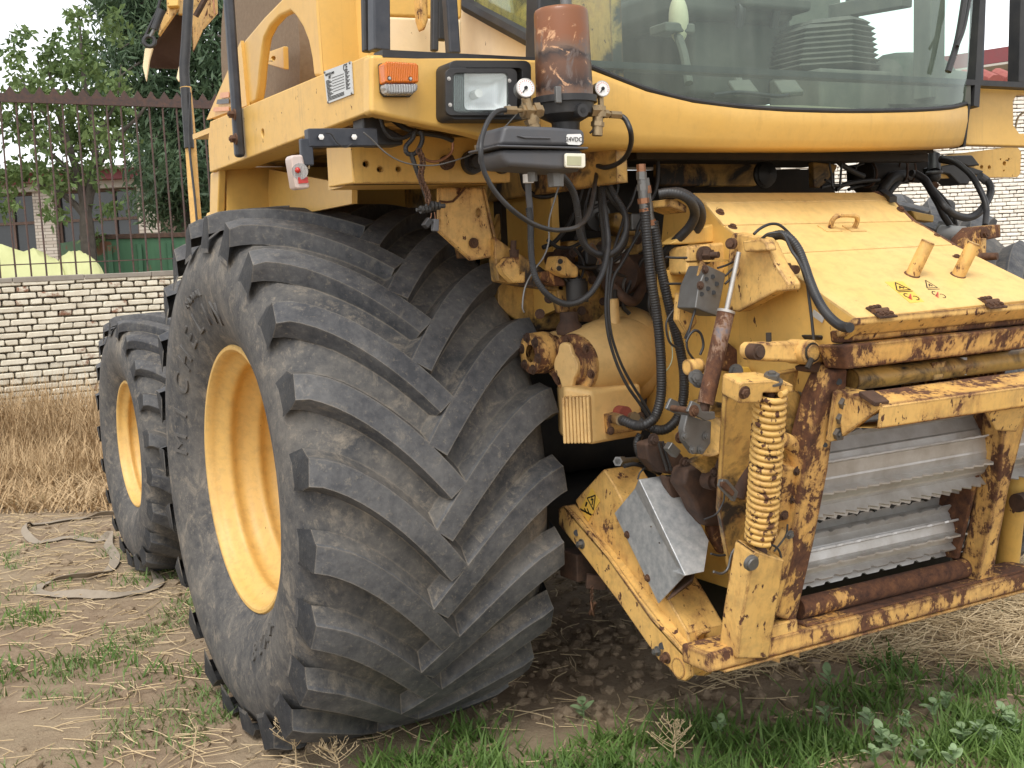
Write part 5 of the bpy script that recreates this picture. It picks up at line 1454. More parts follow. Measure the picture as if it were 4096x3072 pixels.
# filler neck
fp = C(5, 900, 905, y=gy - .06)
MB().cyl(fp - Z * .1, fp + Z * .055, .021, .019, 16).build('filler_neck', M['gear_yellow'], GB)
MB().cyl(fp + Z * .055, fp + Z * .085, .02, seg=6).build('filler_cap', M['dark'], GB)
mb = MB(); p = C(5, 610, 955, y=gy); mb.lathe([(0, .042), (.015, .046), (.03, .042), (.045, .032), (.075, .03)], p - Z * .04, Z, 28); mb.build('breather_boot', M['dark_rust'], GB)
# finned sump
sp_ = [C(5, 572, 1385, y=gy - .12), C(5, 800, 1440, y=gy - .16), C(7, 320, 40, y=gy - .12), C(7, 515, 100, y=gy - .10), C(7, 505, 235, y=gy - .10), C(7, 250, 250, y=gy - .16), C(7, 75, 195, y=gy - .12)]
zt_, zb_ = C(5, 700, 1395, y=gy - .15).z - .06, C(7, 250, 248, y=gy - .16).z
q = [(sp_[0].x, gy - .12), (C(7, 235, 100, y=gy - .18).x, gy - .18), (C(7, 515, 100, y=gy - .12).x, gy - .12), (C(7, 515, 100, y=gy - .12).x, gy + .12), (sp_[0].x + .12, gy + .12)]
MB().plate([V((a, b, zb_ + .02 * (i == 0))) for i, (a, b) in enumerate(q)], Z * (zt_ - zb_ + .06)).build('sump', M['gear_yellow'], GB, bevel=.018)
a_, b_ = V((q[0][0], q[0][1], 0)), V((q[1][0], q[1][1], 0)); nn = V(((b_ - a_).y, -(b_ - a_).x, 0)).normalized(); nn = nn if nn.y < 0 else -nn
for i in range(8):
    t = .04 + i * .125; p = a_.lerp(b_, t)
    MB().box(p + nn * .012 + Z * ((zt_ + zb_) / 2 + .03), (.011, .06, (zt_ - zb_) + .03), ((b_ - a_).normalized(), nn, Z)).build('fin', M['gear_yellow'], GB, bevel=.005)
mb = MB(); fl = CP_(7, [(318, 80), (420, 60), (510, 78), (512, 168), (330, 190)], y=gy - .19)
mb.plate(fl, Y * .03); mb.build('port_flange', M['yellow_rusty'], GB, bevel=.004)
p = C(7, 400, 75, y=gy - .19)
MB().cyl(p + Y * .02, p - Y * .02, .026, seg=20).build('red_port', simple('red_oxide_port', (.24, .05, .03), .7, var=.6, col2=(.1, .04, .03)), GB)
for a, b in ((340, 105), (335, 170), (500, 90)): MB().bolt(C(7, a, b, y=gy - .192), -Y, .010).build('bolt', M['dark_rust'], GB)
mb = MB(); mb.cyl(C(7, 360, 100, y=gy - .19), C(7, 395, 112, y=gy - .26), .019, seg=12); mb.cyl(C(7, 440, 95, y=gy - .19), C(7, 470, 100, y=gy - .24), .019, seg=12); mb.build('hose_tail', M['brass'], GB)
mb = MB(); bd_ = bodyc + X * (gr * .88); mb.cyl(bd_ - X * .03, bd_ + X * .05, gr * .8, seg=40); mb.build('drive_disc', M['black'], GB)

# ------------------------------------------------------------------ hoses across the middle
hose(3, [(668, 1090), (668, 1160), (672, 1260), (680, 1340), (684, 1450)], -1.35, 7.2, 0, 'pump_conduit', M['grey_plastic'])
hose(5, [(348, 215), (360, 330), (362, 440), (370, 560), (400, 680), (470, 775), (570, 832), (660, 825), (750, 765), (820, 650), (852, 530), (862, 420), (845, 260), (828, 120), (840, -60)], [-1.36, -1.42, -1.40, -1.2], 7.4, .13, 'corrugated_conduit')
hose(3, [(880, 1130), (930, 1190), (970, 1270), (995, 1400), (1000, 1490), (1030, 1580), (1100, 1640), (1180, 1652), (1250, 1610), (1295, 1520), (1305, 1440), (1285, 1360), (1230, 1270), (1190, 1190), (1175, 1100), (1200, 1020)], [-1.44, -1.36, -1.3, -1.2], 7.6, .13, 'corrugated_conduit')
hose(5, [(548, 60), (510, 180), (480, 300), (478, 430), (445, 530), (380, 620), (325, 730), (308, 850), (318, 890)], -1.38, 2.0, 0, 'thin_hose', M['steel_dark'])
MB().cyl(C(3, 668, 1130, y=-1.37), C(3, 670, 1185, y=-1.37), .016, seg=14).build('hose_label', M['white_label'], HV)
hose(5, [(1100, 180), (1108, 330), (1122, 500), (1145, 700), (1175, 880), (1196, 1060), (1207, 1250), (1205, 1430), (1170, 1560), (1110, 1615), (1040, 1622), (960, 1590), (930, 1580)], [-1.40, -1.40, -1.38, -1.36, -1.22], 11.5, .13, seg=14)
hose(5, [(1155, 300), (1175, 420), (1205, 600), (1245, 790), (1285, 960), (1325, 1110), (1352, 1270), (1352, 1430), (1320, 1560), (1250, 1640), (1170, 1650), (1080, 1600), (1020, 1560)], [-1.36, -1.36, -1.34, -1.32, -1.2], 11.2, .13, seg=14)
hose(5, [(868, 540), (855, 700), (848, 860), (858, 1000), (885, 1120), (930, 1250), (990, 1370), (1060, 1470), (1125, 1565)], -1.30, 3.6, 0, 'thin_hose')
hose(5, [(890, 540), (872, 700), (866, 860), (878, 1000), (905, 1110), (955, 1240), (1020, 1360), (1090, 1470), (1150, 1570)], -1.28, 3.2, 0, 'thin_hose')
hose(5, [(1068, 370), (1010, 470), (955, 570), (905, 650), (885, 730), (880, 800)], -1.25, 3.6, 0, 'thin_hose')
hose(5, [(1045, 80), (1010, 180), (975, 240), (950, 330), (920, 420), (885, 540)], -1.22, 3.4, 0, 'thin_hose')
hose(5, [(790, 60), (770, 180), (740, 280), (690, 320)], -1.22, 3.2, 0, 'thin_hose')
hose(5, [(860, -60), (850, 60), (880, 150), (935, 210), (975, 270), (985, 350), (970, 440), (930, 500), (860, 560), (800, 620)], -1.15, 6.6, .12, 'corrugated_conduit')
hose(5, [(820, -60), (815, 120), (820, 260), (835, 400), (840, 520)], -1.12, 6.4, .12, 'corrugated_conduit')
hose(3, [(1440, 960), (1500, 1000), (1510, 1120), (1490, 1240), (1440, 1320)], -1.1, 5, 0, 'thin_hose')
hose(5, [(400, -40), (390, 60), (380, 130)], -.8, 6, 0, 'thin_hose')
for a, b, t0 in ((300, -20, 330), (250, -20, 200)):
    pass
hose(5, [(1260, 1010), (1280, 1150), (1270, 1220), (1240, 1270)], -1.36, .8, 0, 'green_wire', simple('pale_green_wire', (.35, .5, .4), .6))
MB().plate(CP_(5, [(600, 430), (860, 400), (1090, 370), (1090, 500), (900, 540), (700, 560), (610, 520)], y=-.78), Y * .06).build('inner_crossmember', M['yellow_grease'], HV, bevel=.008)
MB().plate(CP_(5, [(940, 470), (1060, 450), (1070, 600), (1000, 640), (940, 580)], y=-.9), Y * .05).build('pump_bracket', M['yellow_grease'], HV, bevel=.006)
MB().plate(CP_(5, [(150, 700), (560, 740), (560, 1000), (380, 1010), (150, 860)], y=-.7), Y * .05).build('inner_web', M['yellow_grease'], HV, bevel=.006)
for pts, y_, w in (([(700, 60), (660, 200), (600, 330), (520, 430), (440, 470)], -.9, 5), ([(760, 20), (720, 160), (700, 300), (650, 420)], -.95, 4), ([(300, -20), (330, 90), (420, 140), (520, 120), (600, 20)], -.85, 5.5),
                   ([(930, 30), (900, 140), (760, 220), (700, 330), (720, 450)], -1.0, 4.5), ([(1000, 480), (900, 560), (760, 600), (640, 590)], -1.02, 4), ([(1090, 540), (1010, 690), (960, 840), (1000, 900)], -1.05, 4.5),
                   ([(640, 470), (700, 560), (690, 660), (620, 700), (560, 640)], -1.0, 3), ([(880, 420), (840, 520), (880, 620), (980, 660)], -1.08, 3.4), ([(1200, 560), (1150, 700), (1130, 840), (1160, 930)], -1.15, 4.5),
                   ([(470, 420), (540, 470), (620, 470), (700, 430)], -.92, 4), ([(1150, 140), (1110, 240), (1060, 330), (1040, 430)], -1.2, 4), ([(1290, 870), (1240, 960), (1260, 1080), (1330, 1130)], -1.45, 2.6), ([(1390, 720), (1420, 850), (1400, 960), (1360, 1060)], -1.5, 2.6)):
    hose(5, pts, y_, w, 0, 'thin_hose')
for a_, b_, r_b in ((640, 500, .012), (820, 460, .012), (1050, 420, .012), (980, 530, .010), (210, 600, .010), (300, 680, .012), (480, 800, .012), (420, 900, .012), (760, 680, .011), (690, 880, .011), (830, 820, .010)): MB().bolt(C(5, a_, b_, y=-.96), V((-.3, -1, 0)), r_b).build('bolt', M['dark_rust'], HV)
MB().plate(CP_(5, [(1330, 760), (1420, 800), (1440, 960), (1380, 1040), (1320, 940)], y=-1.5), Y * .03).build('side_bracket', M['yellow_worn'], HV, bevel=.004)
MB().plate(CP_(7, [(640, 420), (760, 440), (840, 620), (800, 720), (700, 640)], y=-1.42), Y * .04).build('side_casting', M['dark_rust'], HV, bevel=.008)
MB().plate(CP_(7, [(880, 560), (960, 640), (1010, 760), (960, 860), (900, 760)], y=-1.5), Y * .04).build('side_casting', M['rust_mostly'], HV, bevel=.008)
# fittings on top of the big hoses
for (x, yv, off) in ((0, -1.40, 0), (60, -1.36, 90)):
    mb = MB()
    seq = [((1075, -70), 30, 'h'), ((1078, -20), 34, 'h'), ((1080, 30), 30, 'c'), ((1083, 60), 36, 'h'), ((1086, 100), 32, 'c'), ((1090, 150), 38, 'h'), ((1094, 185), 32, 'c'), ((1098, 215), 36, 'h')] if not x else [((1105, 20), 24, 'c'), ((1112, 70), 28, 'h'), ((1118, 120), 22, 'c'), ((1124, 180), 28, 'h'), ((1132, 240), 24, 'c'), ((1140, 290), 30, 'h'), ((1148, 325), 28, 'h')]
    for (p, w, kd), (p2, _, _) in zip(seq, seq[1:] + [((seq[-1][0][0] + 4, seq[-1][0][1] + 20), 0, '')]):
        a, b = C(5, *p, y=yv), C(5, *p2, y=yv); mb.m = 1 if kd == 'h' and (p[1] // 10) % 2 else 0
        mb.cyl(a, b, w / 3 / ppm(a), seg=6 if kd == 'h' else 14)
    mb.build('hose_fitting', [M['steel_dark'], M['copper']], HV)

# ------------------------------------------------------------------ feeder housing: side plates, lid
FX0 = 1.165                                            # left outer face of the housing
def lidrow(u, v, y_r=None): return P(u, v, x=FX0)
LL = [P(1490, 416, x=FX0), P(1523, 438, x=FX0), P(1565, 486, x=FX0), P(1652, 548, x=FX0), P(1852, 687, x=FX0)]
LW = .86
RT = []
for p, (u, v) in zip(LL, ((1884, 415), (1930, 432), (1979, 477), (2051, 528), (2290, 644))):
    q = P(u, v, y=p.y); RT.append(q)
RT[4] = P(2300, 640, y=LL[4].y)
xr = sum(p.x for p in RT) / 5
LR = [V((RT[i].x * .5 + xr * .5, RT[i].y, RT[i].z)) for i in range(5)]
lid = empty('feeder_lid', (0, 0, 0), HV)
for i in range(4):
    a, b, c_, d_ = LL[i], LR[i], LR[i + 1], LL[i + 1]
    n_ = (b - a).cross(d_ - a).normalized(); n_ = n_ if n_.z > 0 else -n_
    g = .007
    MB().plate([a.lerp(d_, g), b.lerp(c_, g), c_.lerp(b, g), d_.lerp(a, g)], -n_ * (.012 + .0015 * (i % 2))).build('panel', M['yellow_pale'], lid, bevel=.004)
def onlid(i, u, v): 
    a, b, d_ = LL[i], LR[i], LL[i + 1]; n_ = (b - a).cross(d_ - a).normalized(); n_ = n_ if n_.z > 0 else -n_
    r = ray(u, v); t = n_ @ (a - V(CAM)) / (n_ @ V(r)); return V(CAM) + V(r) * t, n_, (b - a).normalized()
# handle
hp = [onlid(2, *uv(6, x_, y_))[0] for x_, y_ in ((945, 365), (980, 345), (1135, 345), (1155, 372))]
_, nl, rl = onlid(2, 1820, 495)
MB().tube([hp[1], hp[1] + nl * .035, hp[1].lerp(hp[2], .2) + nl * .05, hp[1].lerp(hp[2], .8) + nl * .05, hp[2] + nl * .035, hp[2]], .0085, 8, sub=4).build('handle', M['yellow_worn'], lid)
for p in (hp[1], hp[2]): MB().box(p + nl * .003, (.07, .05, .006), (rl, nl.cross(rl), nl)).build('handle_foot', M['yellow_pale'], lid, bevel=.002)
for (x_, y_, i) in ((285, 238, 1), (1657, 392, 2), (1785, 525, 3), (1430, 220, 1), (95, 135, 0), (365, 332, 2)):
    p, n_, r_x = onlid(i, *uv(6, x_, y_)); MB().bolt(p, n_, .0105).build('bolt', M['bolt_rust'], lid)
for a, b in (((1500, 640), (1608, 520)), ((1790, 645), (1915, 500))):
    p, n_, r_x = onlid(3, *uv(6, *a)); dr = (n_ * .62 + V((0, .55, .15)) + X * .18).normalized()
    k_ = PF
    tip = p + (n_ * .75 + FU * .55 + r_x * .32).normalized() * .115
    MB().cyl(p - n_ * .005, tip, .021, seg=20).build('guide_pipe', M['yellow_worn'], lid)
    MB().ring(p + n_ * .003, n_, .021, .005, 20, 6).build('weld_ring', M['rust_mostly'], lid)
# decals on the lid
def decal(quad, i):
    q = [onlid(i, *uv(6, *p)) for p in quad]; n_ = q[0][1]; pts = [p[0] + n_ * .003 for p in q]
    d = empty('warning_decal', (0, 0, 0), HV)
    mid = lambda s, t, e=.002: pts[0].lerp(pts[1], s).lerp(pts[3].lerp(pts[2], s), t) + n_ * e
    MB().plate(pts, n_ * .0008).build('sticker', M['decal_yellow'], d)
    mb = MB()
    tri = [(.16, .06), (.88, .42), (.14, .42)]
    tri = [(.5, .06), (.92, .43), (.08, .43)]
    for a, b in zip(tri, tri[1:] + tri[:1]): mb.bar(mid(*a), mid(*b), .0035, .0006, n_.cross(mid(*b) - mid(*a)))
    for a, b in (((.36, .36), (.5, .24)), ((.5, .24), (.6, .36)), ((.45, .3), (.68, .32)), ((.04, .5), (.96, .5))): mb.bar(mid(*a), mid(*b), .003, .0006, n_.cross(mid(*b) - mid(*a)))
    arc = [mid(.32 + .16 * math.cos(t), .68 + .09 * math.sin(t)) for t in np.linspace(1.2, 5.6, 9)]
    arc2 = [mid(.70 + .16 * math.cos(t), .82 + .09 * math.sin(t)) for t in np.linspace(-2, 2.2, 9)]
    for ar in (arc, arc2):
        for a, b in zip(ar, ar[1:]): mb.bar(a, b, .003, .0006, n_.cross(b - a))
    mb.build('pictogram', M['ink'], d)
    mb = MB()
    for k in range(6): mb.bar(mid(.22 + .05 * k, .80 - .02 * k), mid(.34 + .06 * k, .88 - .05 * k), .003, .0006, n_.cross(mid(.9, .9) - mid(.1, .1)))
    mb.build('red_pictogram', M['red_ink'], d)
decal([(1328, 684), (1440, 680), (1578, 810), (1490, 818)], 3)
decal([(1545, 668), (1610, 668), (1745, 798), (1650, 805)], 3)
# rusty hinges
for quad in ([(1205, 850), (1270, 838), (1410, 905), (1300, 915)], [(1910, 792), (1975, 783), (2105, 845), (2000, 855)]):
    q = [onlid(3, *uv(6, *p)) for p in quad]; n_ = q[0][1]; pts = [p[0] + n_ * .0015 for p in q]
    h = empty('lid_hinge', (0, 0, 0), HV)
    MB().plate(pts, n_ * .005).build('leaf', M['dark_rust'], h)
    MB().cyl(pts[0].lerp(pts[3], .5) + n_ * .006, pts[1].lerp(pts[2], .5) + n_ * .006, .009, seg=10).build('knuckle', M['bolt_rust'], h)
    for s_ in (.2, .5, .8):
        for t_ in (.2, .8): MB().bolt(pts[0].lerp(pts[1], s_).lerp(pts[3].lerp(pts[2], s_), t_) + n_ * .005, n_, .008).build('bolt', M['bolt_rust'], h)
# housing side plates
def side_plate(x, name, mat):
    o = V((x - FX0, 0, 0))
    pts = [p + o - Z * .006 for p in LL] + [PF(1812, 760) * 1.0]
    pts[-1] = V((x, LL[4].y + .03, LL[4].z - .05)); pts.append(V((x, TC - TILT * 1.40 + .07, 1.40)))
    pts += [V((x, -1.63, .62)), V((x, -1.1, .62)), V((x, -1.0, 1.2)), V((x, -1.15, 1.9))]
    return MB().plate(pts, X * (.02 if x < 1.5 else -.02)).build(name, M[mat], HV, bevel=.004)
side_plate(FX0 - .0, 'housing_side', 'yellow_chip'); side_plate(FX0 + LW, 'housing_side', 'rust_mostly')
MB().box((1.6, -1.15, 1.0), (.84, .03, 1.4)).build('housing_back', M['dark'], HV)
# front ridge and upper beam of the frame
def span(name, px, off, ext, mat, bev=.004, x1=2.25):
    a, b = PF(*px[0], off), PF(*px[1], off)               # left upper, left lower
    q = [a, V((x1, a.y, a.z)), V((x1, b.y, b.z)), b]
    return MB().plate(q, ext).build(name, M[mat], HV, bevel=bev)
lipA, lipB = LL[4], PF(1806, 715, -.02)
MB().plate([lipA + V((-.02, 0, .002)), V((2.22, lipA.y, lipA.z + .002)), V((2.22, lipB.y, lipB.z)), lipB], -Z * .02).build('hinge_strip', M['yellow_worn'], HV, bevel=.004)
lipC = PF(1810, 742, -.02)
MB().plate([lipB, V((2.22, lipB.y, lipB.z - .003)), V((2.22, lipC.y, lipC.z)), lipC], Y * .03).build('ridge_face', M['yellow_rusty'], HV, bevel=.008)
ba, bb = PF(1813, 747, -.05), PF(1829, 798, -.05)
MB().plate([ba, V((2.3, ba.y, ba.z)), V((2.3, bb.y, bb.z)), bb], Y * .09).build('upper_beam', M['yellow_rusty'], HV, bevel=.008)
# posts
def fpost(pts, off, depth, name, mat, bev=.008): return MB().plate([CF(8, *p, off) for p in pts], -FN * depth).build(name, M[mat], HV, bevel=bev)
fpost([(560, -20), (650, -40), (640, 100), (548, 430), (520, 640), (432, 1090), (305, 1650), (160, 1600), (285, 1060), (370, 560), (470, 180)], 0, .085, 'frame_post', 'yellow_rusty')
fpost([(200, 1210), (285, 1040), (300, 1180), (180, 1600), (150, 1560)], -.01, .05, 'post_gusset', 'yellow_worn')
fpost([(1690, 170), (1830, 130), (1830, 330), (1720, 760), (1605, 1390), (1520, 1495), (1490, 1440), (1590, 1000), (1650, 700)], 0, .085, 'frame_post', 'yellow_rusty')
fpost([(1380, 860), (1500, 760), (1660, 700), (1600, 1390), (1440, 1370), (1290, 1110)], .12, .02, 'guard_plate', 'rust_mostly')
mb = MB(); mb.cyl(CF(8, 1790, 420, .12), CF(8, 1700, 1320, .12), .042, seg=24); mb.build('right_tube', M['yellow_chip'], HV)
mb = MB(); p = CF(8, 1770, 850, .02); mb.cyl(p, p + X * .2, .033, seg=16); mb.build('pivot_pin', M['dark_rust'], HV)
for a, b in ((597, 172), (580, 272), (560, 375)):
    p = CF(8, a, b, -.012); MB().bolt(p, FN, .019, .026).build('frame_bolt', M['steel_dark'], HV); MB().ring(p, FN, .027, .004, 20, 6).build('washer', M['bolt_rust'], HV)
for a, b, r in ((500, 465, 16), (590, 45, 22)): MB().cyl(CF(8, a, b, -.002), CF(8, a, b, -.004), r * .3256 / ppm(CF(8, a, b)), seg=16).build('bolt_hole', M['ink'], HV)
MB().plate([CF(8, 548, 105, -.01), CF(8, 640, 88, -.01), CF(8, 600, 420, -.01), CF(8, 500, 435, -.01)], FN * .014).build('bolt_strip', M['yellow_worn'], HV, bevel=.003)
# projecting angle iron in front, on gusset plates
gx = PF(1806, 850).x - .0
g0, g1 = P(1803, 846, x=gx), P(1818, 944, x=gx); gt = P(1907, 879, x=gx); gm = P(1893, 868, x=gx)
MB().plate([g0, gt, g1], X * .016).build('gusset', M['yellow_worn'], HV, bevel=.004)
X2 = 2.32
bt = V((X2, gt.y, gt.z))
top_in = V((gx, g0.y + .02, g0.z + .0)); 
hh = .062
MB().plate([gt + Z * .002, V((X2, gt.y, gt.z)), V((X2, gt.y + .012, gt.z - hh)), gt + V((0, .012, -hh))], Y * .014).build('guard_beam', M['yellow_worn'], HV, bevel=.005)
MB().plate([gt + V((.002, .006, .004)), V((X2, gt.y + .006, gt.z + .004)), V((X2, gt.y + .115, gt.z + .03)), gt + V((.002, .115, .03))], -Z * .012).build('guard_top_flange', M['yellow_rusty'], HV, bevel=.004)
MB().plate([g0 + Z * .004, gt + Z * .008, gt + V((.05, .10, .034)), g0 + V((.06, .02, .01))], -Z * .01).build('gusset_top', M['yellow_worn'], HV, bevel=.003)
MB().bar(P(1870, 848, y=gt.y + .08), P(1905, 872, y=gt.y + .01), .05, .014).build('wear_strip', M['dark_rust'], HV, bevel=.003)
MB().plate([gt + V((.0, .012, -hh)), V((X2, gt.y + .012, gt.z - hh)), V((X2, g1.y, g1.z + .03)), V((gx, g1.y, g1.z + .03))], Y * .008).build('guard_skirt', M['yellow_chip'], HV)
w0 = V((gt.x + .46, gt.y + .03, gt.z - hh)); 
MB().plate([w0, w0 + X * .2, w0 + V((.2, .05, -.09)), w0 + V((.08, .03, -.07))], Y * .012).build('welded_tab', M['yellow_worn'], HV, bevel=.004)
# feed rolls
def roll_disc(c, r, thick, mat, name, par): 
    return MB().lathe([(-thick / 2, .001), (-thick / 2, r), (thick / 2, r), (thick / 2, .001)], c, X, 48).build(name, M[mat], par)
ur = empty('upper_feed_roll', (0, 0, 0), HV)
UO = .17
uL, uR = CF(8, 560, 760, UO), CF(8, 1660, 470, UO)
uc = (uL + uR) / 2 + Z * .045; uL, uR = V((FX0 + .03, uc.y, uc.z)), V((uR.x + .075, uc.y, uc.z)); UR = .146
MB().cyl(uL, uR, UR * .86, seg=10).build('drum', M['steel'], ur, smooth=False)
roll_disc(uR, UR * 1.12, .012, 'steel_dark', 'end_disc', ur); roll_disc(uL, UR * 1.12, .012, 'steel_dark', 'end_disc', ur)
for i in range(10):
    t = 2 * math.pi * (i + .35) / 10; rad = V((0, math.cos(t), math.sin(t))); tan = V((0, -math.sin(t), math.cos(t)))
    n_ = 23; L_ = (uR - uL).length; pts = [uL + rad * UR * .78]
    for k in range(n_): 
        xk = L_ * k / n_; pts += [uL + X * xk + rad * UR * 1.02, uL + X * (xk + L_ / n_ * .82) + rad * UR * 1.10]
    pts += [uR + rad * UR * 1.02, uR + rad * UR * .78]
    MB().plate(pts, tan * .006).build('serrated_blade', M['steel'], ur, smooth=False)
    MB().plate([uL + rad * UR * .8 + tan * .04, uR + rad * UR * .8 + tan * .04, uR + rad * UR * .95, uL + rad * UR * .95], tan * .003).build('blade_backing', M['steel'], ur, smooth=False)
lr = empty('lower_feed_roll', (0, 0, 0), HV)
lL, lR = CF(8, 470, 1155, UO + .02), CF(8, 1360, 985, UO + .02)
lc = (lL + lR) / 2; lL, lR = V((FX0 + .03, lc.y, lc.z)), V((lR.x, lc.y, lc.z)); LRr = .095
MB().cyl(lL, lR, LRr * .88, seg=12).build('drum', M['steel'], lr, smooth=False)
for i in range(12):
    t = 2 * math.pi * (i + .2) / 12; rad = V((0, math.cos(t), math.sin(t))); tan = V((0, -math.sin(t), math.cos(t)))
    n_ = 11; L_ = (lR - lL).length; pts = [lL + rad * LRr * .8]
    for k in range(n_):
        xk = L_ * k / n_; pts += [lL + X * (xk + .004) + rad * LRr * 1.06, lL + X * (xk + .014) + rad * LRr * 1.14, lL + X * (xk + L_ / n_ - .016) + rad * LRr * 1.14, lL + X * (xk + L_ / n_ - .006) + rad * LRr * 1.06]
    pts += [lR + rad * LRr * .8]
    MB().plate(pts, tan * .007).build('notched_bar', M['steel'], lr, smooth=False)
for t in (.4, 1.2, 2.2, 3.0, 4.2, 5.2): MB().bolt(lR + V((0, math.cos(t), math.sin(t))) * LRr * .7, X, .012).build('bolt', M['steel_dark'], lr)
roll_disc(lR, LRr * .84, .01, 'steel_dark', 'end_disc', lr)
# inner back and scraper behind the rolls, dark hollow with a cross shaft above
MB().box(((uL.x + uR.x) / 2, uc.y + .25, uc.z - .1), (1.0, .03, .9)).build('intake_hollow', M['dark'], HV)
MB().plate([uL + V((0, .02, UR * 1.25)), uR + V((.05, .02, UR * 1.25)), uR + V((.05, .2, UR * 1.3)), uL + V((0, .2, UR * 1.3))], Z * .006).build('roll_shroud', M['steel_dark'], HV)
a, b = C(6, 1120, 1300, y=-1.85), C(6, 1610, 1262, y=-1.85)
MB().cyl(a, V((b.x + .5, a.y, a.z)), .032, seg=24).build('cross_shaft', M['yellow_grease'], HV)
MB().plate(CP_(6, [(1630, 1190), (1720, 1180), (1700, 1290), (1640, 1300)], y=-1.88), Y * .02).build('shaft_lug', M['yellow_worn'], HV)
MB().tube([C(6, 1825, 1155, y=-1.86), C(6, 1822, 1265, y=-1.86)], .0135, 12, corr=.12, pitch=.014).build('grey_conduit', M['plate_silver'], HV)
# lower rusty roller tube and bottom beam
p, q = CF(8, 350, 1530, .06), CF(8, 1380, 1300, .06)
rm = (p + q) / 2
MB().cyl(V((p.x - .02, rm.y, rm.z)), V((q.x + .03, rm.y, rm.z)), .034, seg=28).build('lower_roller', M['rust_mostly'], HV)
bl = PF(1531, 1456, -.04); bu = PF(1534, 1414, -.04); bzh = bu.z - bl.z
bx0, bx1, byf = bl.x, 2.34, bl.y
fz = bl.z
MB().box(((bx0 + bx1) / 2, byf + .065, fz + .030), (bx1 - bx0, .13, .060)).build('bottom_beam', M['yellow_rusty'], HV, bevel=.008)
MB().box(((bx0 + bx1) / 2 + .2, byf + .068, fz + .064), (bx1 - bx0 - .4, .112, .010)).build('beam_top_plate', M['rust_mostly'], HV, bevel=.004)
MB().box(((bx0 + bx1) / 2 + .03, byf + .05, fz - .006), (bx1 - bx0 - .06, .10, .008)).build('beam_wear_plate', M['yellow_worn'], HV, bevel=.002)
MB().box((bx0 + .26, byf + .055, fz + .075), (.20, .10, .045)).build('beam_block', M['yellow_worn'], HV, bevel=.006)
for xo in (.24, .32): MB().plate([V((bx0 + xo, byf + .01, fz - .008)), V((bx0 + xo + .05, byf + .01, fz - .008)), V((bx0 + xo + .045, byf + .01, fz - .03))], Y * .01).build('beam_tab', M['yellow_worn'], HV)
# left end: hook, box arm, flat bar, sheet metal guard
AX = .872
fb = CP_(7, [(45, 600), (75, 585), (150, 660), (320, 870), (560, 1210), (665, 1310), (770, 1440), (776, 1530), (745, 1555), (705, 1545), (655, 1480), (600, 1440), (560, 1380), (380, 1120), (200, 880), (48, 690)], x=AX)
MB().plate(fb, X * .018).build('lower_link', M['yellow_worn'], HV, bevel=.004)
MB().plate([fb[1], fb[3], fb[4], fb[6], fb[6] + X * .05, fb[4] + X * .05, fb[3] + X * .05, fb[1] + X * .05], -Z * .010).build('link_flange', M['yellow_worn'], HV, bevel=.002)
for a, b, mt, r in ((178, 795, 'steel_dark', .012), (598, 1388, 'steel_dark', .011), (648, 1425, 'bolt_rust', .013)): MB().bolt(C(7, a, b, x=AX), -X, r, r * 1.6).build('bolt', M[mt], HV)
for a, b, r in ((148, 735, 18), (620, 1360, 20)): MB().cyl(C(7, a, b, x=AX - .001), C(7, a, b, x=AX - .003), r * .39 / ppm(C(7, a, b, x=AX)), seg=16).build('link_hole', M['ink'], HV)
p = C(7, 712, 1482, x=AX); MB().ring(p - X * .001, X, .030, .003, 24, 6).build('pivot_ring', M['yellow_worn'], HV); MB().cyl(p - X * .003, p + X * .10, .032, seg=20).build('pivot_shaft', M['yellow_worn'], HV)
AX2 = .915
ba_ = CP_(7, [(135, 555), (295, 380), (352, 470), (470, 700), (600, 1010), (760, 1290), (775, 1420), (620, 1330), (420, 1060), (230, 760)], x=AX2)
MB().plate(ba_, X * .15).build('box_arm', M['yellow_worn'], HV, bevel=.008)
MB().box(C(7, 190, 900, x=AX2 + .05), (.14, .12, .10)).build('arm_stop', M['dark_rust'], HV, bevel=.006)
MB().bar(C(7, 200, 1000, x=AX + .03), C(7, 310, 1010, x=AX2 + .05), .03, .05).build('latch_plate', M['dark_rust'], HV, bevel=.003)
mb = MB()
for i in range(6): mb.ring(C(7, 232, 1035 + i * 13, x=AX + .02), X if i % 2 else Y, .006, .0016, 10, 5)
mb.build('keeper_chain', M['bolt_rust'], HV)
mb = MB(); mb.ring(C(7, 235, 1152, x=AX + .02), V((1, -.7, .2)), .026, .003, 24, 6); mb.bar(C(7, 250, 1120, x=AX + .02), C(7, 222, 1185, x=AX + .02), .010, .010); mb.build('linch_pin', M['bolt_rust'], HV)
hk = CP_(7, [(765, 1420), (775, 1330), (795, 1285), (830, 1270), (850, 1290), (815, 1310), (805, 1345), (825, 1375), (860, 1390), (875, 1440), (870, 1500), (845, 1528), (800, 1525)], x=AX2 + .03)
MB().plate(hk, X * .035).build('latch_hook', M['yellow_worn'], HV, bevel=.006)
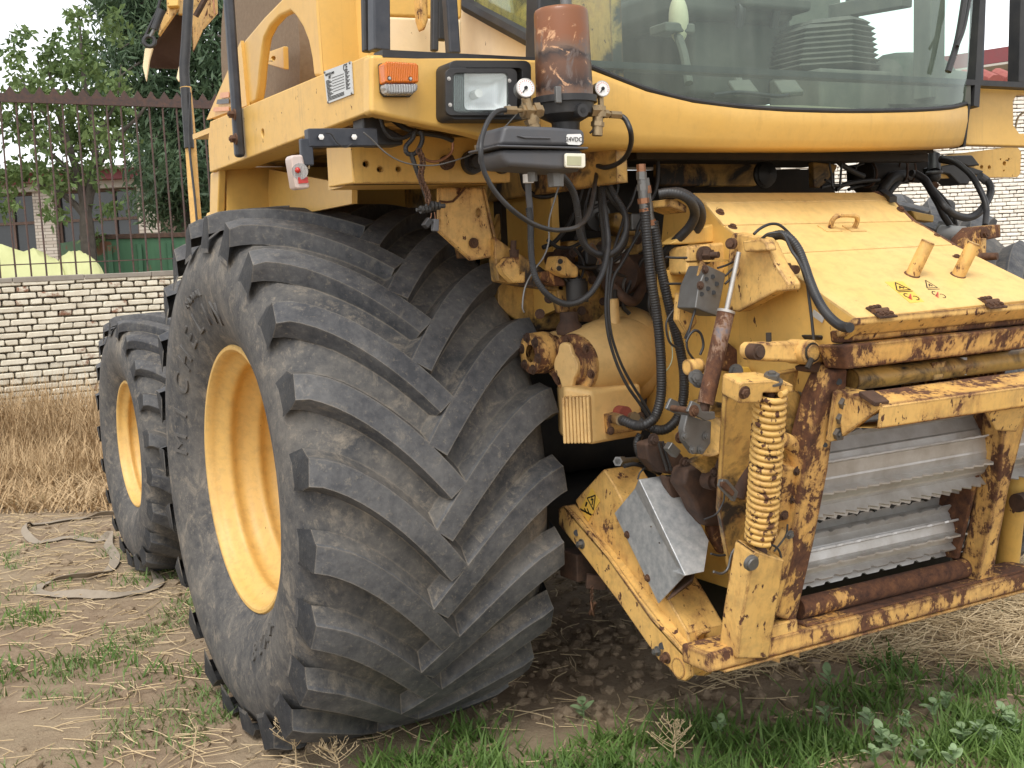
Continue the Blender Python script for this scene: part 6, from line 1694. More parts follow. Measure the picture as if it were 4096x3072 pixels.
# decal on the box arm
q = [C(7, *p, x=AX2 - .001) for p in ((233, 488), (278, 560), (212, 672), (168, 598))]
dd = empty('warning_decal', (0, 0, 0), HV)
MB().plate(q, -X * .0015).build('sticker', M['decal_yellow'], dd)
mid = lambda s, t: q[0].lerp(q[1], s).lerp(q[3].lerp(q[2], s), t) - X * .003
tri = [C(7, *p, x=AX2 - .0035) for p in ((206, 543), (251, 527), (240, 608))]
mb = MB()
for a, b in zip(tri, tri[1:] + tri[:1]): mb.bar(a, b, .0045, .0008, Z)
for a, b in (((230, 540), (238, 555)), ((226, 552), (240, 550)), ((238, 555), (232, 580)), ((202, 565), (195, 588)), ((206, 566), (198, 588)), ((168, 602), (228, 636)), ((172, 608), (230, 634)), ((190, 600), (205, 628)), ((205, 600), (218, 630))):
    mb.bar(C(7, *a, x=AX2 - .0035), C(7, *b, x=AX2 - .0035), .005, .0008, Z)
mb.build('pictogram', M['ink'], dd)
# galvanised guard
gd = empty('galvanised_guard', (0, 0, 0), HV)
GX = AX2 - .03
lp_ = CP_(7, [(357, 627), (470, 490), (735, 980), (600, 1125)], x=GX)
hl = [[C(7, a + 5 * math.cos(t), b + 7 * math.sin(t), x=GX) for t in np.linspace(0, 6.28, 8, endpoint=False)] for a, b in ((558, 702), (605, 792))]
MB().plate(lp_, X * .004, hl).build('side_sheet', M['zinc'], gd)
A_, B_ = C(7, 490, 440, x=GX - .02), C(7, 745, 972, x=GX - .02)
MB().plate([lp_[1], lp_[2], B_, A_], X * .003).build('fold_strip', M['zinc'], gd)
ABv = B_ - A_; w_ = C(7, 690, 395, y=A_.y).x - A_.x
MB().plate([A_, A_ + X * w_, A_ + X * w_ + ABv * .72, A_ + X * w_ * .50 + ABv * 1.0, B_], V((0, -.004, .001))).build('top_sheet', M['zinc'], gd, bevel=.003)
cA, cB, cC = A_ + X * w_ + ABv * .72, A_ + X * w_ * .50 + ABv, B_
MB().plate([cC, cB, cB + V((0, .06, -.0)), cC + V((0, .06, 0))], Z * .003).build('end_fold', M['zinc'], gd)
MB().plate([cA, cB, cB + V((0, .07, 0)), cA + V((0, .07, 0))], Z * .003).build('end_fold', M['zinc'], gd)
for a, b in ((428, 745), (541, 985)): MB().bolt(C(7, a, b, x=GX), -X, .009).build('bolt', M['bolt_rust'], gd)
MB().plate([cB + V((-.02, .03, -.03)), cA + V((0, .04, -.05)), cA + V((.01, .1, -.16)), cB + V((-.06, .1, -.1))], Y * .01).build('guard_bracket', M['dark_rust'], gd)

# ------------------------------------------------------------------ spring strut
ss = empty('spring_strut', (0, 0, 0), HV)
st, sb = PF(1665, 842, -.015), PF(1643, 1163, -.015)
turns, sr = 24, 38 / ppm(st); wr = sr * .19
ax_ = (sb - st).normalized(); e, k = frame_of(ax_)
L_ = (sb - st).length
pts = [st + ax_ * (L_ * i / (turns * 16)) + (e * math.cos(2 * math.pi * i / 16) + k * math.sin(2 * math.pi * i / 16)) * (sr - wr) for i in range(turns * 16 + 1)]
MB().tube(pts, wr, 8, sub=1).build('coil_spring', M['spring_yellow'], ss, angle=70)
MB().cyl(st - ax_ * .02, sb + ax_ * .05, .013, seg=14).build('rod', M['dark_rust'], ss)
tb = [CF(6, *p, -.0) for p in ((358, 1300), (370, 1285), (560, 1275), (690, 1300), (688, 1350), (500, 1352), (490, 1412), (350, 1418))]
MB().plate([p + FN * .04 for p in tb], -FN * .08).build('top_bracket', M['yellow_worn'], ss, bevel=.008)
MB().bolt(st - ax_ * .022, -ax_, .022, .026).build('top_nut', M['steel_dark'], ss)
p = CF(6, 438, 1378, -.045); MB().bolt(p, FN, .013).build('bolt', M['bolt_rust'], ss)
pb = [PF(u, v, .0) for u, v in ((1606, 1182), (1612, 1176), (1674, 1196), (1670, 1215), (1640, 1407), (1571, 1407), (1580, 1330))]
MB().plate([p + FN * .045 for p in pb], -FN * .085).build('spring_post', M['yellow_worn'], HV, bevel=.010)
p = PF(1620, 1214, -.048); MB().lathe([(0, .024), (.010, .024), (.012, .021), (.012, .019), (.018, .018), (.018, .001)], p, FN, 28).build('strut_pin', M['steel_dark'], HV)
MB().ball(sb + ax_ * .045, .022, seg=16, rings=10).build('eye_bolt', M['dark_rust'], ss)
hose(8, [(60, 1110), (100, 1140), (150, 1130), (190, 1160), (205, 1210), (190, 1250)], -1.78, 2.6, name='sensor_cable', mat=M['black'])
hose(8, [(160, 1170), (200, 1120), (240, 1060), (250, 990)], -1.78, 2.2, name='sensor_cable', mat=M['black'])
MB().bolt(CF(8, 262, 1058, -.01), FN, .010, .010).build('sensor', M['steel_dark'], HV)

# ------------------------------------------------------------------ left side fittings of the feeder
# triangular gusset with boss, box channel, valve block
GXX = 1.06
MB().plate(CP_(6, [(345, 400), (365, 365), (545, 400), (575, 430), (640, 570), (720, 690), (715, 735), (640, 740), (400, 868), (345, 860), (330, 600)], x=GXX), X * .05, ).build('lift_bracket', M['yellow_worn'], HV, bevel=.006)
MB().plate(CP_(6, [(425, 420), (545, 405), (575, 430), (590, 480), (440, 490)], x=GXX - .035), X * .036).build('lift_bracket_lug', M['yellow_worn'], HV, bevel=.005)
mb = MB(); p = C(6, 362, 435, x=GXX - .02); mb.cyl(p, p - V((.012, .008, 0)), .017, seg=20); mb.cyl(p - V((.012, .008, 0)), p - V((.022, .015, 0)), .011, seg=6); mb.build('pivot_bolt', M['bolt_rust'], HV)
MB().plate(CP_(6, [(80, 450), (320, 425), (345, 470), (330, 600), (300, 640), (75, 630)], y=-1.45), Y * .10).build('channel_plate', M['yellow_worn'], HV, bevel=.010)
mb = MB(); p = C(6, 180, 510, y=-1.455); mb.cyl(p, p - Y * .012, .029, seg=24); mb.cyl(p - Y * .012, p - Y * .035 + X * .006, .019, seg=6); mb.cyl(p - Y * .03, p - Y * .06 + X * .012, .010, seg=12); mb.build('adjuster_bolt', M['dark_rust'], HV)
MB().plate(CP_(6, [(-40, 440), (80, 360), (275, 300), (345, 330), (380, 372), (340, 420), (60, 440)], y=-1.40), Y * .06).build('side_bracket', M['yellow_chip'], HV, bevel=.006)
MB().plate(CP_(6, [(-60, 600), (330, 640), (330, 860), (120, 800), (-60, 780)], y=-1.36), Y * .05).build('side_bracket', M['yellow_chip'], HV, bevel=.006)
MB().plate(CP_(6, [(170, 540), (385, 533), (390, 545), (185, 552)], y=-1.6), Y * .08).build('bracket_lip', M['yellow_chip'], HV)
MB().plate(CP_(6, [(-30, 150), (20, 160), (78, 195), (75, 240), (-40, 200)], y=-1.42), Y * .12).build('hose_tray', M['yellow_worn'], HV, bevel=.004)
vb = empty('valve_block', (0, 0, 0), HV)
MB().plate(CP_(6, [(205, 570), (322, 625), (318, 660), (270, 898), (128, 845), (150, 700)], y=-1.62), Y * .09).build('block', M['steel_dark'], vb, bevel=.004)
for a, b in ((195, 600), (240, 645), (265, 690), (165, 705), (210, 720), (245, 745), (170, 755), (200, 660)): MB().cyl(C(6, a, b, y=-1.621), C(6, a, b, y=-1.6235), .007, seg=10).build('port', M['ink'], vb)
for a, b in ((190, 600), (160, 700)): MB().bolt(C(6, a, b, y=-1.622), -Y, .009).build('bolt', M['dark_rust'], vb)
MB().plate(CP_(6, [(170, 545), (200, 570), (150, 700), (120, 845), (105, 840)], y=-1.60), Y * .01).build('mount_plate', M['yellow_worn'], vb)
for pts, w in (([(270, 590), (330, 570), (400, 535), (440, 520)], 2.4), ([(320, 640), (360, 600), (420, 550)], 2.4), ([(318, 690), (370, 640), (430, 560)], 2.6), ([(380, 690), (430, 640), (465, 575)], 2.6)):
    hose(6, pts, -1.62, w, name='thin_hose')
hose(6, [(-60, 520), (0, 525), (75, 525)], -1.5, 2.8, name='thin_hose'); hose(6, [(-60, 690), (40, 690), (110, 700), (130, 720)], -1.5, 2.8, name='thin_hose')
# hydraulic cylinder with chrome rod
hc = empty('lift_cylinder', (0, 0, 0), HV)
cy_ = -1.68
p0, p1, p2 = C(6, 405, 490, y=cy_), C(6, 323, 875, y=cy_), C(6, 193, 1450, y=cy_)
MB().cyl(p0, p1, .0075, seg=14).build('rod', M['steel'], hc)
MB().cyl(p1, p1 + (p1 - p2).normalized() * .008, .027, seg=28).build('collar', M['steel'], hc)
MB().cyl(p1, p2, .0255, .0245, 28).build('barrel', paint('cylinder_rust', (.09, .10, .12), rust=.78, edge=.2, dirt=.4, rough=.5), hc)
MB().cyl(p2, p2 + (p2 - p1).normalized() * .04, .015, seg=16).build('rod_eye', M['dark_rust'], hc)
cl_ = CP_(6, [(110, 1430), (160, 1455), (175, 1500), (255, 1500), (258, 1545), (200, 1560), (120, 1520), (80, 1500)], y=cy_ - .05)
MB().plate(cl_, Y * .012).build('clevis', M['steel_dark'], hc, bevel=.003)
MB().plate([p + Y * .10 for p in cl_], Y * .012).build('clevis', M['steel_dark'], hc, bevel=.003)
mb = MB(); p = C(6, 118, 1495, y=cy_ - .05); mb.bolt(p, -Y, .012); mb.cyl(p, p + Y * .12, .009, seg=12); mb.build('clevis_pin', M['bolt_rust'], hc)
mb = MB(); p = C(7, 815, 190, y=cy_ - .02); mb.plate(CP_(7, [(760, 80), (830, 105), (895, 120), (890, 240), (850, 300), (800, 300), (750, 230), (740, 160)], y=cy_ - .02), Y * .03); mb.build('cover_plate', M['steel_dark'], HV, bevel=.004)
for a, b in ((745, 200), (862, 200), (790, 275), (835, 275)): MB().bolt(C(7, a, b, y=cy_ - .022), -Y, .009, .008).build('bolt', M['steel_dark'], HV)
mb = MB(); mb.cyl(C(7, 880, 200, y=cy_ + .02), C(7, 960, 215, y=cy_ + .10), .06, seg=28); mb.build('bearing_housing', M['yellow_grease'], HV)
# upper link with big pinned boss
ul = empty('upper_link', (0, 0, 0), HV)
uy = -1.86
MB().plate(CP_(6, [(490, 1080), (515, 1062), (840, 1052), (930, 1055), (1000, 1090), (985, 1180), (905, 1195), (560, 1180), (510, 1175), (485, 1140)], y=uy), Y * .06).build('link_bar', M['yellow_worn'], ul, bevel=.010)
p = C(6, 870, 1125, y=uy - .03); MB().cyl(p + V((0, .09, 0)), p, .036, seg=28).build('boss', M['yellow_worn'], ul, bevel=.006); MB().cyl(p, p - Y * .008, .023, seg=24).build('pin', M['yellow_grease'], ul, bevel=.003); MB().ring(p - Y * .002, Y, .026, .003, 28, 6).build('retaining_ring', M['dark'], ul)
p = C(6, 512, 1120, y=uy - .004); mb = MB(); mb.cyl(p + Y * .02, p - Y * .014, .023, seg=24); mb.cyl(p - Y * .014, p - Y * .022, .016, seg=24); mb.build('link_pin', M['dark_rust'], ul)
MB().cyl(C(6, 868, 1165, y=uy - .04), C(6, 838, 1225, y=uy - .04), .008, seg=8).build('split_pin', M['dark'], ul)
MB().plate(CP_(6, [(912, 1020), (1000, 1005), (1025, 1040), (1010, 1130), (950, 1060)], y=uy - .02), Y * .08).build('link_bracket', M['black'], ul, bevel=.006)
MB().plate(CP_(6, [(830, 1215), (930, 1180), (940, 1240), (900, 1255), (840, 1245)], y=uy + .0), Y * .05).build('link_foot', M['dark_rust'], ul, bevel=.005)
p = C(6, 595, 1055, y=uy + .02); MB().cyl(p, p + Z * .025, .008, seg=8).build('grease_nipple', M['dark'], ul)
# right-of-bracket stub with hook plate
mb = MB(); a = C(6, 645, 600, y=-1.72); b = C(6, 770, 600, y=-1.82); mb.cyl(a, a.lerp(b, .55), .022, seg=6); mb.cyl(a.lerp(b, .4), b, .013, seg=16); mb.build('hitch_bolt', M['bolt_rust'], HV)
MB().plate(CP_(6, [(640, 665), (700, 640), (1000, 640), (1010, 690), (985, 780), (835, 745), (655, 700)], y=-1.70), Y * .08).build('latch_box', M['yellow_worn'], HV, bevel=.012)
MB().plate(CP_(6, [(615, 540), (725, 530), (722, 575), (625, 590)], y=-1.66), Y * .04).build('latch_tab', M['yellow_worn'], HV, bevel=.004)
MB().plate(CP_(6, [(865, 555), (910, 560), (905, 630), (870, 640)], y=-1.66), Y * .03).build('latch_tab', M['dark_rust'], HV, bevel=.004)
MB().plate(CP_(6, [(985, 775), (1035, 795), (1005, 795)], y=-1.72), Y * .01).build('lid_slot', M['ink'], HV)
tg = [C(6, *p, x=FX0 - .003) for p in ((882, 852), (948, 905), (936, 938), (870, 890))]
MB().plate(tg, -X * .002).build('serial_tag', M['plate_silver'], HV)
# big black conduit over the lid side
hose(6, [(565, 425), (620, 390), (680, 380), (735, 410), (785, 480), (820, 570), (850, 660), (890, 760), (940, 850), (1000, 920), (1060, 960), (1110, 968)], [-1.70, -1.78, -1.84, -1.95, -2.06], 11, .10, 'corrugated_conduit', seg=14)
hose(6, [(500, 375), (540, 340), (600, 312), (660, 316), (720, 365), (770, 430), (820, 510)], -1.74, 3.2, 0, 'thin_hose')
hose(6, [(545, 410), (590, 375), (650, 368), (690, 380), (740, 480), (780, 540), (830, 650), (850, 780), (865, 900), (880, 1045)], [-1.74, -1.80, -1.86, -1.88], 3.4, 0, 'thin_hose')
# two hoses in the yellow tray
hose(5, [(1190, 125), (1260, 115), (1340, 130), (1400, 175), (1425, 250), (1395, 330), (1320, 410), (1250, 480), (1190, 560)], [-1.45, -1.5, -1.42, -1.3], 11, .06, seg=12)
hose(5, [(1230, 120), (1320, 112), (1400, 150), (1455, 210), (1465, 290), (1430, 360), (1350, 440), (1280, 510), (1210, 600)], [-1.42, -1.46, -1.38, -1.26], 11, .06, seg=12)
# side housing: oval cover right of the spring, yellow lower housing panels
MB().plate([CF(8, *p, .03) for p in ((185, 640), (215, 600), (330, 620), (398, 640), (400, 690), (375, 740), (370, 820), (330, 900), (260, 965), (180, 985))], -FN * .12).build('chain_case', M['yellow_rusty'], HV, bevel=.02)
MB().tube([CF(8, *p, .06) for p in ((215, 430), (260, 450), (300, 510), (325, 600))], .024, 12).build('case_neck', M['yellow_worn'], HV)
for a, b in ((315, 635), (370, 628), (290, 825), (225, 930)): MB().bolt(CF(8, a, b, .028), FN, .011).build('bolt', M['dark_rust'], HV)
MB().plate([CF(8, *p, .10) for p in ((235, 100), (300, 105), (400, 150), (420, 240), (390, 430), (230, 440))], -FN * .02).build('inner_shield', M['yellow_grease'], HV)
MB().plate([CF(8, *p, .085) for p in ((330, 110), (365, 130), (420, 240), (405, 260))], -FN * .01).build('shield_edge', M['steel_dark'], HV)
MB().plate([CF(8, *p, .14) for p in ((-150, 60), (480, -60), (430, 480), (150, 1560), (-80, 1560), (-200, 900))], -FN * .02).build('lower_side_panel', M['yellow_grease'], HV)
MB().cyl(C(7, 1090, 0, y=-1.66), C(7, 1040, 450, y=-1.66), .024, seg=20).build('dark_cylinder', M['black'], HV)
MB().cyl(C(7, 1095, 300, y=-1.67), C(7, 1030, 540, y=-1.67), .029, .026, 20).build('cylinder_gland', M['dark_rust'], HV)
MB().plate(CP_(7, [(955, 440), (985, 440), (1045, 510), (1025, 565), (945, 480)], y=-1.74), Y * .02).build('stop_plate', M['steel_dark'], HV, bevel=.003)
MB().plate(CP_(7, [(950, 455), (975, 452), (1025, 510), (1015, 535), (950, 480)], y=-1.755), Y * .012).build('rusty_stop', M['bolt_rust'], HV, bevel=.003)
MB().plate(CP_(7, [(780, 340), (950, 250), (990, 440), (930, 480), (860, 400)], y=-1.58), Y * .03).build('side_casting', M['yellow_grease'], HV, bevel=.006)
MB().plate(CP_(7, [(760, 380), (830, 360), (940, 480), (1010, 620), (960, 700), (860, 700), (800, 560), (740, 470)], y=-1.52), Y * .08).build('drive_casting', M['dark_rust'], HV, bevel=.012)
mb = MB(); p = C(7, 868, 440, y=-1.56); mb.cyl(p, p - Y * .04, .029, seg=24); mb.cyl(p - Y * .04, p - Y * .06, .020, seg=20); mb.build('drive_hub', M['dark_rust'], HV)
MB().plate(CP_(7, [(940, 380), (985, 255), (1045, 300), (1000, 460), (950, 450)], y=-1.64), Y * .03).build('grease_plate', M['dark_rust'], HV, bevel=.005)
for a, b in ((975, 305), (975, 375), (905, 400), (985, 460)): MB().bolt(C(7, a, b, y=-1.645), -Y, .010).build('bolt', M['dark_rust'], HV)
MB().plate(CP_(7, [(530, 240), (600, 220), (700, 260), (760, 330), (720, 420), (600, 400), (540, 330)], y=-1.4), Y * .06).build('coupler_casting', M['dark_rust'], HV, bevel=.01)
MB().bar(C(7, 650, 250, y=-1.5), C(7, 700, 300, y=-1.5), .028, .028).build('key_block', M['steel_dark'], HV, bevel=.004)
for a, b, mt in ((570, 220, 'dark_rust'), (745, 350, 'dark_rust'), (720, 205, 'bolt_rust')): 
    p = C(7, a, b, y=-1.48); MB().bolt(p, -Y, .014).build('bolt', M[mt], HV)
mb = MB(); p, q = C(7, 375, 340, y=-1.22), C(7, 510, 325, y=-1.1); mb.cyl(p, q, .010, seg=14); mb.cyl(p, p.lerp(q, .18), .017, seg=6); mb.build('steel_dowel', M['steel_dark'], HV)
hose(7, [(500, 190), (480, 240), (500, 310), (560, 370), (610, 400)], -1.3, 8.5, .12, 'corrugated_conduit')
for dx in (0, 22): hose(7, [(600 + dx, 230), (620 + dx, 300), (650 + dx, 390)], -1.42, 3.6, 0, 'thin_hose')
hose(7, [(410, 365), (470, 355), (540, 375), (590, 400)], -1.28, 5, 0, 'thin_hose')
hose(7, [(485, 440), (500, 400), (540, 370), (600, 385), (630, 400)], -1.34, 2, 0, 'thin_hose')
hose(7, [(965, 500), (960, 560), (920, 630), (850, 662)], -1.7, 2.2, 0, 'sensor_cable', M['black'])
hose(7, [(1040, 800), (1005, 850), (985, 930), (950, 960), (905, 950)], -1.62, 3, 0, 'grey_cable', M['steel_dark'])
hose(7, [(890, 850), (940, 860), (1000, 850), (1040, 830)], -1.6, 2.6, 0, 'thin_hose')
hose(6, [(70, 1060), (95, 1010), (130, 985), (165, 1010), (180, 1080), (160, 1140)], -1.62, 3.0, 0, 'thin_hose')
hose(6, [(130, 850), (100, 950), (75, 1060), (85, 1120), (120, 1170)], -1.6, 2.6, 0, 'thin_hose')
mb = MB(); p = C(6, 110, 1215, y=-1.62); mb.cyl(p + X * .03, p - X * .02, .023, seg=20); mb.build('eye_lug', M['yellow_worn'], HV)
for a, b in ((130, 1280), (150, 1300), (385, 1245)): MB().bolt(C(6, a, b, y=-1.64), V((-.3, -1, 0)), .016).build('link_nut', M['steel_dark'], HV)
MB().plate(CP_(6, [(340, 1060), (400, 1110), (460, 1180), (420, 1260), (300, 1230), (300, 1130)], y=-1.5), Y * .05).build('torn_bracket', M['yellow_rusty'], HV, bevel=.005)
MB().plate(CP_(6, [(410, 1225), (470, 1215), (500, 1270), (450, 1300), (400, 1290)], y=-1.58), Y * .03).build('yellow_clip', M['decal_yellow'], HV, bevel=.004)
MB().plate(CP_(6, [(240, 1430), (420, 1470), (430, 1640), (260, 1640), (200, 1560)], y=-1.6), Y * .1).build('lower_bracket', M['yellow_grease'], HV, bevel=.01)

# ------------------------------------------------------------------ right side: brackets, hoses, under-cab gear
MB().plate(CP_(6, [(1830, 400), (1900, 330), (2065, 312), (2070, 395), (1980, 410), (1965, 455), (1810, 470)], y=-1.46), Y * .06).build('right_bracket', M['yellow_rusty'], HV, bevel=.006)
MB().plate(CP_(6, [(1945, 400), (1978, 400), (1975, 570), (1940, 575)], y=-1.48), Y * .05).build('right_bracket_leg', M['yellow_worn'], HV, bevel=.005)
MB().bolt(C(6, 1962, 370, y=-1.462), -Y, .016).build('bolt', M['bolt_rust'], HV)
MB().plate(CP_(6, [(1760, 470), (1940, 465), (1950, 520), (1850, 555), (1790, 520)], y=-1.50), Y * .05).build('right_bracket_foot', M['yellow_rusty'], HV, bevel=.006)
mb = MB(); mb.cyl(C(6, 1930, 520, y=-1.50), C(6, 2045, 515, y=-1.56), .016, .013, 14); mb.build('right_hitch_pin', M['bolt_rust'], HV)
MB().plate(CP_(6, [(1870, 600), (1990, 565), (2040, 575), (2058, 620), (2045, 690), (1975, 705), (1900, 650)], y=-1.58), Y * .08).build('right_latch_box', M['yellow_worn'], HV, bevel=.014)
MB().cyl(C(6, 1690, 370, y=-1.1), C(6, 1830, 380, y=-1.2), .034, .034, 20).build('grey_pipe', M['plate_silver'], HV)
MB().cyl(C(6, 1660, 345, y=-1.05), C(6, 1760, 370, y=-1.1), .036, seg=20).build('grey_sleeve', M['steel_dark'], HV)
MB().plate(CP_(6, [(1500, 225), (1645, 255), (1640, 300), (1530, 285)], y=-1.0), Y * .05).build('rear_flange', M['yellow_chip'], HV, bevel=.005)
MB().bar(C(9, 640, 610, y=-1.28), C(9, 760, 690, y=-1.4), .025, .02).build('lid_seal', M['black'], HV)
def h9(pts, y, r, corr=0, name='hydraulic_hose', mat=None): return hose(9, pts, y, r, corr, name, mat)
h9([(960, 395), (1050, 430), (1130, 520), (1190, 620), (1260, 740), (1320, 870), (1380, 960)], -1.15, 7.5)
h9([(1000, 400), (1110, 470), (1180, 580), (1260, 680), (1350, 790), (1450, 860), (1580, 890), (1690, 850), (1770, 760), (1830, 650), (1840, 550), (1800, 480), (1760, 450)], [-1.15, -1.3, -1.2, -1.1], 8.6, .06)
h9([(1200, 560), (1290, 640), (1370, 740), (1420, 840), (1460, 960)], -1.1, 4)
h9([(1290, 680), (1340, 790), (1400, 900), (1470, 980)], -1.05, 3.4)
h9([(1300, 230), (1420, 260), (1540, 340), (1640, 440), (1710, 560), (1770, 690), (1795, 800), (1790, 900), (1780, 985)], [-1.05, -1.2, -1.3], 7.0, .04)
MB().cyl(C(9, 1290, 240, y=-1.02), C(9, 1420, 265, y=-1.08), .016, seg=12).build('hose_fitting', M['dark'], HV)
mb = MB(); a, b = C(9, 1790, 480, y=-1.12), C(9, 1720, 425, y=-1.12); mb.cyl(a, b, .019, .016, 10); mb.build('grey_cap_nut', M['grey_plastic'], HV)
h9([(0, 140), (100, 230), (200, 310), (330, 385), (430, 430)], -1.1, 6)
h9([(40, 120), (45, 250), (60, 350), (75, 420), (80, 540)], -1.15, 2.6, 0, 'thin_hose')
h9([(200, 140), (190, 260), (180, 360), (165, 540)], -1.15, 2.6, 0, 'thin_hose')
h9([(340, 360), (350, 320), (390, 300), (430, 290)], -1.0, 2.6, 0, 'thin_hose')
h9([(120, 580), (200, 530), (300, 500), (440, 480), (600, 470)], -1.0, 5)
h9([(260, 580), (350, 545), (470, 530), (600, 530)], -.95, 3.6, 0, 'thin_hose')
h9([(-40, 555), (60, 530), (140, 530), (200, 530)], -1.05, 3.4, 0, 'thin_hose')
h9([(0, 470), (40, 490), (70, 520), (100, 575)], -1.05, 3.0, 0, 'thin_hose')
h9([(880, 420), (760, 440), (680, 520), (620, 610), (600, 650)], -1.0, 12)
h9([(950, 430), (840, 470), (760, 540), (700, 620), (660, 660)], -.95, 9)
MB().cyl(C(9, 430, 400, y=-.95), C(9, 900, 380, y=-.9), .048, seg=24).build('muffler_can', M['dark'], HV)
MB().ring(C(9, 470, 410, y=-.96), X, .050, .005, 28, 6).build('pipe_clamp', M['dark_rust'], HV)
for u in (840, 930): MB().ring(C(9, u + 30, 360, y=-1.0), V((1, -.5, 0)), .045, .004, 28, 6).build('wire_hoop', M['dark_rust'], HV)
MB().plate(CP_(9, [(420, 290), (1000, 200), (1050, 420), (830, 520), (740, 620), (580, 640), (430, 500)], y=-.8), Y * .1).build('axle_bracket', M['dark'], HV, bevel=.01)
MB().cyl(C(9, 1210, 200, y=-.95), C(9, 1215, 380, y=-.98), .026, seg=20).build('rubber_elbow', M['black'], HV)
MB().ball(C(9, 1210, 430, y=-.98), .028, seg=16, rings=10).build('rubber_elbow_end', M['black'], HV)
MB().ring(C(9, 1215, 390, y=-.985), Z, .028, .007, 24, 8).build('elbow_clamp', M['grey_plastic'], HV)
MB().plate(CP_(9, [(1270, 205), (1640, 195), (1730, 310), (1600, 320), (1390, 240)], y=-.98), Y * .12).build('battery_tray', M['black'], HV, bevel=.006)
MB().plate(CP_(9, [(1290, 320), (1400, 300), (1600, 320), (1770, 370), (1740, 420), (1640, 410), (1600, 520), (1500, 520), (1390, 410), (1300, 390)], y=-.97), Y * .1).build('black_connector', M['black'], HV, bevel=.006)
MB().cyl(C(9, 1150, 480, y=-.95), C(9, 1235, 540, y=-1.0), .014, seg=14).build('pipe_stub', M['bolt_rust'], HV)
MB().plate(CP_(9, [(-130, 270), (140, 300), (130, 350), (30, 480), (-60, 560), (-120, 550)], y=-.9), Y * .03).build('hanger_plate', M['yellow_grease'], HV, bevel=.004)
MB().plate(CP_(4, [(130, 880), (640, 870), (640, 1100), (60, 1100), (60, 950)], y=-.75), Y * .05).build('front_crossmember', M['yellow_grease'], HV, bevel=.01)
MB().plate(CP_(4, [(320, 880), (700, 880), (640, 915), (420, 925), (330, 910)], y=-1.05), Y * .2).build('underside_tray', M['black'], HV, bevel=.01)
mb = MB(); p = C(4, 690, 1030, y=-.9); 
mb.lathe([(0, .001), (0, .050), (.012, .053), (.02, .044), (.026, .046), (.032, .034), (.036, .015), (.04, .001)], p + Y * .02, -Y, 32); mb.build('horn_disc', M['black'], HV)
MB().plate([V((.95, -1.25, 2.10)), V((2.3, -1.3, 2.08)), V((2.3, -.6, 2.09)), V((.95, -.6, 2.10))], -Z * .03).build('cab_floor_pan', M['dark'], HV)
MB().bar(V((1.0, -1.2, 2.06)), V((2.35, -1.2, 2.05)), .06, .05).build('cab_cross_bar', M['dark'], HV)

# ------------------------------------------------------------------ discharge spout folded to the left rear, and its prop
SD = 7.6
S_ = lambda u, v, dd=0: P(u, v, d=SD + dd)
so = empty('discharge_spout', (0, 0, 0), HV)
c0_ = lambda x, y: (520 / 1.8517 + x * .1416, y * .1416)       # crop used for the spout
def sp2(x, y, dd=0): return S_(*c0_(x, y), dd)
back = V(FWD) * .55
MB().plate([sp2(550, -60), sp2(745, -60), sp2(730, 140), sp2(440, 555), (sp2(425, 520)), sp2(470, 330), sp2(560, 150)], V(FWD) * .03).build('left_side', M['yellow_worn'], so, bevel=.008)
MB().plate([sp2(760, -100, .05), sp2(1320, -100, .3), sp2(1330, 190, .3), sp2(1100, 450, .2), sp2(950, 790, .1), sp2(940, 400, .05), sp2(850, 220, .0), sp2(720, 215, 0)], V(FWD) * .03).build('right_side', M['yellow_worn'], so, bevel=.008)
MB().plate([sp2(690, 220, .1), sp2(860, 225, .15), sp2(950, 400, .3), sp2(800, 1000, .4), sp2(670, 1035, .4), sp2(290, 1020, .3), sp2(345, 740, .25), sp2(440, 560, .1)], V(FWD) * .04).build('spout_hood', simple('dark_maroon_paint', (.045, .022, .02), .7, var=.5), so, bevel=.008)
for pts, nm in (([(225, 735), (350, 730), (300, 900), (245, 1245), (190, 1010)], 'deflector_tip'), ([(800, 870), (800, 1130), (740, 1250), (705, 1190), (740, 1020)], 'deflector_tip')):
    MB().plate([sp2(*p) for p in pts], V(FWD) * .02).build(nm, M['yellow_cream'], so, bevel=.005)
MB().plate([sp2(560, -60, -.05), sp2(740, -60, -.05), sp2(735, 90, -.05), sp2(560, 100, -.05)], V(FWD) * .05).build('spout_joint', M['yellow_chip'], so, bevel=.008)
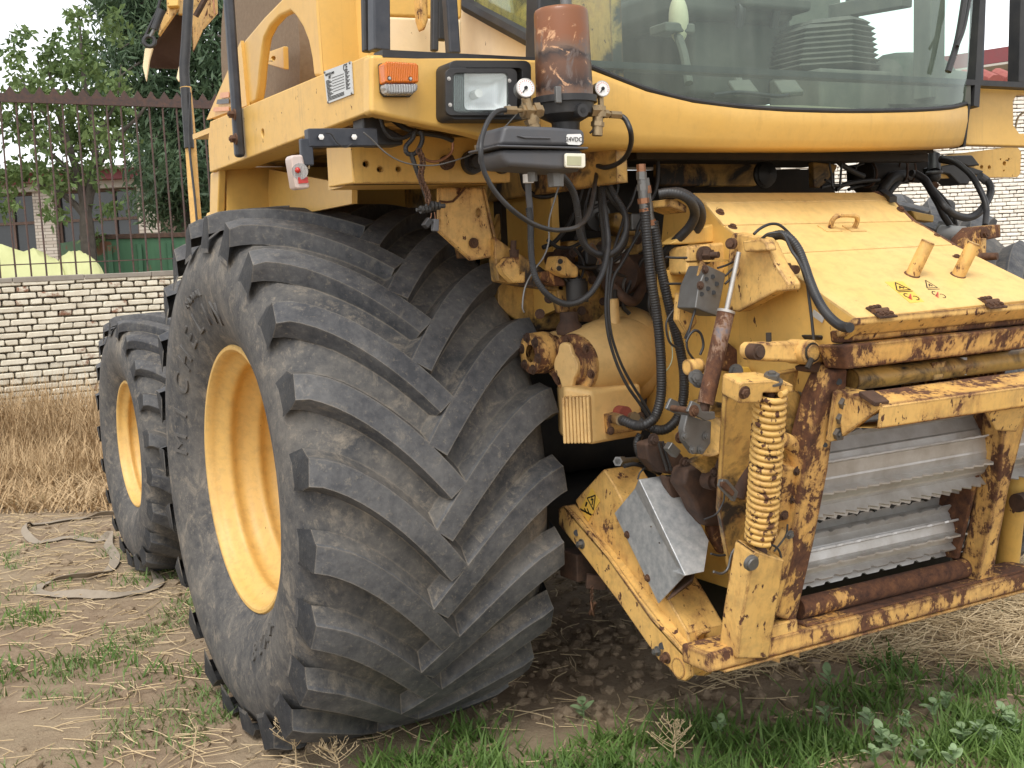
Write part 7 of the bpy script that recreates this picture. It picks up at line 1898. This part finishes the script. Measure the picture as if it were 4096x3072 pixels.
MB().cyl(sp2(490, 150, -.1), sp2(370, 450, -.1), .024, seg=18).build('deflector_cylinder', M['black'], so)
MB().cyl(sp2(370, 450, -.1), sp2(310, 560, -.1), .012, seg=12).build('cylinder_rod', M['steel_dark'], so)
mb = MB(); mb.ring(sp2(295, 630, -.1), -V(FWD) + V((.25, 0, 0)), .033, .013, 28, 10); mb.build('rubber_ring', M['black'], so)
hz_ = MB().tube([sp2(470, -60, -.08), sp2(420, 150, -.08), sp2(350, 300, -.08), sp2(270, 470, -.08), sp2(220, 600, -.08)], .009, 8); hz_.build('spout_hose', M['black'], so)
MB().tube([sp2(1270, -40, -.0), sp2(1285, 150, -.0), sp2(1295, 215, 0)], .006, 6).build('spout_wire', M['copper'], so)
MB().bar(sp2(1170, -60, -.02), sp2(1000, 250, -.0), .05, .02).build('spout_stripe', M['dark_rust'], so)
sp_ = empty('spout_prop', (0, 0, 0), HV)
PD_ = 6.9
MB().tube([P(410, -60, d=PD_), P(406, 20, d=PD_), P(402, 90, d=PD_), P(398, 150, d=PD_), P(401, 190, d=PD_)], .030, 12).build('taped_tube', M['black'], sp_)
M['prop'] = paint('prop_worn_paint', (.66, .38, .10), rust=.15, edge=.1, dirt=.5, chips=.2, rough=.5, streak=.9)
MB().tube([P(401, 189, d=PD_), P(408, 260, d=PD_), P(413, 330, d=PD_), P(419, 420, d=PD_), P(427, 520, d=PD_), P(432, 620, d=PD_)], .033, 12).build('yellow_tube', M['prop'], sp_)
MB().tube([P(400, 190, d=PD_ - .03), P(405, 260, d=PD_ - .03), P(409, 320, d=PD_ - .03)], .028, 10).build('torn_tape', M['black'], sp_)
MB().tube([P(411, 200, d=PD_ - .06), P(408, 300, d=PD_ - .06), P(422, 440, d=PD_ - .06), P(428, 520, d=PD_ - .06)], .007, 6).build('prop_cable', M['black'], sp_)
# rear body bulk so that nothing is hollow behind
MB().box((1.6, 2.2, 1.75), (1.5, 2.4, .8)).build('rear_body', M['yellow'], HV, bevel=.03)
